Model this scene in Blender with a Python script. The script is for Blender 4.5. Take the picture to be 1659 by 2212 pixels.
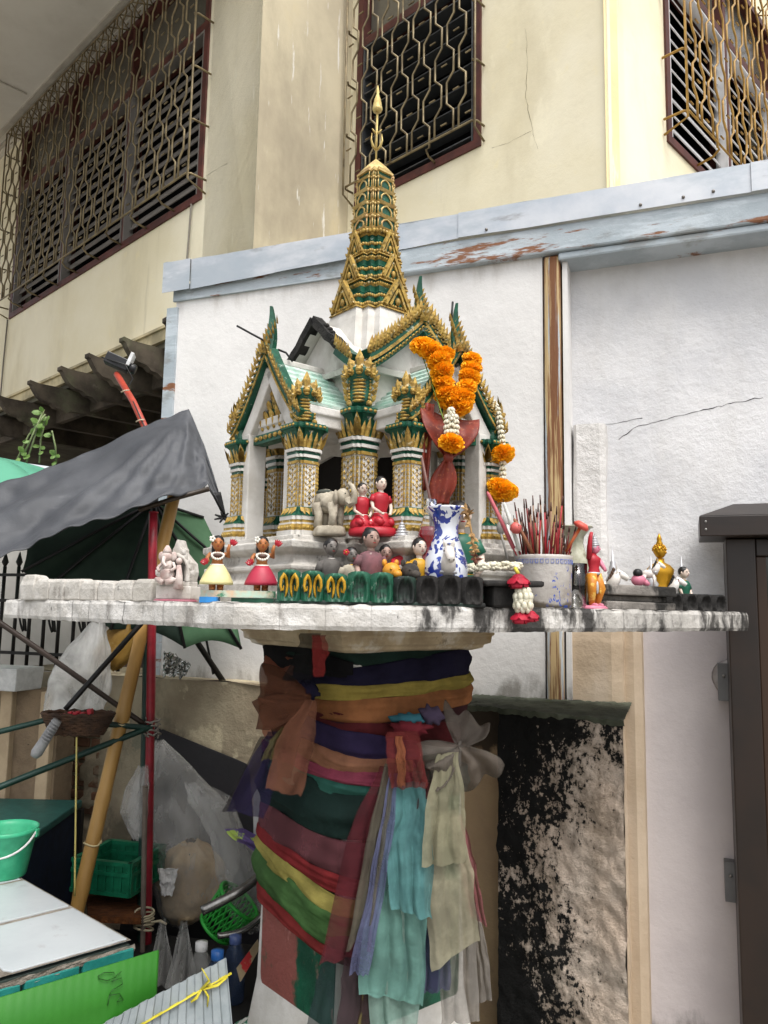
import bpy, math, random
from mathutils import Vector, Matrix, Euler, noise as MN
rnd = random.Random(7)
S = bpy.context.scene
for o in list(bpy.data.objects): bpy.data.objects.remove(o)
COL = S.collection
R_ = math.radians
# ------------------------------------------------------------------ camera, sky, sun, exposure
FPX, PITCH, ROLL = 1690.0, 7.0, 1.0
EYE = Vector((0, 0, 1.5))
CR = Matrix.Rotation(R_(90 + PITCH), 3, 'X') @ Matrix.Rotation(R_(ROLL), 3, 'Z')
cd = bpy.data.cameras.new('camera'); cam = bpy.data.objects.new('camera', cd); COL.objects.link(cam)
cam.location = EYE; cam.rotation_euler = CR.to_euler()
cd.sensor_fit = 'HORIZONTAL'; cd.sensor_width = 36; cd.lens = 36 * FPX / 1659; cd.clip_start = .05; cd.clip_end = 400
S.camera = cam
S.render.resolution_x, S.render.resolution_y = 768, 1024
SUN_EL, SUN_AZ = 62, 155          # azimuth: degrees clockwise from +Y
w = bpy.data.worlds.new('World'); S.world = w; w.use_nodes = True
nt = w.node_tree; nt.nodes.clear()
sky = nt.nodes.new('ShaderNodeTexSky'); sky.sky_type = 'NISHITA'; sky.sun_disc = False
sky.sun_elevation = R_(SUN_EL); sky.sun_rotation = R_(SUN_AZ); sky.air_density = 1.0; sky.dust_density = 4.0; sky.ozone_density = 1.0
hs = nt.nodes.new('ShaderNodeHueSaturation'); hs.inputs['Saturation'].default_value = .22
bg = nt.nodes.new('ShaderNodeBackground'); bg.inputs[1].default_value = .15
wo = nt.nodes.new('ShaderNodeOutputWorld')
nt.links.new(sky.outputs[0], hs.inputs['Color']); nt.links.new(hs.outputs[0], bg.inputs[0]); nt.links.new(bg.outputs[0], wo.inputs[0])
sl = bpy.data.lights.new('sun', 'SUN'); sl.energy = 1.1; sl.angle = R_(25); sl.color = (1, .965, .92)
so = bpy.data.objects.new('sun', sl); COL.objects.link(so)
sd = Vector((math.sin(R_(SUN_AZ)) * math.cos(R_(SUN_EL)), math.cos(R_(SUN_AZ)) * math.cos(R_(SUN_EL)), math.sin(R_(SUN_EL))))
so.rotation_euler = sd.to_track_quat('Z', 'Y').to_euler(); so.location = sd * 20
S.view_settings.view_transform = 'Standard'; S.view_settings.look = 'None'; S.view_settings.gamma = 1
S.view_settings.exposure = 0.95
S.view_settings.use_curve_mapping = False

# ------------------------------------------------------------------ pixels of the photograph -> points (1659x2212 grid)
def ray(u, v): return CR @ Vector(((u - 829.5) / FPX, -(v - 1106) / FPX, -1))
def at_y(u, v, y): d = ray(u, v); return EYE + d * (y / d.y)
def at_z(u, v, z): d = ray(u, v); return EYE + d * ((z - EYE.z) / d.z)
V = Vector

# ------------------------------------------------------------------ materials
def hexc(h):
    h = h.lstrip('#'); c = [int(h[i:i + 2], 16) / 255 for i in (0, 2, 4)]
    return tuple((x / 12.92 if x <= .04045 else ((x + .055) / 1.055) ** 2.4) for x in c)
def C4(c):
    if isinstance(c, str): c = hexc(c)
    return (c[0], c[1], c[2], 1)
class NT:
    def __init__(s, m): s.t = m.node_tree; s.n = s.t.nodes; s.l = s.t.links
    def new(s, ty, **k):
        n = s.n.new(ty)
        for a, b in k.items(): setattr(n, a, b)
        return n
    def link(s, a, b): s.l.new(a, b)
    def coords(s, st=(1, 1, 1), loc=(0, 0, 0), kind='Object'):
        tc = s.new('ShaderNodeTexCoord'); mp = s.new('ShaderNodeMapping')
        mp.inputs['Scale'].default_value = st; mp.inputs['Location'].default_value = loc
        s.link(tc.outputs[kind], mp.inputs[0]); return mp.outputs[0]
    def noise(s, co, sc, det=6, ro=.6, dist=0):
        n = s.new('ShaderNodeTexNoise'); n.inputs['Scale'].default_value = sc; n.inputs['Detail'].default_value = det
        n.inputs['Roughness'].default_value = ro; n.inputs['Distortion'].default_value = dist
        s.link(co, n.inputs['Vector']); return n.outputs[0]
    def ramp(s, f, lo, hi, a=0., b=1.):
        n = s.new('ShaderNodeMapRange'); n.interpolation_type = 'SMOOTHSTEP'
        for i, x in enumerate((lo, hi, a, b)): n.inputs[i + 1].default_value = x
        s.link(f, n.inputs[0]); return n.outputs[0]
    def math(s, op, a, b):
        n = s.new('ShaderNodeMath', operation=op)
        for i, x in enumerate((a, b)):
            if isinstance(x, (int, float)): n.inputs[i].default_value = x
            else: s.link(x, n.inputs[i])
        return n.outputs[0]
    def mix(s, f, a, b):
        n = s.new('ShaderNodeMix', data_type='RGBA')
        if isinstance(f, (int, float)): n.inputs[0].default_value = f
        else: s.link(f, n.inputs[0])
        for i, x in ((6, a), (7, b)):
            if hasattr(x, 'is_output'): s.link(x, n.inputs[i])
            else: n.inputs[i].default_value = C4(x)
        return n.outputs[2]
    def sep(s, co):
        n = s.new('ShaderNodeSeparateXYZ'); s.link(co, n.inputs[0]); return n.outputs
MATS = {}
# layer: (colour, noise scale, lo, hi, stretch, amount[, axis, a0, a1])  axis mask 0..1 between a0 and a1 (object coordinates)
def mat(name, c, c2=None, sc=6, lo=.35, hi=.65, rough=.75, bump=.25, bsc=30, metal=0, layers=(), st=(1, 1, 1), trans=0, alpha=1, spec=.35, bd=.01, sheen=0, sss=0, coat=0, translucent=0):
    if name in MATS: return MATS[name]
    m = bpy.data.materials.new(name); m.use_nodes = True; MATS[name] = m
    N = NT(m); b = N.n['Principled BSDF']; co = N.coords(st)
    col = None
    if c2 is not None: col = N.mix(N.ramp(N.noise(co, sc), lo, hi), c, c2)
    else: b.inputs['Base Color'].default_value = C4(c); col = C4(c)[:3]
    for L in layers:
        lc, lsc, l0, l1, lst, amt = L[:6]
        f = N.noise(N.coords(lst, (3.1 * len(N.n) % 7, 1.7, .3)), lsc, 8, .65)
        if len(L) > 6:
            ax = N.sep(N.coords())[L[6]]; g = N.ramp(ax, L[7], L[8], 0, 1) if L[7] < L[8] else N.ramp(ax, L[8], L[7], 1, 0)
            f = N.math('ADD', N.math('MULTIPLY', f, .55), N.math('MULTIPLY', g, .45))
        col = N.mix(N.math('MULTIPLY', N.ramp(f, l0, l1), amt), col, lc)
    if hasattr(col, 'is_output'): N.link(col, b.inputs['Base Color'])
    b.inputs['Roughness'].default_value = rough; b.inputs['Metallic'].default_value = metal
    b.inputs['Specular IOR Level'].default_value = spec
    if trans: b.inputs['Transmission Weight'].default_value = trans
    if coat: b.inputs['Coat Weight'].default_value = coat; b.inputs['Coat Roughness'].default_value = .15
    if sheen: b.inputs['Sheen Weight'].default_value = sheen
    b.inputs['Alpha'].default_value = alpha
    if bump:
        bn = N.new('ShaderNodeBump'); bn.inputs['Strength'].default_value = bump; bn.inputs['Distance'].default_value = bd
        N.link(N.noise(co, bsc, 8, .7), bn.inputs['Height']); N.link(bn.outputs[0], b.inputs['Normal'])
    if translucent:
        tr = N.new('ShaderNodeBsdfTranslucent'); mx = N.new('ShaderNodeMixShader'); mx.inputs[0].default_value = translucent
        if hasattr(col, 'is_output'): N.link(col, tr.inputs[0])
        else: tr.inputs[0].default_value = C4(c)
        o = N.n['Material Output']; N.link(b.outputs[0], mx.inputs[1]); N.link(tr.outputs[0], mx.inputs[2]); N.link(mx.outputs[0], o.inputs[0])
    return m
def sheer(name, c, a=.8, weave=900):      # thin organza: weave shows what lies behind it
    if name in MATS: return MATS[name]
    c = hexc(c) if isinstance(c, str) else c; lum = .3 * c[0] + .6 * c[1] + .1 * c[2]; c = tuple(x * .82 + lum * .18 for x in c)
    m = mat(name, tuple(x * .5 + .004 for x in c), tuple(min(1, x * .8 + .006) for x in c), sc=11, rough=.9, bump=.55, bsc=28, bd=.012, spec=.1, translucent=.2,
            layers=[(tuple(x * .45 + .015 for x in c), 9, .5, .75, (1, 1, .35), .5)])
    N = NT(m); o = N.n['Material Output']; src = o.inputs[0].links[0].from_socket
    tp = N.new('ShaderNodeBsdfTransparent'); mx = N.new('ShaderNodeMixShader'); mx.inputs[0].default_value = a
    N.link(tp.outputs[0], mx.inputs[1]); N.link(src, mx.inputs[2]); N.link(mx.outputs[0], o.inputs[0]); return m
def film(name, c, a=.35, rough=.2):      # clear plastic film
    if name in MATS: return MATS[name]
    m = mat(name, c, rough=rough, bump=.35, bsc=25, spec=.6, translucent=.3)
    N = NT(m); o = N.n['Material Output']; src = o.inputs[0].links[0].from_socket
    tp = N.new('ShaderNodeBsdfTransparent'); mx = N.new('ShaderNodeMixShader')
    f = N.ramp(N.noise(N.coords((1, 1, .5)), 9, 5, .6, .6), .3, .75, a * .5, min(1, a * 1.8)); N.link(f, mx.inputs[0])
    N.link(tp.outputs[0], mx.inputs[1]); N.link(src, mx.inputs[2]); N.link(mx.outputs[0], o.inputs[0]); return m

# ------------------------------------------------------------------ mesh collector
I4 = Matrix.Identity(4)
class MB:
    def __init__(s): s.v = []; s.f = []; s.m = []; s.s = []
    def add(s, vs, fs, mi=0, sm=False, T=None):
        b = len(s.v)
        s.v += [tuple(T @ V(p)) if T else tuple(p) for p in vs]
        for f in fs: s.f.append([b + i for i in f]); s.m.append(mi); s.s.append(sm)
        return s
    def box(s, c, d, T=None, mi=0, taper=1.):
        x, y, z = d[0] / 2, d[1] / 2, d[2] / 2; c = V(c)
        vs = [c + V((i * x * (taper if k > 0 else 1), j * y * (taper if k > 0 else 1), k * z)) for k in (-1, 1) for j in (-1, 1) for i in (-1, 1)]
        return s.add(vs, [(0, 2, 3, 1), (4, 5, 7, 6), (0, 1, 5, 4), (2, 6, 7, 3), (0, 4, 6, 2), (1, 3, 7, 5)], mi, False, T)
    def prism(s, poly, t, T=None, mi=0, sm=False):      # polygon in local XY, thickness t along Z (centred)
        n = len(poly); vs = [(x, y, -t / 2) for x, y in poly] + [(x, y, t / 2) for x, y in poly]
        fs = [tuple(range(n))[::-1], tuple(range(n, 2 * n))]
        s.add(vs, fs, mi, False, T)
        return s.add(vs, [(i, (i + 1) % n, n + (i + 1) % n, n + i) for i in range(n)], mi, sm, T)
    def loft(s, rings, mi=0, sm=False, T=None, caps=(1, 1), closed=True):
        n = len(rings[0]); vs = [p for r in rings for p in r]; fs = []
        for k in range(len(rings) - 1):
            for i in range(n if closed else n - 1):
                j = (i + 1) % n; fs.append((k * n + i, k * n + j, (k + 1) * n + j, (k + 1) * n + i))
        if closed and caps[0]: fs.append(tuple(range(n))[::-1])
        if closed and caps[1]: fs.append(tuple(range((len(rings) - 1) * n, len(rings) * n)))
        return s.add(vs, fs, mi, sm, T)
    def tube(s, path, r, n=8, mi=0, sm=True, T=None, sq=(1, 1), caps=(1, 1)):
        path = [V(p) for p in path]; m = len(path); rs = r if isinstance(r, (list, tuple)) else [r] * m
        rings = []; up = None
        for i, p in enumerate(path):
            t = (path[min(i + 1, m - 1)] - path[max(i - 1, 0)])
            if t.length < 1e-9: t = V((0, 0, 1))
            t.normalize()
            if up is None:
                up = V((0, 0, 1)) if abs(t.z) < .9 else V((1, 0, 0))
            a = t.cross(up); a = a.normalized() if a.length > 1e-6 else t.orthogonal().normalized(); b = a.cross(t); up = b
            rings.append([p + (a * math.cos(2 * math.pi * k / n) * sq[0] + b * math.sin(2 * math.pi * k / n) * sq[1]) * rs[i] for k in range(n)])
        return s.loft(rings, mi, sm, T, caps)
    def lathe(s, prof, n=16, c=(0, 0, 0), mi=0, sm=True, T=None, sx=1, sy=1, fn=None, caps=(1, 1)):
        rings = []
        for r, z in prof:
            rings.append([V((c[0] + r * sx * math.cos(2 * math.pi * k / n) * (fn(k / n, z) if fn else 1), c[1] + r * sy * math.sin(2 * math.pi * k / n) * (fn(k / n, z) if fn else 1), c[2] + z)) for k in range(n)])
        return s.loft(rings, mi, sm, T, caps)
    def ell(s, c, r, mi=0, nu=10, nv=6, rot=None, T=None, sm=True):
        if isinstance(r, (int, float)): r = (r, r, r)
        M = Matrix.Translation(V(c)) @ (rot.to_4x4() if rot else I4)
        vs = [(0, 0, -r[2])]
        for j in range(1, nv):
            a = math.pi * j / nv
            for i in range(nu): p = 2 * math.pi * i / nu; vs.append((r[0] * math.sin(a) * math.cos(p), r[1] * math.sin(a) * math.sin(p), -r[2] * math.cos(a)))
        vs.append((0, 0, r[2])); L = len(vs) - 1; fs = []
        for i in range(nu): fs.append((0, 1 + (i + 1) % nu, 1 + i)); fs.append((L, L - nu + i, L - nu + (i + 1) % nu))
        for j in range(nv - 2):
            for i in range(nu): a = 1 + j * nu; k = (i + 1) % nu; fs.append((a + i, a + k, a + nu + k, a + nu + i))
        return s.add([M @ V(p) for p in vs], fs, mi, sm, T)
    def grid(s, fn, nu, nv, mi=0, sm=True, T=None, wrap=False):
        vs = [fn(i / nu, j / nv) for j in range(nv + 1) for i in range(nu + 1)]
        fs = [(j * (nu + 1) + i, j * (nu + 1) + i + 1, (j + 1) * (nu + 1) + i + 1, (j + 1) * (nu + 1) + i) for j in range(nv) for i in range(nu)]
        return s.add(vs, fs, mi, sm, T)
    def merge(s, o, T=None, mi=0):
        b = len(s.v); s.v += [tuple(T @ V(p)) if T else p for p in o.v]
        s.f += [[b + i for i in f] for f in o.f]; s.m += [x + mi for x in o.m]; s.s += o.s; return s
    def mesh(s, name, mats):
        me = bpy.data.meshes.new(name); me.from_pydata(s.v, [], s.f)
        for m in (mats if isinstance(mats, (list, tuple)) else [mats]): me.materials.append(m)
        me.polygons.foreach_set('material_index', s.m); me.polygons.foreach_set('use_smooth', s.s); me.update(); return me
    def build(s, name, mats, parent=None, bevel=0, seg=2, solid=0, sub=0, **k):
        o = bpy.data.objects.new(name, s.mesh(name, mats)); COL.objects.link(o)
        if parent: o.parent = parent
        if sub: x = o.modifiers.new('s', 'SUBSURF'); x.levels = x.render_levels = sub
        if solid: x = o.modifiers.new('t', 'SOLIDIFY'); x.thickness = solid; x.offset = 0
        if bevel: x = o.modifiers.new('b', 'BEVEL'); x.width = bevel; x.segments = seg; x.limit_method = 'ANGLE'; x.angle_limit = R_(40)
        return tag(o, **k)
def tag(o, label=None, cat=None, group=None, kind=None, loc=None, rz=None):
    if label: o['label'] = label
    if cat: o['category'] = cat
    if group: o['group'] = group
    if kind: o['kind'] = kind
    if loc is not None: o.location = loc
    if rz is not None: o.rotation_euler = (0, 0, rz)
    return o
def empty(name, loc=(0, 0, 0), rz=0, **k):
    o = bpy.data.objects.new(name, None); COL.objects.link(o); o.empty_display_size = .05
    return tag(o, loc=loc, rz=rz, **k)
def inst(o, parent=None, loc=(0, 0, 0), rz=0, sc=1, rot=None):
    c = o.copy(); COL.objects.link(c); c.parent = parent; c.location = loc; c.rotation_euler = rot if rot else (0, 0, rz); c.scale = (sc, sc, sc) if not isinstance(sc, tuple) else sc; return c
def inst_tree(o, parent=None, loc=(0, 0, 0), rz=0, sc=1):
    c = inst(o, parent, loc, rz, sc)
    for ch in o.children:
        d = ch.copy(); COL.objects.link(d); d.parent = c
        for g in ch.children: e = g.copy(); COL.objects.link(e); e.parent = d
    return c
def rough_edges(mb, amp, sc=6, seed=0):
    mb.v = [tuple(V(p) + MN.noise_vector(V(p) * sc + V((seed, seed, seed))) * amp) for p in mb.v]; return mb
def TR(loc=(0, 0, 0), rz=0, rx=0, ry=0, s=1): return Matrix.Translation(V(loc)) @ Matrix.Rotation(rz, 4, 'Z') @ Matrix.Rotation(ry, 4, 'Y') @ Matrix.Rotation(rx, 4, 'X') @ Matrix.Scale(s, 4)
def frame(o, x, y, z):   # matrix from axes
    return Matrix(((x[0], y[0], z[0], o[0]), (x[1], y[1], z[1], o[1]), (x[2], y[2], z[2], o[2]), (0, 0, 0, 1)))
class Wall:              # s along, n outwards, z up
    def __init__(s, p, ang, flip=1):
        s.p = V((p[0], p[1], 0)); s.d = V((math.cos(R_(ang)), math.sin(R_(ang)), 0)); s.n = V((s.d.y, -s.d.x, 0))
        if s.n.y > 0: s.n = -s.n
        s.T = frame(s.p, s.d, s.n, V((0, 0, 1)))
    def pt(s, a, n, z): return s.p + s.d * a + s.n * n + V((0, 0, z))
    def hit(s, u, v, off=0):
        r = ray(u, v); q = s.p + s.n * off; return EYE + r * ((q - EYE).dot(s.n) / r.dot(s.n))
    def bx(s, mb, a0, a1, n0, n1, z0, z1, mi=0): return mb.box(((a0 + a1) / 2, (n0 + n1) / 2, (z0 + z1) / 2), (abs(a1 - a0), abs(n1 - n0), abs(z1 - z0)), s.T, mi)
def slab_poly(mb, poly, z0, z1, mi=0, nsub=1):
    n = len(poly); return mb.loft([[V((x, y, z0 + (z1 - z0) * k / nsub)) for x, y in poly] for k in range(nsub + 1)], mi)
# ================================================================== SETTING
WHITE = mat('white_plaster', '#dcdad7', '#cfcdca', sc=2.2, rough=.9, bump=.5, bsc=26, bd=.006,
            layers=[('#948a7c', 6, .64, .8, (1, 1, .18), .6, 2, 1.15, 1.66), ('#6b655b', 8, .66, .78, (1, 1, .5), .7, 2, .28, -.05), ('#9a958e', 3, .56, .8, (1, 1, .25), .5), ('#6d665c', 5, .64, .86, (1, 1, .3), .5)])
WHITE_R = mat('white_plaster_textured', '#d9d8d8', '#c6c6c8', sc=2.6, rough=.9, bump=.75, bsc=34, bd=.008,
              layers=[('#a9a49a', 2.2, .5, .75, (1, 1, .3), .4), ('#86807a', 7, .66, .85, (1, 1, .2), .35)])
YEL = mat('yellow_paint', '#e8e0c6', '#e0d6b6', sc=1.1, rough=.85, bump=.25, bsc=10, bd=.01,
          layers=[('#b9ad8e', 1.4, .5, .72, (1, 1, .4), .4), ('#857a5e', 5, .6, .8, (1, 1, .1), .4), ('#f0e8cc', 3, .6, .66, (1, 1, .6), .5), ('#e9dcae', 9, .6, .7, (1, 1, 1), .3)])
PIER = mat('grey_stained_paint', '#c2b79c', '#ada28b', sc=1.6, rough=.88, bump=.3, bsc=12,
           layers=[('#6e6658', 1.6, .45, .75, (1, 1, .35), .55), ('#d8d6cf', 9, .62, .66, (3, 3, .22), .85), ('#c7b78f', 2, .55, .7, (1, 1, .5), .5)])
STEEL = mat('flashing_steel', '#c4c6c9', '#a9b0b8', sc=3, rough=.42, bump=.12, bsc=8, metal=.35,
            layers=[('#98a2a9', 4, .45, .62, (.5, .5, 1.4), .6), ('#6f6a62', 9, .6, .72, (.5, .5, 1.6), .5), ('#e6e6e6', 6, .6, .72, (.3, .3, 1.6), .6)])
BLUEST = mat('blue_grey_paint_rusted', '#adb5ba', '#9ba5ab', sc=5, rough=.6, bump=.3, bsc=25,
             layers=[('#c3ccd2', 10, .5, .6, (.3, .3, 2), .5), ('#6e6a60', 7, .56, .66, (.5, .5, 1.4), .5), ('#7a4a24', 10, .57, .63, (.35, .35, 2.2), .95)])
RUST = mat('rust_pipe', '#b9c0c4', '#a3adb3', sc=14, rough=.7, bump=.5, bsc=60, st=(1, 1, .12),
           layers=[('#b8995e', 16, .44, .5, (2, 2, .06), .85), ('#6b4023', 13, .47, .53, (2.4, 2.4, .07), .95), ('#9aa7ae', 30, .6, .64, (2, 2, .05), .9)])
FRAME = mat('maroon_frame', '#5b3029', '#452520', sc=9, rough=.55, bump=.15)
BRONZE = mat('bronze_bar', '#887a5c', '#665a42', sc=12, rough=.45, bump=.1, metal=.3, layers=[('#3d2c1c', 10, .55, .7, (1, 1, 1), .7)])
OCHRE = mat('ochre_bar', '#a8843f', '#8c6a2e', sc=12, rough=.5, bump=.15, layers=[('#4a2d18', 14, .58, .68, (1, 1, 1), .8)])
DARKBAR = mat('dark_bar', '#4a3b2e', '#38291f', sc=12, rough=.5, bump=.1, metal=.3)
SLAT = mat('grey_glass_slat', '#86817c', '#74706b', sc=3, rough=.25, bump=.05, spec=.5)
SLATW = mat('white_slat', '#d6d6d6', '#bdbdbd', sc=3, rough=.3, bump=.05, spec=.5)
SLATD = mat('dark_glass_slat', '#4c4e50', '#3a3c3e', sc=3, rough=.15, bump=.0, spec=.6)
ALU = mat('aluminium', '#c9c9c8', '#a8a8a8', sc=9, rough=.4, bump=.05, metal=.4)
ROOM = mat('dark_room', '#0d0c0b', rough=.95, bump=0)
GLASST = mat('transom_glass', '#5f5c52', '#4f4d45', sc=1.5, rough=.2, bump=.03, spec=.6)
SOFF = mat('soffit_board', '#d6d2c8', '#c8c3b8', sc=1.2, rough=.9, bump=.1, layers=[('#a09a8c', 2, .5, .8, (1, 1, 1), .4)])
CONC = mat('ground_concrete', '#8f8a82', '#77726b', sc=4, rough=.9, bump=.4, bsc=30)
mb = MB(); mb.grid(lambda a, b: V((-80 + 160 * a, -80 + 160 * b, 0)), 8, 8); mb.build('ground', CONC, kind='structure', label='grey concrete ground of the alley')

W1 = Wall((-1.115, 4.402), 135.8); W2 = Wall((.475, 3.814), 135.8); W3 = Wall((1.417, 3.75), 45.8)
house = empty('yellow_house', W2.pt(0, 0, 0), label='cream yellow painted house with barred louvre windows on its upper floor', cat='house')
hinv = Matrix.Translation(-V(house.location))
def hb(mb, name, m, parent=None, **k):      # built in world coordinates, parented to the house
    p = parent or house
    mb.v = [tuple(hinv @ V(x)) for x in mb.v]; return mb.build(name, m, p, **k)
Z0, Z1 = 3.17, 5.62
def wall_with_hole(W, s0, s1, h0, h1, hz0, hz1, z0, z1, th=.16):
    mb = MB()
    W.bx(mb, s0, h0, -th, 0, z0, z1); W.bx(mb, h1, s1, -th, 0, z0, z1)
    W.bx(mb, h0, h1, -th, 0, z0, hz0)
    if z1 > hz1: W.bx(mb, h0, h1, -th, 0, hz1, z1)
    return mb
hb(wall_with_hole(W1, -.53, 5.2, 0, 2.96, 3.9, 5.585, Z0, Z1), 'wall', YEL)
# corner positions between walls 2 and 3
def cross2(Wa, Wb):
    d = Wb.p - Wa.p; den = Wa.d.x * Wb.d.y - Wa.d.y * Wb.d.x
    return (d.x * Wb.d.y - d.y * Wb.d.x) / den
s23 = cross2(W2, W3); t23 = cross2(W3, W2)
hb(wall_with_hole(W2, s23 + .0, 1.25, 0, .95, 3.9, 5.585, 2.2, 6.4), 'wall', YEL)
hb(wall_with_hole(W3, t23 + .06, 5, 0, 1.72, 3.9, 5.5, 2.2, 6.4), 'wall', YEL)
# chamfer strip on the corner
mb = MB(); pa, pb = W2.pt(s23 + .01, .012, 0), W3.pt(t23 + .075, .012, 0)
mb.loft([[pa + V((0, 0, z)), pb + V((0, 0, z)), pb - W3.n * .05 + V((0, 0, z)), pa - W2.n * .05 + V((0, 0, z))] for z in (2.2, 6.4)])
hb(mb, 'corner_strip', mat('corner_paint', '#e6d8a8', '#d9c998', sc=2, rough=.85, bump=.3, layers=[('#f3efe2', 5, .6, .66, (1, 1, .2), .7)]))
# pier face between wall 1 and wall 2
WP = Wall(W1.pt(-.53, 0, 0), 45.8); L12 = (W2.p - W1.pt(-.53, 0, 0)).dot(WP.d)
mb = MB(); WP.bx(mb, 0, L12 + .1, -.5, .004, Z0 - .9, 6.4); hb(mb, 'pier', PIER)
# upper storey above the soffit line keeps going on wall 1, then the soffit of the eave
mb = MB(); W1.bx(mb, -.5, 5.3, .0, 2.6, Z1 + .005, Z1 + .14); W1.bx(mb, -.42, 5.3, -.05, .05, Z1 - .03, Z1 + .004); hb(mb, 'eave', SOFF)
mb = MB(); W1.bx(mb, -.4, 5.3, .12, .16, Z1 - .012, Z1 + .004); W1.bx(mb, -.4, 5.3, .05, .075, Z1 - .02, Z1 + .004)
for s in (.9, 2.4, 3.9): W1.bx(mb, s, s + .012, .2, 2.5, Z1 - .006, Z1 + .004)
hb(mb, 'batten', mat('batten', '#b5afa3', '#a39d92', rough=.85))
mb = MB()
for i in range(12):
    for j in range(6):
        c = W1.pt(2.9 + i * .09 + (j % 2) * .045, .38 + j * .1, Z1); mb.lathe([(.011, -.004), (.011, .004)], 8, c)
hb(mb, 'vent_holes', ROOM, kind='stuff')
mb = MB()
for k in range(3): mb.tube([W1.pt(2.0 + k * .1, 1.5 + k * .03, Z1 - .03), W1.pt(3.4, 1.48 + k * .03, Z1 - .05), W1.pt(5, 1.5 + .03 * k, Z1 - .03)], .012, 6)
hb(mb, 'eave_cable', DARKBAR)
# floor slab edge + dark recess under wall 1
mb = MB(); W1.bx(mb, -.53, 5.2, -1.6, -.012, Z0 - .1, Z0 - .003); hb(mb, 'floor_slab', mat('old_slab', '#6e6a58', '#4a473c', sc=3, rough=.95, bump=.4))
mb = MB(); W1.bx(mb, -.53, 5.2, -.012, .014, Z0 - .065, Z0 + .004); W1.bx(mb, -.53, 5.2, -.02, .03, Z0 + .0045, Z0 + .022); hb(mb, 'slab_edge', mat('edge_cream', '#cdbf98', '#9c9275', sc=6, rough=.85, bump=.3))
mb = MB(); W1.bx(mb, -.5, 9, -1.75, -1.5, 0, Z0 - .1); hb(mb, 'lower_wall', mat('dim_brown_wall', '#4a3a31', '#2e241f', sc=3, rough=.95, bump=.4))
# conduit cables
for s, zb in ((.1, 2.6), (2.98, 2.4)):
    mb = MB(); mb.tube([W1.pt(s, .012, 3.9), W1.pt(s + .02, .012, 3.5), W1.pt(s, .02, 3.18), W1.pt(s - .02, .1, zb)], .006, 6); hb(mb, 'cable', mat('cable_grey', '#6f6a60', rough=.7, bump=0))

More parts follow.
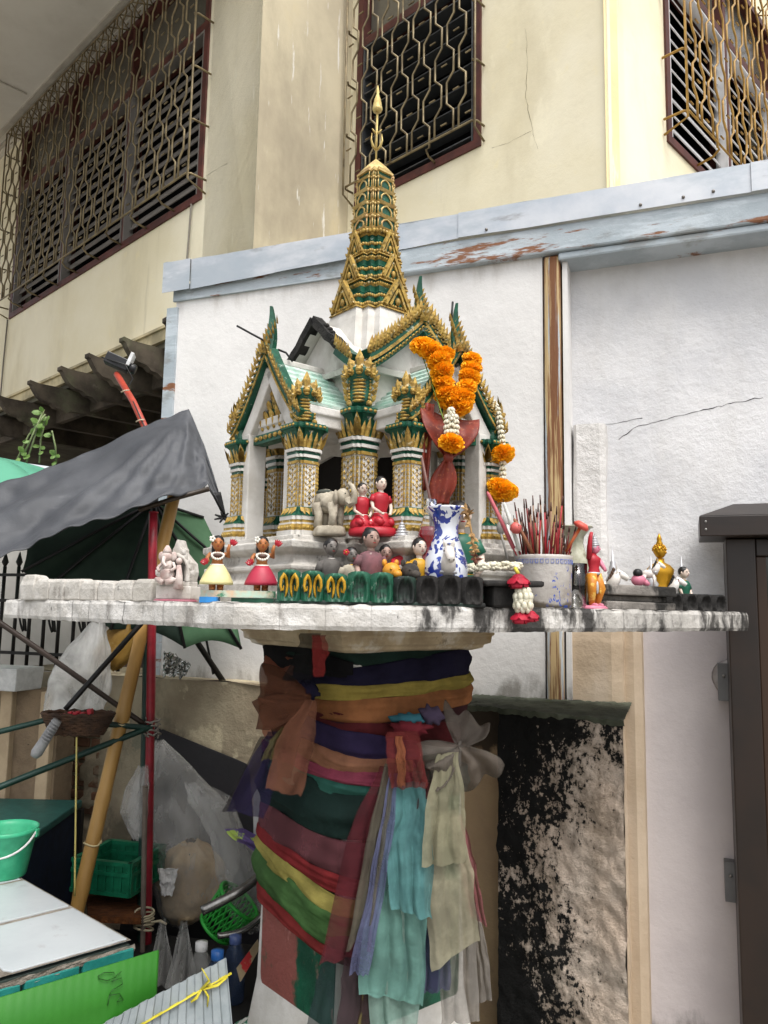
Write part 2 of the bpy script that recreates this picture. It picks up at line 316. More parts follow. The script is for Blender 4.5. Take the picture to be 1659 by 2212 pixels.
def window(W, s0, s1, z0, z1, zt, bays, slat, bar, tilt, npitch, gap, mfr=FRAME, proj=.13, ext=.04, per=.12, flip=0, zcage=None, mul=.022):
    # frame (part) > louvre_slat, pane, grille_bar (sub-parts)
    w_ = .045; mb = MB()
    W.bx(mb, s0, s0 + w_, -.1, .012, z0, z1); W.bx(mb, s1 - w_, s1, -.1, .012, z0, z1)
    W.bx(mb, s0 + w_, s1 - w_, -.1, .012, z0, z0 + w_); W.bx(mb, s0 + w_, s1 - w_, -.1, .012, z1 - w_, z1)
    W.bx(mb, s0 + w_, s1 - w_, -.1, .008, zt, zt + .05)
    bl = (s1 - s0) / bays
    for i in range(1, bays): W.bx(mb, s0 + i * bl - mul, s0 + i * bl + mul, -.1, .005, z0 + w_, zt); W.bx(mb, s0 + i * bl - mul, s0 + i * bl + mul, -.1, .005, zt + .05, z1 - w_)
    fr = hb(mb, 'window', mfr)
    mb = MB()
    for i in range(bays):
        a, b = s0 + i * bl + (mul + .003 if i else .05), s0 + (i + 1) * bl - (mul + .003 if i < bays - 1 else .05)
        for x in (a + .002, b - .012): W.bx(mb, x, x + .01, -.06, .009, z0 + w_ + .002, zt - .002)
        W.bx(mb, a + .014, b - .014, -.06, -.02, z0 + w_ + .001, z0 + w_ + .012); W.bx(mb, a + .014, b - .014, -.06, .006, zt - .014, zt - .002)
    hb(mb, 'channel', slat, fr)
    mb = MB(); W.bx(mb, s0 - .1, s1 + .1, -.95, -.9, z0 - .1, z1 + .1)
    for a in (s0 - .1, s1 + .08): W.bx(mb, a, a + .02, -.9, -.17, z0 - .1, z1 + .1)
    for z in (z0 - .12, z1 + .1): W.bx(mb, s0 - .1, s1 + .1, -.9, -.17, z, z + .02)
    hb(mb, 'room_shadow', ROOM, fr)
    for i in range(bays):
        a, b = s0 + i * bl + (mul + .02 if i else .065), s0 + (i + 1) * bl - (mul + .02 if i < bays - 1 else .065); n = int((zt - z0 - .08) / npitch)
        for k in range(n):
            z = z0 + .085 + k * npitch; t = tilt + rnd.uniform(-.04, .04); mb = MB()
            T = W.T @ Matrix.Translation(((a + b) / 2, -.045, z)) @ Matrix.Rotation(t, 4, 'X'); mb.box((0, 0, 0), (b - a, gap, .006), T)
            hb(mb, 'louvre_slat', slat, fr)
        mb = MB(); W.bx(mb, a - .012, b + .012, -.06, -.052, zt + .052, z1 - w_ - .002); hb(mb, 'pane', GLASST, fr)
    zb, zc = z0 + .1, (zcage or z1) - .02; S0, S1 = s0 - ext, s1 + ext; nb = int((S1 - S0) / (per / 2))
    r = .0065
    for i in range(nb + 1):
        s = S0 + i * (S1 - S0) / nb; pts = []; sg = 1 if (i + flip) % 2 else -1; z = zb; ph = sg; off = min(per * .14, .023)
        edge = i in (0, nb)
        if edge: pts = [W.pt(s, proj, zb - .04), W.pt(s, proj, zc)]; pts = [W.pt(s, .005, zb - .085)] + pts
        else:
            z = zb - (.0 if i % 4 else .03)
            if i % 4 == 0: pts = [W.pt(s, .006, zb - .075), W.pt(s, proj * .75, zb - .06), W.pt(s, proj, zb - .03)]
            while z < zc - .02:
                pts += [W.pt(s + ph * off, proj, z + .0), W.pt(s + ph * off, proj, min(z + .12, zc))]; z += .17; ph = -ph
        if not edge: pts.append(W.pt(s + ph * off * .3, proj, zc))
        mb = MB(); mb.tube(pts, r, 6); hb(mb, 'grille_bar', bar, fr)
    mb = MB()
    for z in (zb, zc):
        mb = MB(); mb.tube([W.pt(S0, .005, z), W.pt(S0, proj - .02, z), W.pt(S0 + .02, proj, z), W.pt(S1 - .02, proj, z), W.pt(S1, proj - .02, z), W.pt(S1, .005, z)], r, 6); hb(mb, 'grille_rail', bar, fr)
    mb = MB(); z = zb
    k = 0
    while z < zc - .1:
        z += .34
        for a, b in ((S0, S0 + .02), (S1, S1 - .02)): mb.tube([W.pt(a, .005, z), W.pt(a, proj - .02, z), W.pt(b, proj, z)], r, 6)
    for i in range(nb):
        s = S0 + (i + .5) * (S1 - S0) / nb; z = zb + .06 + (.17 if (i + flip) % 2 else 0)
        while z < zc - .05: mb.tube([W.pt(s - .02, proj, z), W.pt(s + .02, proj, z)], .005, 5, caps=(0, 0)); z += .34
    if proj > .1:
        for i in range(0, nb, 2):       # cage top: zigzag back to the wall
            s = S0 + i * (S1 - S0) / nb; mb.tube([W.pt(s, proj, zc), W.pt(s + per * .5, .01, zc)], .005, 5); mb.tube([W.pt(s + per * .5, .01, zc), W.pt(s + per, proj, zc)], .005, 5)
    hb(mb, 'grille_rungs', bar, fr, kind='stuff')
    return fr
window(W1, 0, 2.96, 3.9, 5.585, 5.03, 3, SLAT, BRONZE, R_(-68), .078, .058, per=.165, mul=.012)
window(W2, 0, .95, 3.9, 5.585, 4.93, 1, SLATD, BRONZE, R_(-6), .105, .1, ext=.02, per=.165, proj=.085)
window(W3, 0, 1.72, 3.9, 5.5, 4.95, 2, SLATW, OCHRE, R_(-65), .088, .062, per=.2)

def hcrack(W, pts, r=.002):
    mb = MB(); path = []
    for (u0, v0), (u1, v1) in zip(pts[:-1], pts[1:]):
        n = max(2, int(abs(u1 - u0) + abs(v1 - v0)) // 10)
        for k in range(n): path.append(W.hit(u0 + (u1 - u0) * k / n + rnd.uniform(-1.5, 1.5), v0 + (v1 - v0) * k / n, .0002))
    mb.tube(path, [r * rnd.uniform(.2, 1.2) for _ in path], 4); hb(mb, 'crack', mat('crack_brown', '#6b5f48', rough=1, bump=0))
hcrack(W2, [(1135, 60), (1140, 140), (1136, 210), (1150, 282), (1163, 330)], .0012); hcrack(W2, [(1150, 282), (1095, 310), (1055, 322)], .0008); hcrack(W1, [(440, 385), (475, 360), (500, 350)], .0009)
hcrack(WP, [(672, 150), (674, 300), (671, 420), (670, 500)], .0025)
# ---------------- timber rafters under the overhang of wall 1
WOOD = mat('weathered_wood', '#5a5145', '#3a332b', sc=5, rough=.9, bump=.5, bsc=25, st=(1, 1, 1), layers=[('#5d6347', 4, .5, .7, (1, 1, 1), .5), ('#8a8272', 9, .6, .75, (1, 1, 1), .4)])
roof = empty('timber_rafters', W1.pt(1.2, 0, Z0 - .15), label='row of weathered grey timber rafters with carved tails under the yellow upper floor', cat='rafters')
rinv = Matrix.Translation(-V(roof.location))
RP = [(.0, .0), (-.32, 0), (-.34, .015)]
def rafter_profile():   # x outwards (n), y up: carved tail
    return [(-1.45, 0), (-1.45, -.16), (-.06, -.16), (-.02, -.185), (.02, -.16), (.06, -.155), (.09, -.13), (.115, -.125), (.145, -.12), (.185, -.095), (.215, -.055), (.235, -.02), (.25, -.015), (.25, .012), (.19, .0)]
for u, v in ((355, 700), (262, 745), (186, 785), (126, 820), (60, 857), (-10, 900), (-75, 935)):
    q = W1.hit(u, v, .25); s = (q - W1.p).dot(W1.d)
    mb = MB(); T = rinv @ frame(W1.pt(s, 0, Z0 - .105), W1.n, V((0, 0, 1)), W1.d); mb.prism(rafter_profile(), .055, T); rough_edges(mb, .004, 9, s)
    mb.build('rafter', WOOD, roof, bevel=.004)
mb = MB(); W1.bx(mb, -.5, 5.1, -.24, -.2, Z0 - .24, Z0 - .101); mb.v = [tuple(rinv @ V(x)) for x in mb.v]; mb.build('cross_beam', WOOD, roof)

# ---------------- white annex with metal flashing
WA = Wall((-.963, 3.339), -21.1)
annex = empty('white_annex', WA.pt(1.2, 0, 1.22), label='white plastered annex wall with metal flashing along its top', cat='wall')
ainv = Matrix.Translation(-V(annex.location))
def ab(mb, name, m, parent=None, **k): mb.v = [tuple(ainv @ V(x)) for x in mb.v]; return mb.build(name, m, parent or annex, **k)
mb = MB(); WA.bx(mb, .03, 1.64, -.2, 0, 1.2, 2.84); ab(mb, 'wall', WHITE)
mb = MB(); WA.bx(mb, 1.70, 3.6, -.35, -.1, -.02, 2.82); ab(mb, 'recessed_wall', WHITE_R)
mb = MB(); WA.bx(mb, 1.712, 1.73, -.1, -.002, 1.2, 2.795); ab(mb, 'reveal', WHITE)
mb = MB(); WA.bx(mb, -.01, .045, -.02, .012, 1.2, 2.8); ab(mb, 'edge_strip', BLUEST)
# flashing sheets, each slightly lapped over the next
for s0, s1, dn in ((-.02, .12, .02), (.1203, .542, .012), (.5425, 1.33, .014), (1.3305, 2.342, .02), (2.3425, 3.6, .026)):
    mb = MB(); lo = 2.862 if s0 < .5 else 2.895
    n = 8
    def fl(a, b, s0=s0, s1=s1, dn=dn, lo=lo):
        s = s0 + (s1 - s0) * a; lo = 2.862 + .03 * min(max(s, 0), 1.25); z = lo + (3.0 - lo) * b
        return WA.pt(s, dn + .02 + MN.noise(V((s * 3, z * 4, dn * 50))) * .003, z - (0 if b else MN.noise(V((s * 4, 0, 5))) * .004))
    mb.grid(fl, n, 3, sm=False)
    mb.grid(lambda a, b: WA.pt(s0 + (s1 - s0) * a, (dn + .02) * (1 - b) - .25 * b, 3.0 + .004 * MN.noise(V((a * 4, b, s0))) * (1 - b)), n, 2, sm=False)
    ab(mb, 'flashing_sheet', STEEL, solid=.0015)
mb = MB()
for s, z in ((1.99, 2.915), (2.13, 2.918), (2.225, 2.922), (1.44, 2.915)): mb.ell(WA.pt(s, .043, z), (.006, .006, .006), 0, 8, 5)
ab(mb, 'screws', mat('screw', '#77726c', metal=.6, rough=.4, bump=0), kind='stuff')
mb = MB(); WA.bx(mb, .02, 1.0, .0, .012, 2.828, 2.9); ab(mb, 'cap_strip', BLUEST)
mb = MB(); WA.bx(mb, 1.0, 3.6, -.12, .03, 2.795, 2.898); WA.bx(mb, 1.7, 3.6, -.11, .02, 2.765, 2.7948); ab(mb, 'beam', BLUEST, bevel=.008)
mb = MB(); WA.bx(mb, 1.645, 1.705, -.06, .012, 1.19, 2.793); ab(mb, 'rusted_post', RUST, label='rusted steel post with flaking blue grey paint', bevel=.012)
PEEL = mat('peeling_white_plaster', '#d6d3d0', '#c8c5c1', sc=4, rough=.92, bump=.9, bsc=12, bd=.02, layers=[('#a39a94', 4.5, .6, .64, (1, 1, .6), .8), ('#75695f', 12, .66, .74, (1, 1, .5), .5)])
def pil(a, b): return None
mb = MB()
prof = lambda z: .012 * MN.noise(V((z * 5, 3, 1)))
rings = []
for i in range(14):
    z = 1.23 + (2.165 - 1.23) * i / 13; e = prof(z)
    rings.append([WA.pt(1.737 + e * .3, -.12, z), WA.pt(1.737 + e * .4, -.05, z), WA.pt(1.75, -.04 + e * .5, z), WA.pt(1.83, -.04 + e * .4, z), WA.pt(1.848 + e * .3, -.055, z), WA.pt(1.85 + e, -.12, z)])
mb.loft(rings); ab(mb, 'pilaster', PEEL)
BEIGE = mat('beige_old_paint', '#cbb8a0', '#b9a58c', sc=3, rough=.9, bump=.5, bsc=14, bd=.012, layers=[('#d8d2cc', 1.6, .5, .7, (1, 1, .3), .6), ('#8c7a66', 8, .62, .75, (1, 1, .3), .5)])
PINKW = mat('pinkish_white_plaster', '#d2cac8', '#c6bebd', sc=2.5, rough=.9, bump=.55, bsc=30, bd=.005, layers=[('#9d9089', 6, .62, .8, (1, 1, .25), .3), ('#3c3934', 9, .55, .7, (1, 1, .4), .8, 2, -.75, -1.2)])
# lower right: beige pilaster, cable-like painted band
mb = MB()
rings = []
for i in range(16):
    z = -.02 + (1.5 + .02) * i / 15; e = .01 * MN.noise(V((z * 6, 1, 8)))
    rings.append([WA.pt(1.73, -.14, z), WA.pt(1.73, -.02 + e, z), WA.pt(1.86, -.012 + e, z), WA.pt(1.895 + e, -.02, z), WA.pt(1.90 + e, -.045, z), WA.pt(1.93, -.04, z), WA.pt(1.955, -.06, z), WA.pt(1.965, -.14, z)])
mb.loft(rings); ab(mb, 'lower_pilaster', BEIGE)
mb = MB(); WA.bx(mb, 1.955, 3.6, -.13, -.094, -.02, 1.52); ab(mb, 'lower_wall', PINKW)
# cracks as real thin recess lines would be invisible: raised dark filaments
def crack(pts, r=.0012, parent=None):
    mb = MB(); path = []
    for (u0, v0), (u1, v1) in zip(pts[:-1], pts[1:]):
        n = max(2, int(abs(u1 - u0) + abs(v1 - v0)) // 12)
        for k in range(n): path.append(WA.hit(u0 + (u1 - u0) * k / n + rnd.uniform(-2, 2), v0 + (v1 - v0) * k / n + rnd.uniform(-2, 2), -.0995))
    mb.tube(path, [r * rnd.uniform(.3, 1.3) for _ in path], 4); ab(mb, 'crack', ROOM)
crack([(1338, 948), (1368, 925), (1440, 905), (1530, 882), (1659, 855)]); crack([(1235, 925), (1310, 918), (1400, 902)], .001)
# moulded round boss behind the cabinet bracket
mb = MB(); mb.lathe([(.0, .012), (.03, .015), (.04, .03), (.055, .03), (.06, .012), (.065, 0)], 24, T=WA.T @ Matrix.Translation((2.238, -.094, 1.29)) @ Matrix.Rotation(R_(-90), 4, 'X')); ab(rough_edges(mb, .006, 20), 'plaster_boss', mat('grey_plaster', '#b3aeac', '#8e8985', sc=12, rough=.9, bump=.6))
# lightning rods are part of the shrine; brown display cabinet on the right wall
BROWN = mat('brown_metal', '#22160e', '#1a110b', sc=8, rough=.4, bump=.05, spec=.5)
cab = empty('display_cabinet', WA.pt(2.45, .1, 0), label='dark brown metal framed glass display cabinet with sloping cap on the white wall', cat='cabinet')
cinv = Matrix.Translation(-V(cab.location))
def cb(mb, name, m, parent=None, **k): mb.v = [tuple(cinv @ V(x)) for x in mb.v]; return mb.build(name, m, parent or cab, **k)
N0, N1 = -.07, .1
q = WA.hit(1575, 1400, N1); sL = (q - WA.p).dot(WA.d)
mb = MB(); WA.bx(mb, sL, sL + .085, N0, N1, .0, 1.735); cb(mb, 'post', BROWN, bevel=.004)
mb = MB(); WA.bx(mb, 3.3, 3.385, N0, N1, .0, 1.735); cb(mb, 'post', BROWN, bevel=.004)
for z in (1.68, .3): mb = MB(); WA.bx(mb, sL + .086, 3.299, N0 + .01, N1 - .012, z, z + .055); cb(mb, 'rail', BROWN, bevel=.004)
mb = MB(); WA.bx(mb, sL + .086, sL + .115, N0 + .02, N1 - .02, .361, 1.679); cb(mb, 'inner_frame', mat('brown_inner', '#3a2b21', rough=.3, bump=0), bevel=.003)
mb = MB(); WA.bx(mb, sL + .116, 3.299, N1 - .05, N1 - .044, .361, 1.679); cb(mb, 'pane', mat('dark_green_glass', '#0a1a16', '#06100e', sc=1, rough=.06, bump=0, spec=.8))
mb = MB(); WA.bx(mb, sL + .116, 3.299, N0 + .022, N0 + .03, .361, 1.679); cb(mb, 'back_panel', mat('green_felt', '#123028', rough=.95, bump=.1))
ov = .075
mb = MB(); WA.bx(mb, sL - ov, 3.44, N0, N1 + ov, 1.737, 1.80)
mb.loft([[WA.pt(sL - ov, N1 + ov, 1.8002), WA.pt(3.44, N1 + ov, 1.8002), WA.pt(3.44, N0, 1.8002), WA.pt(sL - ov, N0, 1.8002)], [WA.pt(sL + .03, N1 - .05, 1.85), WA.pt(3.34, N1 - .05, 1.85), WA.pt(3.34, N0, 1.85), WA.pt(sL + .03, N0, 1.85)]])
cb(mb, 'cap', BROWN, bevel=.003)
mb = MB()
for z in (1.758, 1.782): mb.ell(WA.pt(sL - ov + .018, N1 + ov, z), .004, 0, 8, 5)
cb(mb, 'rivets', mat('rivet', '#8c8a86', metal=.7, rough=.35, bump=0), kind='stuff')
for z in (1.28, .66):
    mb = MB(); WA.bx(mb, sL - .03, sL + .01, -.093, -.05, z - .06, z + .06); br = cb(mb, 'bracket', mat('bracket_grey', '#7d7d7d', '#6c6c6c', rough=.5, metal=.3, bump=.1)); mb = MB(); mb.ell(WA.pt(sL - .012, -.05, z + .02), .006, 0, 8, 5); cb(mb, 'screw', MATS['rivet'], br)

# ---------------- old low wall (left part) and the mouldy block on the right
OLDP = mat('old_beige_plaster', '#a3977f', '#8a7d68', sc=4, rough=.95, bump=.7, bsc=14, bd=.015,
           layers=[('#c2b598', 5, .55, .6, (1, 1, .8), .8), ('#5f5a4c', 4, .52, .66, (1, 1, .6), .75), ('#6f7464', 6, .6, .66, (1, 1, 1), .6)])
lw = empty('old_plaster_wall', WA.pt(.5, .1, 0), label='low old beige plaster wall with flaking patches and bare bricks under the white annex', cat='wall')
linv = Matrix.Translation(-V(lw.location))
def lb(mb, name, m, parent=None, **k): mb.v = [tuple(linv @ V(x)) for x in mb.v]; return mb.build(name, m, parent or lw, **k)
def face(a, b):
    s = -.75 + 2.13 * a; z = 1.205 * b; e = .010 * MN.noise(V((s * 4, z * 4, 0))) + .004 * MN.noise(V((s * 14, z * 14, 2)))
    hole = -.55 < s < -.18 and .62 < z < 1.0 and MN.noise(V((s * 7, z * 7, 6))) > -.35
    return WA.pt(s, .1 + e - (.03 if hole else 0), z)
mb = MB(); mb.grid(face, 90, 54); mb.grid(lambda a, b: WA.pt(-.75 + 2.13 * a, .1 - .35 * b + .01 * MN.noise(V((a * 9, b * 4, 1))), 1.205 + .012 * MN.noise(V((a * 12, b * 6, 4)))), 60, 6); lb(mb, 'wall', OLDP)
BRK = mat('old_brick', '#7d5a45', '#5e4636', sc=14, rough=.95, bump=.6, bsc=40, layers=[('#a08f78', 7, .5, .62, (1, 1, 1), .7)])
for r in range(7):
    for c in range(3):
        s = -.56 + c * .135 + (r % 2) * .067; z = .64 + r * .052
        if s > -.2 or (c == 0 and r in (0, 6)): continue
        mb = MB(); WA.bx(mb, s, s + .122, .02, .083 + rnd.uniform(-.004, .008), z, z + .04); rough_edges(mb, .006, 30, s * 9); lb(mb, 'brick', BRK, bevel=.006)
# mouldy pillar block: its own stains
def mould_mat():
    m = mat('mouldy_plaster', '#c9b5a2', '#d8c8b8', sc=5, rough=.95, bump=1.0, bsc=30, bd=.035, layers=[('#8a7a66', 3, .5, .7, (1, 1, .5), .7)])
    N = NT(m); b = N.n['Principled BSDF']; src = b.inputs['Base Color'].links[0].from_socket
    co = N.coords(); sp = N.sep(co)
    big = N.noise(N.coords((1, 1, .55), (2, 0, 1)), 3.2, 5, .6); fine = N.math('ADD', N.math('MULTIPLY', N.noise(N.coords((1, 1, .7), (0, 4, 0)), 24, 6, .7), .5), N.math('MULTIPLY', N.noise(N.coords((1, 1, .8), (5, 1, 0)), 75, 4, .7), .5))
    leftm = N.ramp(sp[0], .0, .36, .1, -.13); top = N.ramp(sp[2], .98, 1.19, 0, .09)
    f = N.math('ADD', N.math('ADD', N.math('MULTIPLY', big, .75), N.math('MULTIPLY', fine, 1.25)), N.math('ADD', leftm, top))
    src = N.mix(N.math('MULTIPLY', N.ramp(f, .82, .95), .45), src, '#6b5d4e'); col = N.mix(N.ramp(f, .935, .98), src, '#0e0d0b'); N.link(col, b.inputs['Base Color']); return m
MOULD = mould_mat()
A = at_z(1076, 1528, 1.2); B = at_z(1345, 1556, 1.2)
WB = Wall((A.x, A.y), math.degrees(math.atan2(B.y - A.y, B.x - A.x))); LB = (V((B.x, B.y, 0)) - WB.p).length
blk = empty('mouldy_block', (A.x, A.y, 0), rz=math.atan2(WB.d.y, WB.d.x), label='rough plaster block streaked with black mould under a mossy ledge', cat='wall block')
def bface(a, b):
    z = 1.19 * b; s = LB * a; e = .016 * MN.noise(V((s * 8, z * 8, 1))) + .009 * MN.noise(V((s * 26, z * 26, 3))) + .004 * MN.noise(V((s * 60, z * 60, 3)))
    return V((s, .0 - e, z))
mb = MB(); mb.grid(bface, 60, 150)
mb.grid(lambda a, b: V((.004 * MN.noise(V((a * 8, b * 20, 0))) - .0, .5 * (1 - a), 1.14 * b)), 8, 40)
mb.grid(lambda a, b: V((LB + .002 * MN.noise(V((a * 8, b * 20, 0))) - .2 * a, .45 * a, 1.17 * b)), 8, 40)
mb.build('block_face', MOULD, blk)
MOSS = mat('mossy_ledge', '#5a5e50', '#3c4034', sc=7, rough=.95, bump=.7, bsc=30, layers=[('#4b5138', 6, .55, .7, (1, 1, 1), .6), ('#0c0c0c', 5, .56, .66, (1, 1, 1), .7)])
mb = MB(); mb.grid(lambda a, b: V((-.16 + (LB + .166) * a - .16 * b, -.008 - .012 * MN.noise(V((a * 16, 3, 1))) + .5 * b, 1.2 + .006 * MN.noise(V((a * 14, b * 14, 0))) + .004 * MN.noise(V((a * 40, b * 30, 5))))), 70, 24); mb.grid(lambda a, b: V((-.16 + (LB + .166) * a, -.008 - .012 * MN.noise(V((a * 16, 3, 1))) + .008 * b * b, 1.2 + .006 * MN.noise(V((a * 14, 0, 0))) + .004 * MN.noise(V((a * 40, 0, 5))) - b * (.016 + .012 * abs(MN.noise(V((a * 22, 7, 2))))))), 70, 4); mb.build('ledge', MOSS, blk)
# peach wall strip between pedestal and block
mb = MB(); mb.grid(lambda a, b: V((-.42 + .40 * a, .10 + .01 * MN.noise(V((a * 4, b * 8, 0))), 1.186 * b)), 10, 40); mb.build('side_wall', mat('peach_plaster', '#bda07c', '#a78d70', sc=3, rough=.92, bump=.5, bsc=18, layers=[('#6b5846', 7, .58, .7, (1, 1, .5), .7), ('#171411', 8, .56, .64, (1, 1, .6), .9, 2, .9, 1.15)]), blk)
# ================================================================== SHRINE
ZT = 1.505                                    # top of the altar slab
GOLD = mat('aged_gold_paint', '#b3954a', '#937538', sc=60, rough=.55, metal=.22, bump=.35, bsc=90, bd=.004, layers=[('#3a3f28', 60, .5, .64, (1, 1, 1), .75), ('#ddd2ae', 70, .58, .68, (1, 1, 1), .7)])
PGOLD = mat('pale_gold_paint', '#cdb67c', '#b59a5e', sc=50, rough=.5, metal=.25, bump=.35, bsc=90, bd=.004, layers=[('#b07d62', 20, .52, .66, (1, 1, 1), .5), ('#5c5326', 50, .6, .72, (1, 1, 1), .6)])
GREEN = mat('shrine_green_paint', '#17543e', '#10402f', sc=30, rough=.4, bump=.3, bsc=70, bd=.004, layers=[('#0e2e22', 25, .55, .7, (1, 1, 1), .6), ('#b9c4b8', 35, .6, .68, (1, 1, 1), .75)])
PWHITE = mat('shrine_white_paint', '#cfccc6', '#bab6ae', sc=12, rough=.8, bump=.5, bsc=50, bd=.004, layers=[('#7d776d', 9, .56, .72, (1, 1, .5), .6), ('#3b3833', 20, .66, .74, (1, 1, .6), .6)])
OWHITE = mat('altar_old_whitewash', '#c6c2bb', '#aaa59c', sc=14, rough=.92, bump=.9, bsc=45, bd=.008, layers=[('#77716a', 16, .52, .66, (1, 1, .6), .7), ('#2b2926', 22, .62, .7, (1, 1, .7), .8)])
TILEG = mat('faded_green_roof', '#8fb5a4', '#b9ccc1', sc=25, rough=.55, bump=.6, bsc=55, bd=.004, layers=[('#cfd3cc', 18, .5, .64, (1, 1, 1), .75), ('#2e6a52', 30, .6, .7, (1, 1, 1), .7)])
CHAR = mat('charred_black', '#191817', '#34322f', sc=30, rough=.95, bump=.9, bsc=60, layers=[('#8b8882', 40, .64, .7, (1, 1, 1), .7)])
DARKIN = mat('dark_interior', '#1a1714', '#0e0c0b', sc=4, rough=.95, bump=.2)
ROD = mat('black_rod', '#151414', rough=.5, bump=0)
SC, RZ = 1.034, R_(-50)
shrine = empty('spirit_house', (-.041, 2.12, ZT), RZ, label='green and gold spirit house with tiered spire and naga pillars on the altar slab', cat='spirit house'); shrine.scale = (SC,) * 3
def cring(E, W, K, z):
    out = []
    for q in range(4):
        c, s_ = round(math.cos(q * math.pi / 2)), round(math.sin(q * math.pi / 2))
        for x, y in ((E, -W), (E, W), (K, W), (K, K), (W, K)): out.append(V((c * x - s_ * y, s_ * x + c * y, z)))
    return out
def cloft(mb, E, W, K, prof, mi=0, caps=(1, 1)): return mb.loft([cring(E + o, W + o, K + o, z) for o, z in prof], mi, False, None, caps)
# base plinth
mb = MB(); cloft(mb, .352, .182, .205, [(.035, 0), (.035, .022), (.026, .026), (.026, .046), (.012, .054), (.008, .07), (.016, .075), (.016, .083), (.002, .09), (-.002, .108), (.012, .115), (.02, .122), (.02, .136), (.008, .139), (.006, .15)])
mb.build('plinth', OWHITE, shrine, bevel=.002)
# --- pillar (built once)
def leaf(mb, b, up, out, w, h, curl=.4, mi=0):
    b, up, out = V(b), V(up).normalized(), V(out).normalized(); sd_ = up.cross(out)
    p = lambda s, t, o: b + sd_ * s * w + up * t * h + out * o * w
    vs = [p(-.5, 0, 0), p(.5, 0, 0), p(.55, .45, .25), p(0, 1, curl), p(-.55, .45, .25), p(0, .4, .5), p(0, 0, .3)]
    return mb.add(vs, [(0, 6, 5, 4), (6, 1, 2, 5), (4, 5, 3), (5, 2, 3)], mi)
def pillar_parts():
    r = lambda h, z: cring(h, h * .62, h * .84, z)
    mb = MB()
    def sec(p, mi): mb.loft([r(h, z) for h, z in p], mi)
    sec([(.047, 0), (.047, .012)], 0); sec([(.044, .0121), (.046, .018), (.044, .026)], 1); sec([(.043, .0261), (.043, .03)], 0); sec([(.041, .0301), (.041, .036)], 1); sec([(.042, .0361), (.042, .045)], 0)
    sec([(.043, .0451), (.036, .054), (.031, .066)], 2)
    sec([(.028, .0661), (.028, .164)], 0)
    for k, (z, h) in enumerate(((.164, .031), (.171, .029), (.178, .033), (.185, .032), (.192, .036))): sec([(h, z + .0002), (h, z + .0068)], (1, 2, 0, 2, 0)[k])
    sec([(.031, .1992), (.029, .206), (.036, .236), (.042, .243)], 2)
    sec([(.046, .2432), (.047, .247), (.045, .255)], 2)
    lat = MB()
    for q in range(4):
        T = Matrix.Rotation(q * math.pi / 2, 4, 'Z'); n = V((1, 0, 0))
        for j in range(7):
            z = .074 + j * .013
            for y, w_ in ((0, .0046), (-.0105, .003), (.0105, .003)):
                zz = z + (.0065 if y else 0); x = .0282
                lat.add([(x, y - w_, zz), (x, y, zz - .0055), (x, y + w_, zz), (x, y, zz + .0055), (x + .003, y, zz)], [(0, 1, 4), (1, 2, 4), (2, 3, 4), (3, 0, 4)], 0, False, T)
            for sy in (-1, 1):
                lat.add([(x, sy * .0008, z + .0065), (x, sy * .0095, z), (x, sy * .0095, z + .0022), (x, sy * .0008, z + .0087), (x + .0015, sy * .005, z + .0045)], [(0, 1, 4), (1, 2, 4), (2, 3, 4), (3, 0, 4)], 0, False, T)
        for j in range(11):       # rope edges
            z = .068 + j * .0086
            for yy in (-.0165, .0165): lat.box((.0275, yy, z + .004), (.004, .0045, .0075), T @ Matrix.Translation((0, 0, 0)), 0, .6)
            lat.box((.0232, .0232, z + .004), (.005, .005, .0072), T, 0, .6)
        for k, y in enumerate((-.02, -.008, .008, .02)):
            leaf(lat, T @ V((.031, y, .2)), (T @ V((.2, 0, 1)) - T @ V((0, 0, 0))), T.to_3x3() @ n, .011, .038 if k in (1, 2) else .03, .35)
            leaf(lat, T @ V((.032, y, .064)), (0, 0, -1), T.to_3x3() @ n, .013, .017, .9)
        for d in (-.5, .5): leaf(lat, T @ V((.027, .027, .2)), T.to_3x3() @ V((.2, .2, 1)), T.to_3x3() @ V((1, 1, 0)), .015, .038, .5)
        leaf(lat, T @ V((.028, .028, .215)), T.to_3x3() @ V((.3, .3, 1)), T.to_3x3() @ V((1, 1, 0)), .013, .03, .6)
        for y in (-.024, -.012, 0, .012, .024): lat.ell((.0465, y, .249), (.0025, .005, .0032), 0, 6, 4, T=T); lat.ell((.045, y, .019), (.003, .005, .004), 0, 6, 4, T=T)
    return mb, lat
pm, pl = pillar_parts(); pmesh = pm.mesh('pillar', [PWHITE, GOLD, GREEN]); lmesh = pl.mesh('pillar_gilding', [GOLD])
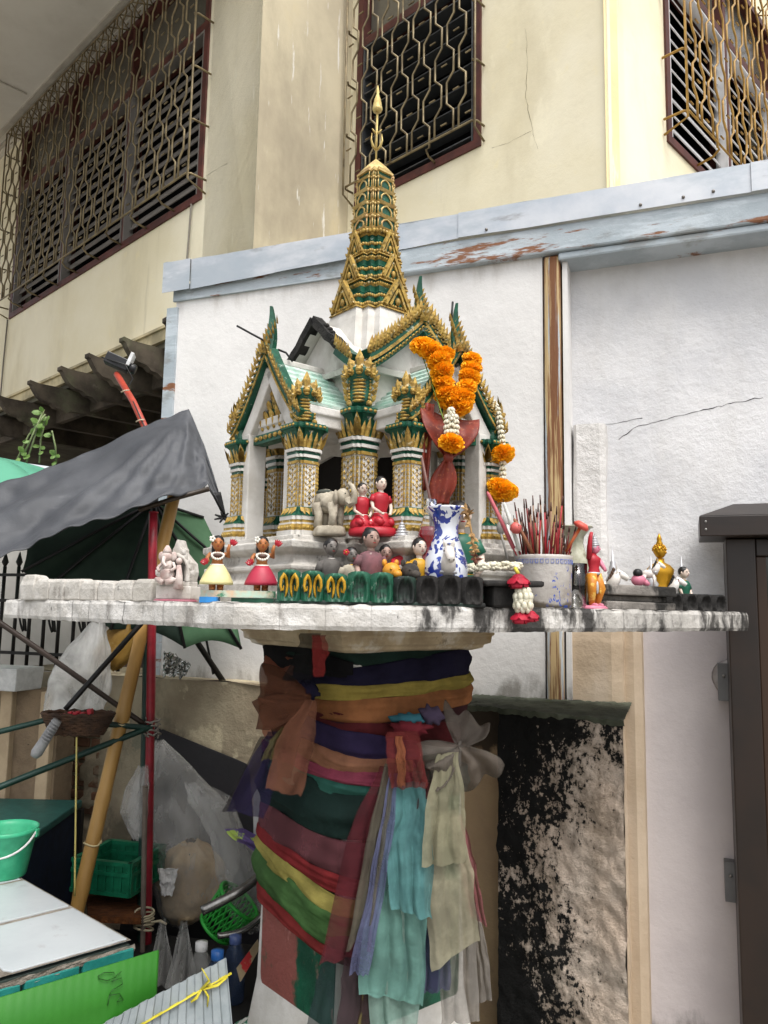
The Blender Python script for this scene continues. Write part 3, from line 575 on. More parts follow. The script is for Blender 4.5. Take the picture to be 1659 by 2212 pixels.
# --- naga guardian (faces local -Y)
def naga_parts():
    g, a = MB(), MB()
    rings = []
    for z, w_, d, oy in ((0, .03, .024, .004), (.012, .033, .028, 0), (.03, .03, .024, -.004), (.05, .028, .018, -.001), (.07, .034, .016, .0), (.085, .036, .018, -.006), (.1, .03, .018, -.012), (.112, .018, .012, -.012)):
        rings.append([V((w_ * math.cos(t), oy + d * math.sin(t), z)) for t in [2 * math.pi * k / 12 for k in range(12)]])
    g.loft(rings, 0, True)
    for k in range(8):
        z = .012 + k * .0098; w_ = .019 - abs(k - 4) * .0006; y = -.024 + .0013 * k if k > 2 else -.03 + .002 * k
        a.ell((0, y + .001, z), (w_, .008, .0042), 0, 8, 5)
        for s_ in (-1, 1): a.ell((s_ * (w_ + .009), y + .011, z), (.0042, .006, .005), 0, 6, 4)
    for x, s_, z in ((0, 1.15, .098), (-.021, .85, .092), (.021, .85, .092), (-.034, .62, .083), (.034, .62, .083)):
        T = Matrix.Translation((x, -.018, z)) @ Matrix.Rotation(x * 14, 4, 'Z') @ Matrix.Scale(s_, 4)
        a.ell((0, 0, 0), (.0125, .0125, .012), 0, 8, 6, T=T); a.ell((0, -.014, -.003), (.009, .011, .006), 0, 8, 5, T=T); a.ell((0, -.013, -.011), (.007, .009, .003), 0, 8, 4, T=T)
        for e in (-1, 1): a.ell((e * .006, -.009, .005), (.003, .003, .003), 0, 6, 4, T=T); leaf(a, T @ V((e * .009, 0, .005)), T.to_3x3() @ V((e * .8, .2, 1)), T.to_3x3() @ V((0, -1, 0)), .015 * s_, .026 * s_)
        leaf(a, T @ V((0, -.004, .008)), (x * 6, .15, 1), T.to_3x3() @ V((0, -1, 0)), .018 * s_, .042 * s_, .3); leaf(a, T @ V((0, .004, .008)), (x * 6, .3, 1), T.to_3x3() @ V((0, 1, 0)), .021 * s_, .04 * s_, .1)
    for s_ in (-1, 1):
        for k in range(4): leaf(a, (s_ * (.028 + .003 * k), .004, .02 + .018 * k), (s_ * .9, .2, .9), (0, -1, 0), .014, .022, .5)
        a.ell((s_ * .026, -.016, .008), (.009, .008, .009), 0, 8, 5)
    return g, a
ng, na = naga_parts(); ngm = ng.mesh('naga', [GREEN]); nam = na.mesh('naga_gilding', [GOLD])
def part(me, name, parent, T=None, loc=None, rz=0, sc=1):
    o = bpy.data.objects.new(name, me); COL.objects.link(o); o.parent = parent
    if loc is not None: o.location = loc; o.rotation_euler = (0, 0, rz); o.scale = (sc,) * 3
    return o
Lp, wp, kp = .30, .13, .165
for q in range(4):
    a = q * math.pi / 2; R2 = Matrix.Rotation(a, 3, 'Z')
    for sy in (-1, 1):
        p = part(pmesh, 'pillar', shrine, loc=R2 @ V((Lp, sy * wp, .15)), rz=a); part(lmesh, 'gilding', p)['kind'] = 'stuff'
        n = part(ngm, 'naga', shrine, loc=R2 @ V((Lp + .006, sy * (wp + .008), .405)), rz=a + (math.pi if sy > 0 else 0) + (-.45 if sy > 0 else .45), sc=.8); part(nam, 'gilding', n)['kind'] = 'stuff'
    p = part(pmesh, 'pillar', shrine, loc=R2 @ V((kp, kp, .15)), rz=a, sc=1.2); part(lmesh, 'gilding', p)['kind'] = 'stuff'
    n = part(ngm, 'naga', shrine, loc=R2 @ V((kp + .012, kp + .012, .462)), rz=a + R_(135), sc=.9); part(nam, 'gilding', n)['kind'] = 'stuff'
# --- cella, eave slab
mb = MB(); mb.box((0, 0, .29), (.235, .235, .28)); mb.build('cella', DARKIN, shrine)  # solid box; the darkness of the interior is put into its colour
mb = MB()
for q in range(4):
    T = Matrix.Rotation(q * math.pi / 2, 4, 'Z')
    for y in (-.112, .112): mb.box((.121, y, .28), (.012, .03, .258), T)
    mb.box((.121, 0, .395), (.012, .194, .03), T)
    ar = [(-.097, .38), (-.097, .33), (-.07, .365), (0, .379), (.07, .365), (.097, .33), (.097, .38)]
    mb.prism(ar, .01, T @ frame((.122, 0, 0), (0, 1, 0), (0, 0, 1), (1, 0, 0)))
mb.build('cella_frame', PWHITE, shrine)
mb = MB(); cloft(mb, .30, .155, .165, [(0, .406), (.0, .43), (.006, .433), (.006, .452)]); mb.build('eave_slab', PWHITE, shrine, bevel=.003)
# --- lower porch gables
def curve(w_, z0, z1, n=10, e=1.35):   # half gable from eave to apex
    return [(w_ * (1 - t) ** e if False else w_ * (1 - t), z0 + (z1 - z0) * (t ** e)) for t in [k / n for k in range(n + 1)]]
def ribbon(mb, pts, wd, th, T, mi=0):  # flat board along a 2-D curve (y,z), in plane x
    n = len(pts); rings = []
    for i in range(n):
        a, b = V(pts[max(i - 1, 0)]), V(pts[min(i + 1, n - 1)]); t = (b - a).normalized(); nn = V((-t.y, t.x))
        p = V(pts[i]); o = p + nn * wd / 2; i_ = p - nn * wd / 2
        rings.append([V((th / 2, o.x, o.y)), V((th / 2, i_.x, i_.y)), V((-th / 2, i_.x, i_.y)), V((-th / 2, o.x, o.y))])
    return mb.loft(rings, mi, False, T)
def scrolls(mb, pts, s_, off, x, T, flame=True):
    for i in range(len(pts) - 1):
        a, b = V(pts[i]), V(pts[i + 1]); t = (b - a).normalized(); nn = V((-t.y, t.x))
        if (nn.y < 0): nn = -nn
        for k in (.25, .75):
            p = a.lerp(b, k) + nn * off
            c = [T @ V((x + .004 * math.sin(th), p.x + (t.x * math.cos(th) + nn.x * math.sin(th)) * s_ * (1 - th / 9), p.y + (t.y * math.cos(th) + nn.y * math.sin(th)) * s_ * (1 - th / 9))) for th in [j * .9 for j in range(7)]]
            mb.tube(c, s_ * .32, 5)
            if flame: leaf(mb, T @ V((x, p.x, p.y)), T.to_3x3() @ V((.15, nn.x - t.x * .2 + t.x * .7, nn.y + t.y * .7)), T.to_3x3() @ V((1, 0, 0)), s_ * 1.3, s_ * 3.0, .3)
def horn(g, a, x, z, h, T, w_=.02):
    rings = []
    for k in range(9):
        t = k / 8; r = w_ * (1 - t * .72) * (1 + .25 * math.sin(t * 3.1)); c = T @ V((x - .035 * t + .03 * t * t, 0, z + h * t))
        X, Y = T.to_3x3() @ V((1, 0, 0)), T.to_3x3() @ V((0, 1, 0)); rings.append([c + X * r * .9, c + Y * r * .55, c - X * r * .9, c - Y * r * .55])
    g.loft(rings, 0)
    for k in range(7):
        t = k / 9
        for sy in (-1, 1): leaf(a, T @ V((x - .035 * t + .012 * (1 - t), sy * w_ * .35, z + h * t)), T.to_3x3() @ V((.25, sy * .6, 1)), T.to_3x3() @ V((1, 0, 0)), w_ * (.8 - .5 * t), h * .17, .5)
        leaf(a, T @ V((x - .03 * t + .016 * (1 - t), 0, z + h * t)), T.to_3x3() @ V((.2, 0, 1)), T.to_3x3() @ V((1, 0, 0)), w_ * (.7 - .4 * t), h * .17, .6)
for q in range(4):
    T = Matrix.Rotation(q * math.pi / 2, 4, 'Z')
    zA, zE, w_ = .612, .425, .155
    half = [(w_ * (1 - t), zE + (zA - zE) * t ** 1.25) for t in [k / 8 for k in range(9)]]
    g, a, wh, ty, tg = MB(), MB(), MB(), MB(), MB()
    for sy in (-1, 1):
        pts = [(sy * y, z) for y, z in half]; ribbon(g, pts, .022, .03, T @ Matrix.Translation((.318, 0, 0))); ribbon(a, [(y, z - .012) for y, z in pts], .004, .036, T @ Matrix.Translation((.318, 0, 0)))
        scrolls(a, pts, .0085, .008, .336, T)
        inner = [(sy * y * .86, z - .034 - .012 * (1 - abs(y) / w_)) for y, z in half]; ribbon(wh, inner, .036, .04, T @ Matrix.Translation((.30, 0, 0)))
        wh.box((.296, sy * .093, .285), (.05, .026, .27), T)
    horn(g, a, .325, .6, .125, T)
    if q in (0, 3): pass
    ty.prism([(-.085, .415), (.085, .415), (.05, .475), (0, .555), (-.05, .475)], .012, T @ frame((.29, 0, 0), (0, 1, 0), (0, 0, 1), (1, 0, 0)))
    ty.box((.294, 0, .402), (.03, .19, .022), T)
    for r in range(5):
        m = 5 - r
        for k in range(m):
            y = (k - (m - 1) / 2) * .026; z = .425 + r * .024
            leaf(tg, T @ V((.296, y, z)), T.to_3x3() @ V((.1, y * 4, 1)), T.to_3x3() @ V((1, 0, 0)), .02, .03, .5); tg.ell((.3, y, z + .004), (.006, .006, .006), 0, 6, 4, T=T)
    for k in range(7): tg.ell((.311, (k - 3) * .022, .403), (.004, .009, .006), 0, 6, 4, T=T)
    b = g.build('bargeboard', GREEN, shrine); a.build('gilding', GOLD, b, kind='stuff')
    wh.build('arch_frame', PWHITE, shrine, bevel=.003)
    b = ty.build('tympanum', GREEN, shrine); tg.build('gilding', GOLD, b, kind='stuff')
    # porch roof: stepped tile courses from eave to ridge
    rf = MB(); prof = []
    n = 9
    for k in range(n): t0, t1 = k / n, (k + 1) / n; z = lambda t: .45 + .135 * t ** 1.2; prof += [(.158 * (1 - t0), z(t0) + .006), (.158 * (1 - t1), z(t1))]
    for sy in (-1, 1):
        rings = [[T @ V((x, sy * y, z)) for y, z in prof] for x in (.05, .11, .17, .23, .305)]; rf.loft(rings, 0, False, None, (0, 0), False)
    rf.build('porch_roof', TILEG, shrine, solid=.006)
    rd = MB(); rd.box((.19, 0, .592), (.23, .014, .016), T); rd.build('ridge', PWHITE, shrine, bevel=.003)
# --- upper body, cross gables
mb = MB(); mb.box((0, 0, .52), (.30, .30, .15)); mb.build('upper_body', PWHITE, shrine)
for q in range(4):
    T = Matrix.Rotation(q * math.pi / 2, 4, 'Z'); zA, zE, w_ = .715, .575, .172
    half = [(w_ * (1 - t), zE + (zA - zE) * t ** 1.15) for t in [k / 8 for k in range(9)]]
    wh = MB(); wh.prism([(-.15, .57), (.15, .57), (0, .70)], .015, T @ frame((.15, 0, 0), (0, 1, 0), (0, 0, 1), (1, 0, 0)))
    for sy in (-1, 1):
        rings = [[T @ V((x, sy * y, z)) for y, z in [(w_ * .98, zE - .01)] + half] for x in (.0, .19)]; wh.loft(rings, 0, False, None, (0, 0), False)
    wh.build('gable_roof', PWHITE, shrine, solid=.01)
    if q == 3:          # broken, blackened left gable
        ch = MB()
        for sy, lo, hi in ((-1, 2, 8), (1, 3, 8)): ribbon(ch, [(sy * y, z + .008 + .006 * MN.noise(V((y * 60, z * 40, 1)))) for y, z in half[lo:]], .022, .028, T @ Matrix.Translation((.187, 0, 0)))
        for k in range(10): ch.ell((.19 + rnd.uniform(-.01, .012), .172 * (1 - k / 14) * .8, zE + .02 + k * .011), (.009, .012, .007), 0, 6, 4, T=T)
        ch.build('broken_bargeboard', CHAR, shrine, label='charred broken bargeboard stump')
        g, a = MB(), MB(); pts = [(y, z) for y, z in half[:4]]; ribbon(g, pts, .03, .03, T @ Matrix.Translation((.187, 0, 0))); scrolls(a, pts, .01, .008, .206, T)
        b = g.build('bargeboard', GREEN, shrine); a.build('gilding', GOLD, b, kind='stuff'); continue
    g, a = MB(), MB()
    for sy in (-1, 1):
        pts = [(sy * y, z + .012) for y, z in half]; ribbon(g, pts, .03, .034, T @ Matrix.Translation((.187, 0, 0))); ribbon(a, [(y, z - .012) for y, z in pts], .007, .04, T @ Matrix.Translation((.187, 0, 0))); scrolls(a, pts, .0115, .01, .207, T)
        ribbon(g, [(y, z - .03) for y, z in pts], .014, .04, T @ Matrix.Translation((.185, 0, 0))); scrolls(a, [(y, z - .03) for y, z in pts], .006, 0, .207, T, False)
    horn(g, a, .195, .71, .125, T, .024)
    b = g.build('bargeboard', GREEN, shrine); a.build('gilding', GOLD, b, kind='stuff')
# --- drum and spire
mb = MB(); cloft(mb, .1, .056, .078, [(.03, .60), (.018, .68), (.008, .74), (0, .768)]); mb.build('drum', PWHITE, shrine)
sp, gm = MB(), MB()
def r2(z):
    t = (z - .766) / (1.004 - .766); return .098 - .044 * t - .004 * math.sin(t * math.pi) if t < 1 else .054 - .013 * ((z - 1.004) / .17)
def rr(mb, r, z0, z1, f0=1, f1=1, mi=0): mb.loft([cring(r * f0, r * f0 * .56, r * f0 * .80, z0), cring(r * f1, r * f1 * .56, r * f1 * .80, z1)], mi)
def beads(mb, r, z, s_, n=3):
    ring = cring(r, r * .56, r * .8, z)
    for i in range(20):
        p, q_ = ring[i], ring[(i + 1) % 20]; m = max(1, round((q_ - p).length / (s_ * 1.9)))
        for k in range(m): mb.ell(p.lerp(q_, (k + .5) / m), (s_, s_, s_ * 1.15), 0, 6, 4)
z = .768
for k in range(3):
    dz = .0785 * (1.06 - .06 * k); r = r2(z); r1 = r2(z + dz)
    rr(gm, r * 1.08, z, z + dz * .06, 1, .97); beads(gm, r * 1.02, z + dz * .12, .0048)
    rr(sp, r * .96, z + dz * .06, z + dz * .36); beads(gm, r * .96, z + dz * .42, .0045)
    for j in range(3): rr(sp, r * (.84 - .02 * j), z + dz * (.5 + .1 * j), z + dz * (.6 + .1 * j), 1, .95)
    rr(gm, r1 * 1.04, z + dz * .8, z + dz * .87, .95, 1); beads(gm, r1 * 1.0, z + dz * .9, .004); rr(sp, r1 * .95, z + dz * .87, z + dz * 1.0)
    rr(sp, r * .8, z + .001, z + dz)
    for q in range(4):
        T = Matrix.Rotation(q * math.pi / 2, 4, 'Z'); w_ = r * .54; h = dz * .82; x = r * 1.0
        g, a = MB(), MB(); g.prism([(-w_ * .7, 0), (w_ * .7, 0), (0, h)], r * .22, T @ frame((x - r * .1, 0, z + dz * .12), (0, 1, 0), (0, 0, 1), (1, 0, 0)))
        for sy in (-1, 1):
            ribbon(a, [(sy * w_ * .85, -h * .02), (sy * w_ * .45, h * .5), (0, h * 1.08)], w_ * .2, r * .14, T @ Matrix.Translation((x + r * .04, 0, z + dz * .12)))
            ribbon(a, [(sy * w_ * .5, 0), (sy * w_ * .25, h * .4), (0, h * .72)], w_ * .12, r * .1, T @ Matrix.Translation((x + r * .04, 0, z + dz * .12)))
            for j in range(2): leaf(a, T @ V((x + r * .08, sy * w_ * (.8 - .2 * j), z + dz * .12 + h * (.05 + .26 * j))), T.to_3x3() @ V((.1, sy * .7, 1)), T.to_3x3() @ V((1, 0, 0)), w_ * .22, h * .2, .4)
        a.ell((x + r * .06, 0, z + dz * .12 + h * .22), (r * .07, w_ * .16, h * .16), 0, 6, 5, T=T)
        b = g.build('pediment', GREEN, shrine); a.build('gilding', GOLD, b, kind='stuff')
    z += dz
pgm = MB(); zt = z; hh = (1.174 - zt) / 4.35
beads(gm, r2(zt) * 1.1, zt - .004, .006)
for k in range(5):
    r = r2(zt); h = hh if k < 4 else hh * .5
    rr(pgm, r * 1.12, zt, zt + h * .16, .94, 1.06); rr(pgm, r * 1.04, zt + h * .16, zt + h * .22)
    rr(sp, r * .94, zt + h * .3, zt + h * 1.0)
    for q in range(4):
        T = Matrix.Rotation(q * math.pi / 2, 4, 'Z')
        if k < 4:
            for y in (-.0, ):
                aw = r * .34; pts = [(r * .98, y - aw, zt + h * .32), (r * .98, y - aw, zt + h * .62), (r * .98, y - aw * .6, zt + h * .82), (r * .98, y, zt + h * .95), (r * .98, y + aw * .6, zt + h * .82), (r * .98, y + aw, zt + h * .62), (r * .98, y + aw, zt + h * .32)]
                pgm.tube([T @ V(p) for p in pts], r * .055, 5)
        for x, y in ((.80, .80), (.80, .64), (.64, .80), (.97, .56), (.56, .97)):
            pgm.tube([T @ V((r * x, r * y, zt + h * .3)), T @ V((r * x * .98, r * y * .98, zt + h * .98))], r * .045, 5)
            if k < 4: pgm.ell((r * x * 1.02, r * y * 1.02, zt + h * .96), r * .085, 0, 6, 4, T=T)
    zt += h
rr(pgm, r2(zt) * 1.14, zt, zt + .006); pgm.loft([cring(r2(zt) * 1.12 * f, r2(zt) * .63 * f, r2(zt) * .9 * f, zt + .006 + dz_) for f, dz_ in ((1, 0), (.72, .018), (.4, .036), (.06, .052))], 0, True)
for q in range(12):
    t = q * math.pi / 6; leaf(pgm, (.034 * math.cos(t), .034 * math.sin(t), zt + .006), (-.5 * math.cos(t), -.5 * math.sin(t), 1), (math.cos(t), math.sin(t), .3), .016, .026, .4)
s_ = sp.build('spire', GREEN, shrine); gm.build('gilding', GOLD, s_, kind='stuff'); pgm.build('upper_gilding', PGOLD, s_, kind='stuff')
# finial
BRASS = mat('pale_brass', '#c9b475', '#a58c50', sc=30, rough=.45, metal=.35, bump=.15, layers=[('#4a3a22', 25, .6, .7, (1, 1, 1), .6)])
fn = MB(); z0 = zt + .05; fn.tube([(0, 0, z0), (.002, 0, z0 + .16)], [.0026, .0034], 8)
fn.lathe([(.003, .15), (.012, .152), (.0145, .158), (.0135, .166), (.0125, .1665), (.0115, .178), (.0105, .1785), (.009, .19), (.008, .1905), (.0045, .203), (.003, .204), (.0055, .211), (.001, .232)], 14, (.002, 0, z0))
for a in range(3):
    t = a * 2.09 + .5; c, s_ = math.cos(t), math.sin(t)
    fn.tube([(.0, 0, z0 + .035), (.012 * c, .012 * s_, z0 + .045), (.018 * c, .018 * s_, z0 + .062), (.016 * c, .016 * s_, z0 + .082)], [.0025, .004, .0025, .001], 6)
    fn.tube([(.0, 0, z0 + .085), (.01 * c, .01 * s_, z0 + .09), (.016 * c, .016 * s_, z0 + .096)], [.003, .003, .001], 6)
fn.build('finial', BRASS, shrine)
inv = (Matrix.Translation(shrine.location) @ Matrix.Rotation(RZ, 4, 'Z') @ Matrix.Scale(SC, 4)).inverted()
for p in ([(512, 704, 1.93), (545, 722, 1.92), (579, 740, 1.9)], [(978, 652, 1.92), (975, 690, 1.91)], [(600, 755, 1.93), (618, 762, 1.93), (632, 781, 1.93)]):
    mb = MB(); mb.tube([inv @ at_y(*x) for x in p], .0028, 6); mb.build('metal_rod', ROD, shrine)

# ================================================================== ALTAR SLAB and its kerbs
PV = [at_y(10, 1300, 2.3), at_y(505, 1300, 1.56), at_y(900, 1300, 1.585), at_y(1200, 1300, 1.74), at_y(1615, 1300, 2.25)]
P2 = [(p.x, p.y) for p in PV] + [(.78, 2.55), (-.1, 2.8), (-.95, 2.5)]
altar = empty('altar_slab', (-.04, 2.1, 1.455), label='whitewashed concrete altar slab with lotus kerb carried by the pedestal', cat='altar')
ai = Matrix.Translation(-V(altar.location))
def al(mb, name, m, parent=None, **k): mb.v = [tuple(ai @ V(x)) for x in mb.v]; return mb.build(name, m, parent or altar, **k)
WW = mat('altar_whitewash', '#d0cdc8', '#b6b2ab', sc=16, rough=.93, bump=1.0, bsc=40, bd=.008, layers=[('#7c766f', 18, .54, .66, (1, 1, .5), .65), ('#1d1b19', 11, .665, .73, (1, 1, .35), .93, 0, -.35, .3), ('#b9b5ae', 9, .64, .72, (1, 1, .6), .8, 0, .25, .6), ('#2e2b28', 13, .68, .74, (1, 1, .35), .9, 0, .4, 1.0), ('#332f2a', 30, .66, .72, (1, 1, .5), .8)])
BLK = mat('sooty_black', '#1b1a19', '#2d2b29', sc=18, rough=.92, bump=.9, bsc=45, bd=.006, layers=[('#6d6a66', 20, .62, .7, (1, 1, 1), .6)])
inner = [(x * .985 - .0006, 2.1 + (y - 2.1) * .985) for x, y in P2]
mb = MB(); slab_poly(mb, inner, 1.457, 1.503); al(mb, 'slab', OWHITE)
for i in range(4):
    a, b = V(P2[i] + (0,)), V(P2[i + 1] + (0,)); L = (b - a).length; n = max(2, round(L / .085)); t = (b - a).normalized(); nn = V((t.y, -t.x, 0))
    for k in range(n):
        j = rnd.uniform(-.001, .001); T = frame(a + t * (L * (k + .5) / n) - nn * .012 + V((0, 0, 1.48)), t, nn, V((0, 0, 1)))
        mb = MB(); w_ = L / n - .0006
        mb.grid(lambda p, q_: T @ V((-w_ / 2 + w_ * p, .013 + j + .004 * MN.noise((T @ V((p * w_, 0, q_ * .05))) * 30) - (.004 if q_ in (0, 1) else 0) - (.0012 if p in (0, 1) else 0), -.026 + .052 * q_ + (.0 if 0 < q_ < 1 else .003 * MN.noise((T @ V((p * w_, 0, q_))) * 40)))), 8, 6, sm=False)
        mb.grid(lambda p, q_: T @ V((-w_ / 2 + w_ * p, .010 + j - .03 * q_, .026 + .003 * MN.noise((T @ V((p * w_, 0, 1))) * 40))), 8, 2, sm=False)
        mb.grid(lambda p, q_: T @ V((-w_ / 2 + w_ * p, .010 + j - .03 * q_, -.026 + .003 * MN.noise((T @ V((p * w_, 0, 0))) * 40))), 8, 1, sm=False)
        o = al(mb, 'edge_tile', WW)
# lotus petal of the kerb: displaced sheet with a heart-shaped hollow
def petal_mesh(name, m, gold=None, w_=.061, h=.062):
    mb = MB(); nu, nv = 18, 16
    def d(x, z):          # x -1..1, z 0..1
        rim = math.exp(-((math.hypot(x * 1.05, (z - .35) * 1.25) - .80) / .16) ** 2); hx = abs(x)
        heart = math.hypot((hx - .27) * (1.5 + .9 * z), (z - .5) * 1.75 + hx * .25); hol = 1 / (1 + math.exp((heart - .62) * 9)); ridge = math.exp(-((heart - .78) / .13) ** 2)
        return .010 - .0035 * abs(x) ** 6 + .0045 * rim - .0055 * hol + .0055 * ridge
    def f(a, b):
        x, z = -1 + 2 * a, b; top = 1 - .09 * abs(x) ** 3; return V((x * w_ / 2, -d(x, z) - .001 * MN.noise(V((x * 6, z * 6, 3))), z * h * top + .0))
    mb.grid(f, nu, nv, 0)
    mb.grid(lambda a, b: V((( -1 + 2 * a) * w_ / 2, -d(-1 + 2 * a, 1) * (1 - b) + .03 * b, h * (1 - .09 * abs(-1 + 2 * a) ** 3))), nu, 3, 0)
    if gold:
        for sx in (-1, 1):
            mb.tube([V((sx * x * w_ / 2, -d(x * sx, z) - .001, z * h)) for x, z in ((.3, .12), (.2, .3), (.16, .5), (.26, .72), (.48, .82), (.68, .7), (.74, .5), (.66, .34), (.5, .36), (.46, .5))], [.0015, .0035, .0042, .0046, .0048, .0046, .004, .0034, .0028, .0015], 6, 1)
    return mb.mesh(name, [m] + ([gold] if gold else []))
KG = mat('kerb_green', '#265f48', '#1b4a37', sc=18, rough=.4, bump=.5, bsc=40, bd=.004, layers=[('#a9b0a6', 30, .6, .66, (1, 1, 1), .8), ('#141513', 18, .54, .64, (1, 1, 1), .75)])
KGB = mat('kerb_green_sooty', '#244f3e', '#1c2420', sc=14, rough=.6, bump=.6, bsc=40, bd=.004, layers=[('#151514', 10, .42, .6, (1, 1, .6), .9), ('#8d9089', 30, .66, .72, (1, 1, 1), .6)])
KY = mat('kerb_yellow', '#b98f22', '#9c7417', sc=25, rough=.5, bump=.3)
pm1, pm2, pm3, pm4 = petal_mesh('lotus_petal', KG, KY), petal_mesh('lotus_petal', KG), petal_mesh('lotus_petal', KGB), petal_mesh('lotus_petal', BLK)
A, B = at_y(598, 1290, 1.60), at_y(1042, 1290, 1.655); n = 9; t = V((B.x - A.x, B.y - A.y, 0)); L = t.length; t.normalize(); ang = math.atan2(t.y, t.x)
mb = MB(); T = frame((A + B) / 2 * 1.0, t, V((-t.y, t.x, 0)), V((0, 0, 1))); T.translation.z = ZT
mb.box((0, .022, .026), (L, .036, .058), T); mb.box((0, .008, .004), (L + .01, .036, .01), T); kb = al(mb, 'kerb', KGB, bevel=.003)
for k in range(n):
    p = A + t * (L * (k + .5) / n); p.z = ZT + .006
    o = part((pm1, pm1, pm1, pm2, pm2, pm3, pm4, pm4, pm4)[k], 'lotus_petal', kb); o.location = ai @ p; o.rotation_euler = (0, 0, ang); o.scale = (L / n / .061 * rnd.uniform(.97, 1.0), 1, rnd.uniform(.93, 1.03) * (1 if k < 5 else .95))
# black corner block with thin overhanging shelf
Q = at_y(1085, 1300, 1.69); mb = MB(); mb.box((0, 0, .022), (.085, .07, .044), TR((Q.x, Q.y + .02, ZT), ang + .35)); mb.box((0, 0, .052), (.15, .12, .013), TR((Q.x, Q.y + .035, ZT), ang + .35)); rough_edges(mb, .004, 30); al(mb, 'corner_block', BLK, bevel=.005)
# left white kerb blocks along the slab edge
a, b = at_y(60, 1290, 2.22), at_y(345, 1290, 1.86); t = V((b.x - a.x, b.y - a.y, 0)); L = t.length; t.normalize(); al_ang = math.atan2(t.y, t.x); n = 8
for k in range(n):
    w_ = L / n; p = a + t * (w_ * (k + .5)); hgt = .05 if k in (0, ) else rnd.uniform(.036, .042)
    mb = MB(); mb.lathe([(.5, 0), (.5, .6), (.46, .85), (.36, 1)], 4, T=TR((p.x, p.y, ZT), al_ang) @ Matrix.Scale(1, 4) @ Matrix.Diagonal((w_ * .98, .05, hgt, 1)) @ Matrix.Rotation(R_(45), 4, 'Z') @ Matrix.Scale(1.41, 4), sm=False); rough_edges(mb, .004, 40, k)
    al(mb, 'kerb_block', OWHITE, bevel=.004)
# right dark plinth block and sooty lotus kerb
def blk3(u0, u1, y0, y1, h, name, m, amp=.004, lips=()):
    a, b = at_y(u0, 1310, y0), at_y(u1, 1310, y1); t = V((b.x - a.x, b.y - a.y, 0)); L = t.length; t.normalize(); T = frame((a + b) / 2, t, V((-t.y, t.x, 0)), V((0, 0, 1))); T.translation.z = ZT
    mb = MB()
    for z0, z1, e in lips or ((0, 1, 0),): mb.box((0, .05 - e, h * (z0 + z1) / 2), (L + 2 * e, .1 + 2 * e, h * (z1 - z0) - .0004), T)
    rough_edges(mb, amp, 25); return al(mb, name, m, bevel=.004), T, L
SOOT2 = mat('sooty_whitewash', '#8d8780', '#6c6761', sc=14, rough=.93, bump=1, bsc=40, bd=.008, layers=[('#191816', 10, .46, .6, (1, 1, .6), .95)])
blk3(1308, 1452, 1.93, 2.06, .062, 'plinth_block', SOOT2, .004, ((0, .35, .004), (.35, .6, -.006), (.6, 1, .006)))
kb, T, L = blk3(1436, 1563, 2.1, 2.2, .048, 'kerb', BLK)
for k in range(4):
    o = part(pm4, 'lotus_petal', kb); o.location = ai @ (T @ V((-L / 2 + L * (k + .5) / 4, 0, .002))); o.rotation_euler = (0, 0, math.atan2(T[1][0], T[0][0])); o.scale = (L / 4 / .061, 1, .74)

# ================================================================== PEDESTAL
CREAM = mat('cream_painted_stone', '#b9a98c', '#9a8a70', sc=14, rough=.8, bump=.6, bsc=30, layers=[('#d0cbc0', 8, .5, .62, (1, 1, 1), .7), ('#8a6a2a', 9, .58, .66, (1, 1, 1), .5), ('#4c4235', 18, .62, .7, (1, 1, 1), .6)])
PGREEN = mat('pedestal_green', '#1b5a42', '#0f3f2e', sc=16, rough=.45, bump=.5, bsc=35, layers=[('#c9ccc6', 26, .66, .7, (1, 1, .5), .8)])
ped = empty('pedestal', (-.041, 2.12, 0), RZ, label='square green and white pedestal column wrapped in coloured sashes', cat='pedestal')
def sq(h, z, ch=.12): c = h * (1 - ch); return [V(p + (z,)) for p in ((h, -c), (h, c), (c, h), (-c, h), (-h, c), (-h, -c), (-c, -h), (c, -h))]
mb = MB(); mb.loft([sq(h, z) for h, z in ((.255, 1.455), (.255, 1.435), (.25, 1.432), (.248, 1.415), (.235, 1.41), (.232, 1.402), (.21, 1.395))]); mb.build('capital', CREAM, ped, bevel=.002)
mb = MB(); mb.loft([sq(h, z) for h, z in ((.215, .44), (.198, .56), (.19, .9), (.192, 1.25), (.2, 1.396))]); mb.build('shaft', PWHITE, ped, bevel=.004)
REDP = mat('worn_red_on_green', '#17553d', '#0f3d2c', sc=10, rough=.5, bump=.6, bsc=30, layers=[('#8a4f48', 5, .5, .56, (1, 1, .8), .95), ('#b9827a', 14, .6, .66, (1, 1, .4), .6)])
for q in range(4):
    T = Matrix.Rotation(q * math.pi / 2, 4, 'Z'); mb = MB(); poly = []
    for cx, cy, a0 in ((.115, .58, -90), (.115, 1.1, 0), (-.115, 1.1, 90), (-.115, .58, 180)):
        for k in range(5): t = R_(a0 + k * 22.5); poly.append((cx + .04 * math.cos(t), cy + .04 * math.sin(t)))
    mb.prism(poly, .008, T @ frame((.1945, 0, 0), (0, 1, 0), (0, 0, 1), (1, 0, 0))); mb.build('panel', REDP if q else PGREEN, ped, bevel=.002)
mb = MB(); mb.loft([sq(h, z) for h, z in ((.34, -.01), (.34, .06), (.30, .08), (.29, .2), (.31, .23), (.31, .28), (.27, .3), (.25, .36), (.255, .4), (.245, .43), (.215, .45))]); rough_edges(mb, .005, 20); mb.build('foot', mat('foot_green_white', '#2a6a50', '#c9c6bf', sc=18, lo=.5, hi=.56, rough=.8, bump=.7), ped, bevel=.004)
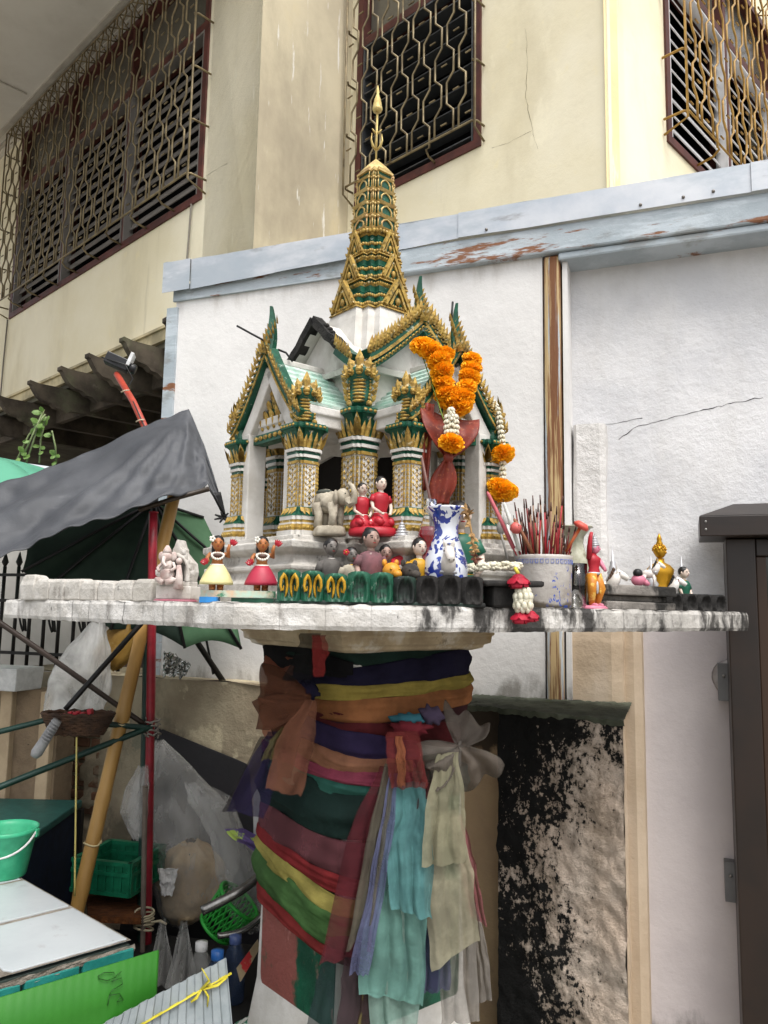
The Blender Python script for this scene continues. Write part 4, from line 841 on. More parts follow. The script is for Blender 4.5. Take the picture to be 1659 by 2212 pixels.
# ================================================================== OFFERINGS
def P(n, c, c2=None, **k):
    c_ = hexc(c); k.setdefault('rough', .45); k.setdefault('bump', .15); k.setdefault('bsc', 80); k.setdefault('bd', .003)
    return mat(n, c, c2 or tuple(x * .8 for x in c_), sc=k.pop('sc', 30), **k)
SKIN, SKINB, SKIND, SKING = P('pale_skin_paint', '#d2bfb0', layers=[('#8a7468', 40, .6, .7, (1, 1, 1), .6)]), P('brown_skin_paint', '#a8693a'), P('faded_skin_paint', '#a08478'), P('grey_skin_paint', '#6e6863')
HAIR, EYE_, LIP = P('black_hair_paint', '#171514'), P('eye_black', '#0b0a0a'), P('lip_red', '#a02a2a')
REDC, YELC, CREAMC = P('red_statue_paint', '#a81e2c', layers=[('#e3d6cf', 30, .66, .7, (1, 1, 1), .6)]), P('mustard_statue_paint', '#b98a1c', layers=[('#e0c050', 40, .6, .66, (1, 1, 1), .7)]), P('cream_skirt_paint', '#d8cf95')
WHT, BLU, PNK = P('white_statue_paint', '#d6d0c8', layers=[('#6d665f', 22, .6, .7, (1, 1, 1), .6)]), P('blue_board_paint', '#2f7fc0'), P('pink_statue_paint', '#c8788c')
SIL = P('silver_paint', '#b9b9bb', metal=.4, rough=.35); GLD = P('bright_gold_paint', '#b98a24', metal=.7, rough=.28); EMER = P('emerald_paint', '#1f5a45')
SOOT = P('sooty_statue', '#2a2725', '#4a443e', rough=.9, bump=.6); GRYS = P('grey_shirt', '#5f5b57', '#4a4744', rough=.85); PURP = P('faded_plum_paint', '#7d5257', '#5e4346', rough=.8, layers=[('#a99a92', 30, .62, .68, (1, 1, 1), .6)])
ORNG = P('orange_ochre_paint', '#c98a2a')
STON = P('old_stone_paint', '#b3aa98', '#8b8272', rough=.85, bump=.5, layers=[('#3e3a33', 24, .56, .68, (1, 1, 1), .75)])
WHTS = P('weathered_white_cast', '#c9c4bd', '#a9a39a', rough=.9, bump=.6, layers=[('#9a7a74', 26, .62, .68, (1, 1, 1), .5), ('#55504a', 30, .62, .7, (1, 1, 1), .7)])
# material slots of a figurine: 0 skin 1 hair 2 eye 3 lip 4 garment 5 trim 6 second garment 7 base
def head(mb, c, r, rz=0, top='short', tilt=0):
    T = Matrix.Translation(V(c)) @ Matrix.Rotation(rz, 4, 'Z') @ Matrix.Rotation(tilt, 4, 'X')
    mb.ell((0, 0, 0), (r * .84, r * .92, r * 1.08), 0, 12, 9, T=T)
    mb.ell((0, r * .16, r * .26), (r * .93, r * .95, r * .98), 1, 12, 8, T=T)
    mb.ell((0, -r * .9, -r * .12), (r * .13, r * .2, r * .24), 0, 6, 5, T=T)
    for s_ in (-1, 1):
        mb.ell((s_ * r * .33, -r * .8, r * .06), (r * .13, r * .1, r * .07), 2, 6, 4, T=T); mb.ell((s_ * r * .35, -r * .76, r * .27), (r * .24, r * .12, r * .04), 1, 6, 4, T=T)
        mb.ell((s_ * r * .84, 0, -r * .02), (r * .12, r * .2, r * .28), 0, 6, 5, T=T)
    mb.ell((0, -r * .78, -r * .48), (r * .2, r * .1, r * .06), 3, 8, 4, T=T)
    if top == 'bun': mb.ell((0, r * .7, r * .9), (r * .5, r * .5, r * .42), 1, 8, 6, T=T)
    if top == 'long': mb.ell((r * .45, r * .55, -r * .7), (r * .55, r * .5, r * 1.3), 1, 10, 7, T=T); mb.ell((-r * .3, r * .6, -r * .8), (r * .6, r * .45, r * 1.2), 1, 10, 7, T=T)
    if top == 'crown':
        for k in range(6): mb.lathe([(r * (.95 - .14 * k), 0), (r * (1.0 - .14 * k), r * .15), (r * (.8 - .13 * k), r * .34)], 10, (0, r * .1, r * (.55 + .33 * k)), 5, T=T)
        mb.lathe([(r * .12, 0), (.0001, r * .8)], 8, (0, r * .1, r * 2.5), 5, T=T)
    return T
def seated(mb, h, rz=0, top='short', arms=True, base=True, wide=1.):
    # kneeling / seated figure of height h facing local -Y before rotation
    M = Matrix.Rotation(rz, 4, 'Z'); r = h * .122; q = MB()
    q.lathe([(.20 * h * wide, 0), (.235 * h * wide, .06 * h), (.21 * h * wide, .16 * h), (.15 * h, .24 * h), (.12 * h, .3 * h)], 14, mi=6, sx=1.15, sy=1)
    for s_ in (-1, 1): q.tube([(s_ * .07 * h, .03 * h, .2 * h), (s_ * .13 * h, -.15 * h, .13 * h), (s_ * .1 * h, -.24 * h, .09 * h)], [.09 * h, .085 * h, .06 * h], 8, 6)
    q.lathe([(.115 * h, .24 * h), (.12 * h, .36 * h), (.15 * h, .5 * h), (.16 * h, .6 * h), (.12 * h, .67 * h), (.055 * h, .7 * h)], 14, mi=4, sx=1.15, sy=.8)
    q.lathe([(.05 * h, .67 * h), (.048 * h, .76 * h)], 10, mi=0)
    q.lathe([(.075 * h, .68 * h), (.062 * h, .7 * h)], 10, mi=5)
    q.lathe([(.123 * h, .285 * h), (.123 * h, .31 * h)], 14, mi=5, sx=1.15, sy=.85)
    if arms:
        for s_ in (-1, 1):
            q.tube([(s_ * .15 * h, 0, .62 * h), (s_ * .21 * h, -.02 * h, .5 * h)], [.06 * h, .055 * h], 8, 4); q.tube([(s_ * .205 * h, -.02 * h, .51 * h), (s_ * .2 * h, -.06 * h, .38 * h), (s_ * .1 * h, -.19 * h, .28 * h)], [.036 * h, .034 * h, .026 * h], 8, 0); q.ell((s_ * .08 * h, -.21 * h, .265 * h), (.032 * h, .04 * h, .022 * h), 0, 8, 5)
    head(q, (0, -.01 * h, .86 * h), r, 0, top)
    return mb.merge(q, M)
def fig(name, label, cat, u, y, mb, mats, z=ZT, rz=0, group=None, sub=0):
    p = at_y(u, 1290, y); return mb.build(name, mats, label=label, cat=cat, group=group, loc=(p.x, p.y, z), rz=rz)
FM = lambda skin, g, trim, g2, base=None: [skin, HAIR, EYE_, LIP, g, trim, g2, base or g2]
# front row behind the lotus kerb
def row(label, u, y, h, mats, rz, top='short', cat='figurine', wide=1.): mb = MB(); seated(mb, h, 0, top, wide=wide); return fig('figurine', label, cat, u, y, mb, mats, rz=rz)
row('grey faced seated figurine with dark hair and grey shirt behind the lotus kerb', 712, 1.71, .145, FM(SKING, GRYS, WHTS, GRYS), .5)
row('small grey figurine with red flower in its hair behind the lotus kerb', 757, 1.69, .125, FM(SKING, STON, GLD, GRYS), .45)
row('tall plum coloured seated woman figurine with her hair in a bun', 799, 1.70, .168, FM(SKIND, PURP, PURP, PURP), .5, 'bun')
row('small faded figurine half hidden beside the plum coloured woman', 832, 1.735, .135, FM(SKIND, SKIND, WHT, PURP), .2)
row('seated man figurine with white face, black hair and mustard yellow shirt', 905, 1.70, .148, FM(SKIN, YELC, CREAMC, YELC), .4)
mb = MB(); p = at_y(748, 1193, 1.655)
for k in range(5): mb.ell((.004 * math.cos(k * 1.256), 0, .004 * math.sin(k * 1.256)), (.0035, .002, .0035), 0, 6, 4)
mb.ell((0, -.001, 0), .0025, 1, 6, 4); mb.build('hair_flower', [REDC, GLD], loc=(p.x, p.y, p.z), label='tiny red flower ornament in the hair of the small grey figurine', cat='ornament')
for u, y, m, lab in ((832, 1.665, (ORNG, GLD), 'orange ochre crouching animal ornament behind the lotus kerb'), (872, 1.67, (SOOT, SOOT), 'blackened sooty animal ornament behind the lotus kerb')):
    mb = MB(); mb.ell((0, .01, .04), (.026, .034, .03), 0, 12, 8); mb.ell((.006, -.018, .072), (.02, .022, .019), 0, 10, 7); mb.ell((.01, -.038, .066), (.011, .012, .009), 0, 8, 6)
    for s_ in (-1, 1): mb.ell((.006 + s_ * .014, -.012, .09), (.006, .004, .008), 0, 6, 5); mb.tube([(s_ * .016, -.01, .035), (s_ * .018, -.022, 0)], [.011, .009], 8); mb.tube([(s_ * .018, .03, .03), (s_ * .02, .024, 0)], [.013, .009], 8); mb.ell((.006 + s_ * .009, -.036, .076), .003, 1, 6, 4)
    for k in range(5): mb.tube([(-.022 + .011 * k, -.0, .068 - abs(k - 2) * .004), (-.024 + .012 * k, .03, .066 - abs(k - 2) * .005)], .003, 5, 1)
    mb.tube([(0, .04, .04), (.006, .055, .06), (0, .05, .08)], [.006, .005, .003], 6); fig('animal_ornament', lab, 'ornament', u, y, mb, m, rz=.4)
# crowned dancer-like figure, kneeling, silver crown
mb = MB(); seated(mb, .16, 0, 'crown'); fig('crowned_figurine', 'pink faced kneeling figurine with tiered silver crown and red jacket beside the red drink bottle', 'figurine', 866, 1.745, mb, FM(PNK, REDC, WHT, REDC)[:5] + [SIL, REDC, REDC], rz=.9)
# couple in red on the plinth (one casting)
mb = MB(); mb.lathe([(.06, 0), (.064, .006), (.06, .018), (.05, .021)], 20, mi=7, sx=.9, sy=.62)
a = MB(); seated(a, .106, .35); b = MB(); seated(b, .122, .45); mb.merge(a, Matrix.Translation((-.027, -.002, .016))); mb.merge(b, Matrix.Translation((.016, .006, .018)))
ov = lambda x, y: shrine.matrix_local if False else (Matrix.Translation(shrine.location) @ Matrix.Rotation(RZ, 4, 'Z') @ Matrix.Scale(SC, 4)) @ V((x, y, .15))
p = at_y(806, 1168, 1.765); mb.build('couple_figurine', FM(SKIN, REDC, WHT, REDC), loc=(p.x, p.y, ZT + .155), rz=.12, label='pair of seated figures in red shirts cast on one red base on the plinth', cat='figurine')
# elephant on a round base
mb = MB()
mb.lathe([(.043, 0), (.045, .006), (.04, .02), (.036, .022)], 18, mi=0, sx=.9, sy=.7)
mb.ell((-.004, .002, .078), (.034, .024, .026), 0, 14, 9); mb.ell((-.012, .0, .085), (.026, .022, .024), 0, 12, 8)
for x, yv in ((-.024, -.012), (-.022, .013), (.014, -.013), (.017, .012)): mb.tube([(x, yv, .075), (x + .002, yv, .045), (x, yv, .02)], [.013, .0095, .0105], 10)
mb.ell((.034, -.002, .088), (.018, .017, .02), 0, 12, 8); mb.ell((.024, -.018, .085), (.006, .012, .018), 0, 10, 7, rot=Euler((.2, 0, .5)).to_matrix()); mb.ell((.024, .016, .085), (.006, .012, .018), 0, 10, 7)
mb.tube([(.046, -.002, .082), (.055, -.003, .07), (.064, -.004, .075), (.066, -.004, .095), (.058, -.004, .112), (.05, -.004, .118), (.046, -.004, .112), (.051, -.004, .107)], [.011, .009, .0075, .0065, .0055, .0045, .0035, .002], 10)
for s_ in (-1, 1): mb.tube([(.046, s_ * .01, .078), (.056, s_ * .012, .07), (.063, s_ * .011, .074)], [.003, .0025, .001], 6); mb.ell((.045, s_ * .012, .094), .0022, 1, 6, 4)
mb.tube([(-.04, 0, .09), (-.046, 0, .07), (-.044, 0, .05)], [.003, .0025, .003], 6); mb.ell((-.014, 0, .1), (.022, .021, .008), 1, 10, 5)
p = at_y(711, 1165, 1.77); mb.build('elephant_statue', [STON, P('dark_stone', '#4a4a42', '#2f3a34', rough=.85)], loc=(p.x, p.y, ZT + .155), rz=-.45, label='weathered stone coloured elephant statue with raised curled trunk on the plinth', cat='statue')
# hula dolls
def hula(label, u, skirt, rz):
    mb = MB(); h = .108
    for s_ in (-1, 1): mb.tube([(s_ * .008, 0, 0), (s_ * .009, 0, .03)], [.007, .008], 8, 0); mb.ell((s_ * .008, -.006, .003), (.006, .011, .004), 0, 8, 5)
    mb.lathe([(.034, .012), (.033, .018), (.026, .034), (.019, .046), (.014, .053)], 28, mi=6, fn=lambda t, z: 1 + .1 * math.sin(t * 2 * math.pi * 14) * max(0, (.05 - z) / .04), sx=1.05, sy=.85)
    mb.lathe([(.0145, .051), (.0145, .055)], 16, mi=5, sx=1, sy=.85)
    mb.lathe([(.0125, .054), (.0105, .062), (.013, .07), (.0145, .076), (.008, .081), (.005, .083)], 14, mi=0, sx=1.05, sy=.8); mb.lathe([(.014, .069), (.0152, .072), (.0145, .077)], 14, mi=4, sx=1.05, sy=.85)
    mb.tube([(0, 0, .08), (0, 0, .087)], .005, 8, 0); head(mb, (0, -.002, .099), .0145, 0, 'long')
    mb.tube([(.014, 0, .077), (.023, -.003, .072), (.021, -.012, .086), (.024, -.014, .097)], [.005, .0045, .004, .003], 8, 0); mb.tube([(-.014, 0, .077), (-.021, -.002, .068), (-.02, -.014, .06)], [.005, .0045, .0035], 8, 0)
    for x, z, r in ((.029, .1, .4), (-.024, .058, -.5)):
        for k in range(5): leaf(mb, (x, -.015, z - .004), (math.sin(r + (k - 2) * .35), 0, math.cos(r + (k - 2) * .35)), (0, -1, 0), .007, .014, .4, 7)
    for k in range(16): t = k / 16 * 2 * math.pi; mb.ell((.0125 * math.sin(t), -.011 - .003 * math.cos(t), .074 - .009 * math.cos(t) * (1 if math.cos(t) > 0 else .5)), .0028, 5, 6, 4)
    for k in range(5): mb.ell((-.0125 + .004 * math.cos(k * 1.256), -.011, .108 + .004 * math.sin(k * 1.256)), (.0032, .002, .0032), 5, 6, 4)
    return fig('hula_doll', label, 'doll', u, 1.665, mb, [SKINB, HAIR, EYE_, LIP, P('coconut_brown', '#4a2f22'), P('flower_white', '#e0ddd2'), skirt, REDC], z=ZT + .0265, rz=rz)
hula('hula doll with cream yellow grass skirt on the painted board', 466, CREAMC, .25); hula('hula doll with crimson red skirt on the painted board', 563, P('crimson_skirt', '#a32a40'), .25)
mb = MB(); poly = [(.082 * math.cos(t) * (1 if abs(math.cos(t)) < .9 else .98), .026 * math.sin(t)) for t in [2 * math.pi * k / 28 for k in range(28)]]
mb.prism(poly, .014, Matrix.Translation((0, 0, .019)), 0); mb.box((-.055, -.018, .006), (.036, .03, .012), None, 1); mb.box((.035, .0, .0055), (.09, .035, .011), None, 2)
p = at_y(514, 1290, 1.665); mb.build('painted_board', [P('peach_board_paint', '#c9a586', '#a8c0b0', layers=[('#2c7355', 12, .55, .6, (.6, 1, 1), .9), ('#a86a3a', 14, .6, .64, (1, 1, 1), .7)]), BLU, KG], loc=(p.x, p.y, ZT), rz=-.06, label='long painted board with blue block carrying the two hula dolls', cat='board')
# elephant headed deity niche
root = empty('deity_niche', at_y(379, 1290, 1.82).xy.to_3d() + V((0, 0, ZT)), -.25, label='weathered white deity in an arched niche on a pink base', cat='statue')
mb = MB(); mb.box((0, .012, .022), (.088, .05, .03)); mb.box((0, .012, .042), (.076, .044, .012)); mb.loft([[V((x, y, z)) for x, y in ((-w_, -.004), (w_, -.004), (w_, .034), (-w_, .034))] for w_, z in ((.036, .048), (.04, .07), (.036, .09), (.026, .1), (.012, .115), (.012, .122), (.008, .128), (.002, .145))])
for s_ in (-1, 1):
    mb.tube([(s_ * .032, -.006, .048), (s_ * .032, -.006, .085), (s_ * .022, -.006, .1), (0, -.006, .11)], [.007, .006, .006, .006], 8)
    for k in range(5): leaf(mb, (s_ * (.038 - .006 * k), -.004, .06 + .012 * k), (s_, 0, 1.2), (0, -1, 0), .014, .02)
mb.build('niche', WHTS, root, bevel=.002)
mb = MB(); mb.prism([(-.022, 0), (.022, 0), (.022, .04), (0, .058), (-.022, .04)], .004, frame((0, -.0052, .046), (1, 0, 0), (0, 0, 1), (0, -1, 0))); mb.build('niche_recess', P('niche_dark', '#4d4a45', rough=.9), root)
mb = MB(); mb.ell((-.012, -.02, .062), (.018, .014, .018), 0, 10, 7); mb.ell((-.012, -.02, .084), (.013, .011, .014), 0, 10, 7); mb.ell((-.014, -.024, .104), (.012, .012, .012), 0, 10, 7); mb.tube([(-.014, -.034, .102), (-.013, -.04, .09), (-.004, -.042, .08), (0, -.04, .084)], [.005, .0042, .003, .002], 8)
for s_ in (-1, 1): mb.ell((-.014 + s_ * .015, -.02, .105), (.009, .003, .011), 0, 8, 5); mb.tube([(-.012, -.02, .055), (-.012 + s_ * .022, -.028, .05), (-.012 + s_ * .004, -.034, .045)], .007, 8); mb.tube([(-.012 + s_ * .013, -.02, .09), (-.012 + s_ * .022, -.026, .078), (-.012 + s_ * .014, -.034, .07)], .004, 6)
mb.lathe([(.011, .112), (.009, .12), (.003, .13)], 10, (-.014, -.022, 0)); mb.tube([(.018, -.022, .03), (.018, -.02, .06), (.016, -.02, .085)], [.012, .008, .005], 8); mb.ell((.016, -.02, .094), .008, 0, 8, 6)
mb.build('deity', P('white_pink_cast', '#c8bdb6', '#a98f88', rough=.85, bump=.5), root)
mb = MB(); mb.lathe([(.052, 0), (.054, .003), (.05, .0068)], 20, (0, 0, 0), sy=.65); mb.build('base', P('dusty_pink_base', '#9c5a66'), root)
# bottle of red drink with a straw
GLS = mat('clear_glass', '#ffffff', rough=.03, bump=0, trans=1, spec=.5)
root = empty('drink_bottle', at_y(928, 1290, 1.715).xy.to_3d() + V((0, 0, ZT)), label='clear glass bottle of red drink with a brown straw', cat='bottle')
mb = MB(); mb.lathe([(.0, .001), (.0265, .001), (.028, .006), (.028, .1), (.0245, .118), (.0235, .135), (.0275, .15), (.026, .165), (.0165, .195), (.0145, .205), (.0145, .212), (.0165, .214), (.0165, .219), (.0145, .221), (.0145, .235), (.0135, .235), (.0135, .205), (.024, .165), (.0255, .15), (.0215, .135), (.0225, .118), (.026, .1), (.026, .006), (.0, .004)], 20, caps=(0, 0)); mb.build('glass', GLS, root)
mb = MB(); mb.lathe([(.0, .0045), (.0262, .0065), (.0262, .1), (.0227, .118), (.0217, .135), (.0257, .15), (.024, .165), (.021, .174), (.0, .174)], 20); mb.build('drink', mat('red_syrup', '#b00018', rough=.1, bump=0, trans=.35, spec=.4), root)
mb = MB(); o0 = V(root.location); mb.tube([(.004, 0, .012), at_y(930, 1085, 1.71) - o0, at_y(911, 988, 1.70) - o0], .0032, 8); mb.build('straw', P('brown_straw', '#6a4a42'), root)
# porcelain vase, blue on white
def porcelain(name, thr=.5):
    m = mat(name, '#cfd3da', '#c2c6cf', sc=6, rough=.12, bump=0, spec=.6, coat=.5); N = NT(m); b = N.n['Principled BSDF']; src = b.inputs['Base Color'].links[0].from_socket; co = N.coords()
    vo = N.new('ShaderNodeTexVoronoi'); vo.inputs['Scale'].default_value = 34; N.link(co, vo.inputs['Vector']); f = N.math('ADD', N.math('MULTIPLY', vo.outputs[0], .9), N.math('MULTIPLY', N.noise(co, 45, 3), .55))
    nn = N.noise(co, 24, 2, .5, 1.8); col = N.mix(N.ramp(f, .60, .54), src, '#27409a'); col = N.mix(N.ramp(nn, .53, .55), col, '#1b2f80'); col = N.mix(N.ramp(N.noise(co, 90, 2), .6, .66), col, src)
    N.link(col, b.inputs['Base Color']); return m
mb = MB(); mb.lathe([(.0, 0), (.03, 0), (.033, .004), (.04, .03), (.0465, .055), (.049, .08), (.0455, .103), (.036, .128), (.029, .148), (.0265, .166), (.028, .182), (.034, .2), (.0425, .212), (.0435, .216), (.041, .216), (.026, .185), (.024, .166), (.026, .148)], 32, caps=(1, 0))
fig('porcelain_vase', 'blue and white flowered porcelain vase with flared mouth', 'vase', 962, 1.70, mb, porcelain('blue_white_porcelain'))
# white horse bust in front of the vase
def horse(mb, s_=1, rear=False):
    q = MB(); q.ell((0, .03, .065), (.02, .034, .022), 0, 12, 8); q.tube([(0, .006, .07), (0, -.012, .095), (0, -.02, .115)], [.02, .015, .012], 10); q.tube([(0, -.014, .118), (0, -.034, .108), (0, -.05, .096)], [.0125, .011, .0075], 10)
    for e in (-1, 1):
        leaf(q, (e * .007, -.012, .126), (e * .25, 0, 1), (0, -1, 0), .009, .018); q.ell((e * .0105, -.024, .116), .0026, 1, 6, 4); q.ell((e * .005, -.056, .096), .0018, 1, 6, 4)
        q.tube([(e * .011, .008, .06), (e * .011, .004, .03), (e * .011, .006, .0)], [.0085, .006, .0065], 8); q.tube([(e * .012, .05, .06), (e * .013, .056, .03), (e * .012, .05, 0)], [.011, .0065, .0065], 8)
    for k in range(6): q.ell((0, .0 + .004 * k - .006, .126 - .009 * k), (.004, .006, .008), 1, 6, 5)
    q.tube([(0, .062, .075), (0, .078, .06), (0, .078, .03)], [.005, .008, .003], 6, 1); q.tube([(0, -.02, .128), (-.012, -.024, .112), (0, -.034, .099), (.012, -.024, .112), (0, -.02, .128)], .0016, 5, 2); q.lathe([(.0215, 0), (.0215, .006)], 14, (0, .0, .07), 2, sx=1, sy=.7)
    return mb.merge(q, Matrix.Scale(s_, 4))
mb = MB(); horse(mb, 1.0); fig('horse_statue', 'small white horse statue standing in front of the porcelain vase', 'statue', 967, 1.663, mb, [WHT, P('dark_mane', '#2c2826'), SIL], rz=.05)
# statuette behind the vase
mb = MB(); seated(mb, .235, 0, 'bun'); fig('figurine', 'green robed figurine with black hair half hidden behind the porcelain vase', 'figurine', 992, 1.745, mb, FM(SKIN, EMER, GLD, EMER), rz=.2)
# dried flower spray hanging over the vase
DRY = P('dried_flower_tan', '#a8875a', '#6e5232', rough=.9, bump=.5); DRYB = P('dried_flower_brown', '#5a3326', rough=.9, bump=.5)
mb = MB(); o0 = at_y(1012, 1100, 1.66); pth = [at_y(u, v, 1.66) - o0 for u, v in ((1006, 1098), (1014, 1125), (1020, 1160), (1024, 1190), (1026, 1212))]
mb.tube(pth, .0025, 6)
for k in range(46):
    t = rnd.random(); i = min(3, int(t * 4)); p = pth[i].lerp(pth[i + 1], t * 4 - i); d = V((rnd.uniform(-1, 1), rnd.uniform(-1, .3), rnd.uniform(-1, .6))); leaf(mb, p, d, V((0, -1, .2)), .007, rnd.uniform(.01, .02), .6, 1 if t > .8 else 0)
mb.build('dried_flowers', [DRY, DRYB], loc=o0, label='withered brown flower spray hanging from the vase mouth', cat='flowers')
# --- garlands
def flower_mesh(name, r, n, m, petal=.42, flat=1.):
    mb = MB(); rg = random.Random(3)
    for k in range(n):
        z = 1 - 2 * (k + .5) / n; t = k * 2.39996; d = V((math.sqrt(1 - z * z) * math.cos(t), math.sqrt(1 - z * z) * math.sin(t), z)); s_ = d.orthogonal().normalized(); s_.rotate(Matrix.Rotation(rg.uniform(0, 6.28), 3, d)); u_ = d.cross(s_)
        b = d * r * rg.uniform(.45, .62); w_ = r * petal * rg.uniform(.7, 1.15); tip = d * r * rg.uniform(.88, 1.1); bend = u_ * r * rg.uniform(-.2, .2)
        mb.add([b - s_ * w_ * .3, b + s_ * w_ * .3, tip + s_ * w_ * .6 + bend, tip + u_ * w_ * .3 + d * r * .05, tip - s_ * w_ * .6 - bend], [(0, 1, 2, 3), (0, 3, 4)], 0)
    mb.ell((0, 0, 0), r * .6, 0, 8, 6); mb.v = [(x, y, z * flat) for x, y, z in mb.v]
    return mb.mesh(name, [m])
MARI = mat('marigold_orange', '#f9bd1c', '#f6a80c', sc=40, rough=.7, bump=0, translucent=.12, layers=[('#fbd040', 55, .58, .68, (1, 1, 1), .6)])
JASM = mat('jasmine_white', '#e2decb', '#d3cdb4', sc=50, rough=.6, bump=0, translucent=.15)
ROSE = mat('rose_red', '#b01832', '#8d0f26', sc=40, rough=.6, bump=.1, translucent=.15)
STEM = P('stem_green', '#6f8a3a')
fmesh = flower_mesh('marigold', .0245, 200, MARI, .36); fbig = flower_mesh('marigold', .0285, 260, MARI, .3)
def garland(name, label, o0, spots, strands, cat='garland', extra=None):
    root = empty(name, o0, label=label, cat=cat)
    mb = MB(); mb.tube([p - o0 for p, r in spots] or [V((0, 0, 0)), V((0, 0, .01))], .0015, 5); mb.build('thread', STEM, root)
    for p, r in spots:
        o = part(fmesh if r < .026 else fbig, 'marigold', root); o.location = p - o0; s_ = r / (.024 if r < .026 else .0265); o.scale = (s_, s_, s_ * .72); o.rotation_euler = (rnd.uniform(-.5, .5), rnd.uniform(-.5, .5), rnd.uniform(0, 6))
    for pts in strands:
        mb = MB(); n = len(pts) - 1; L = sum((pts[i + 1] - pts[i]).length for i in range(n)); m = max(3, int(L / .0085))
        for k in range(m):
            t = k / (m - 1) * n; i = min(n - 1, int(t)); c = pts[i].lerp(pts[i + 1], t - i) - o0; d = (pts[i + 1] - pts[i]).normalized(); sd_ = d.orthogonal().normalized()
            for j in range(6):
                s2 = sd_.copy(); s2.rotate(Matrix.Rotation(j * 1.047 + k * .5, 3, d)); mb.ell(c + s2 * .0055, (.0038, .0038, .0065), 0, 6, 5, rot=(d * .9 + s2 * .5).to_track_quat('Z', 'Y').to_matrix())
        mb.build('jasmine_strand', JASM, root)
    return root
def A3(l, y, dy=0): return [at_y(u, v, y + dy * k) for k, (u, v) in enumerate(l)]
sp = [(at_y(u, v, y), r) for u, v, y, r in ((915, 748, 1.80, .027), (930, 758, 1.79, .026), (948, 780, 1.785, .0265), (955, 803, 1.785, .0265), (958, 826, 1.785, .0255), (962, 850, 1.785, .026), (982, 866, 1.785, .0265), (1000, 858, 1.79, .026), (995, 880, 1.785, .026), (1008, 835, 1.80, .025), (1014, 815, 1.81, .0255), (1018, 795, 1.82, .0245), (1020, 776, 1.83, .023), (968, 872, 1.79, .022), (975, 957, 1.742, .027), (905, 745, 1.81, .022), (962, 765, 1.80, .022))]
garland('marigold_garland', 'thick orange marigold garland looped over the roof horn with a jasmine tassel', at_y(975, 700, 1.83), sp, [A3(((974, 885), (976, 905), (974, 945)), 1.745), A3(((968, 900), (966, 922), (968, 942)), 1.748), A3(((982, 900), (985, 922), (983, 942)), 1.748)])
sp = [(at_y(1086, 981, 1.93), .027), (at_y(1080, 1052, 1.93), .029), (at_y(1096, 1058, 1.93), .026), (at_y(1086, 1062, 1.92), .03)]
garland('jasmine_garland', 'white jasmine garland with orange marigold balls hanging from the naga pillar', at_y(1060, 868, 1.95), sp, [A3(((1052, 872), (1062, 868), (1072, 880), (1078, 905), (1082, 935), (1086, 962)), 1.935), A3(((1086, 1000), (1086, 1018), (1086, 1032)), 1.93)])
root = empty('jasmine_string', at_y(1068, 1226, 1.70), label='string of white jasmine buds laid along the black shelf', cat='garland')
mb = MB(); pts = [at_y(u, v, y) - V(root.location) for u, v, y in ((1010, 1228, 1.70), (1045, 1224, 1.695), (1085, 1222, 1.695), (1122, 1224, 1.69))]
for k in range(58):
    t = k / 57 * 3; i = min(2, int(t)); c = pts[i].lerp(pts[i + 1], t - i)
    for j in range(4): mb.ell(c + V((rnd.uniform(-.002, .002), rnd.uniform(-.008, .004), rnd.uniform(-.006, .006))), (.0068, .0042, .0042), 0, 6, 5, rot=Euler((rnd.uniform(-.5, .5), rnd.uniform(-.9, .9), rnd.uniform(-.6, .6))).to_matrix())
mb.build('jasmine_buds', JASM, root, kind='stuff')
def rose(mb, c, r, up=1):
    for ring, (n, rr_, h) in enumerate(((5, .95, .7), (5, .75, .95), (4, .5, 1.1))):
        for k in range(n):
            t = 2 * math.pi * k / n + ring * .6; o = V((math.cos(t), math.sin(t), 0)); s_ = V((-o.y, o.x, 0)); b = V(c) + o * r * .25
            pp = lambda a, z, q: b + s_ * a * r * .75 + o * r * q * rr_ + V((0, 0, up * z * r * h))
            mb.add([pp(-.5, 0, 0), pp(.5, 0, 0), pp(.85, .6, .55), pp(.55, 1.05, .8), pp(-.55, 1.05, .8), pp(-.85, .6, .55), pp(0, .55, .75)], [(0, 1, 6), (1, 2, 6), (2, 3, 6), (3, 4, 6), (4, 5, 6), (5, 0, 6)], 0, True)
    mb.ell(V(c) + V((0, 0, up * r * .45)), (r * .72, r * .72, r * .66), 0, 12, 8)
o0 = at_y(1120, 1240, 1.655); root = empty('rose_garland', o0, label='red rose and white jasmine pendant garland hanging over the slab edge', cat='garland')
for u, v, r, up in ((1120, 1258, .0235, -1), (1124, 1338, .02, -1), (1146, 1336, .018, -1)):
    mb = MB(); rose(mb, at_y(u, v - 14, 1.655) - o0, r, up); b = mb.build('rose', ROSE, root); mb = MB()
    for k in range(5): leaf(mb, at_y(u, v - 16, 1.655) - o0, (math.cos(k * 1.256) * .9, math.sin(k * 1.256) * .9, -1), (math.cos(k * 1.256), math.sin(k * 1.256), .5), .011, .018, .2)
    if v > 1300: mb.build('sepals', STEM, b)
mb = MB()
for v, n, r in ((1278, 8, .012), (1289, 9, .0165), (1298, 9, .015), (1308, 8, .0165), (1316, 7, .0125)):
    for k in range(n): t = 6.283 * k / n; mb.ell(at_y(1130, v, 1.655) - o0 + V((math.cos(t) * r, math.sin(t) * r, 0)), (.006, .006, .0095), 0, 6, 5)
mb.build('jasmine_cluster', JASM, root); mb = MB(); mb.tube([at_y(1112, 1226, 1.66) - o0, at_y(1120, 1240, 1.655) - o0], .004, 6); mb.build('ribbon_tie', P('yellow_tie', '#c8b840'), root)
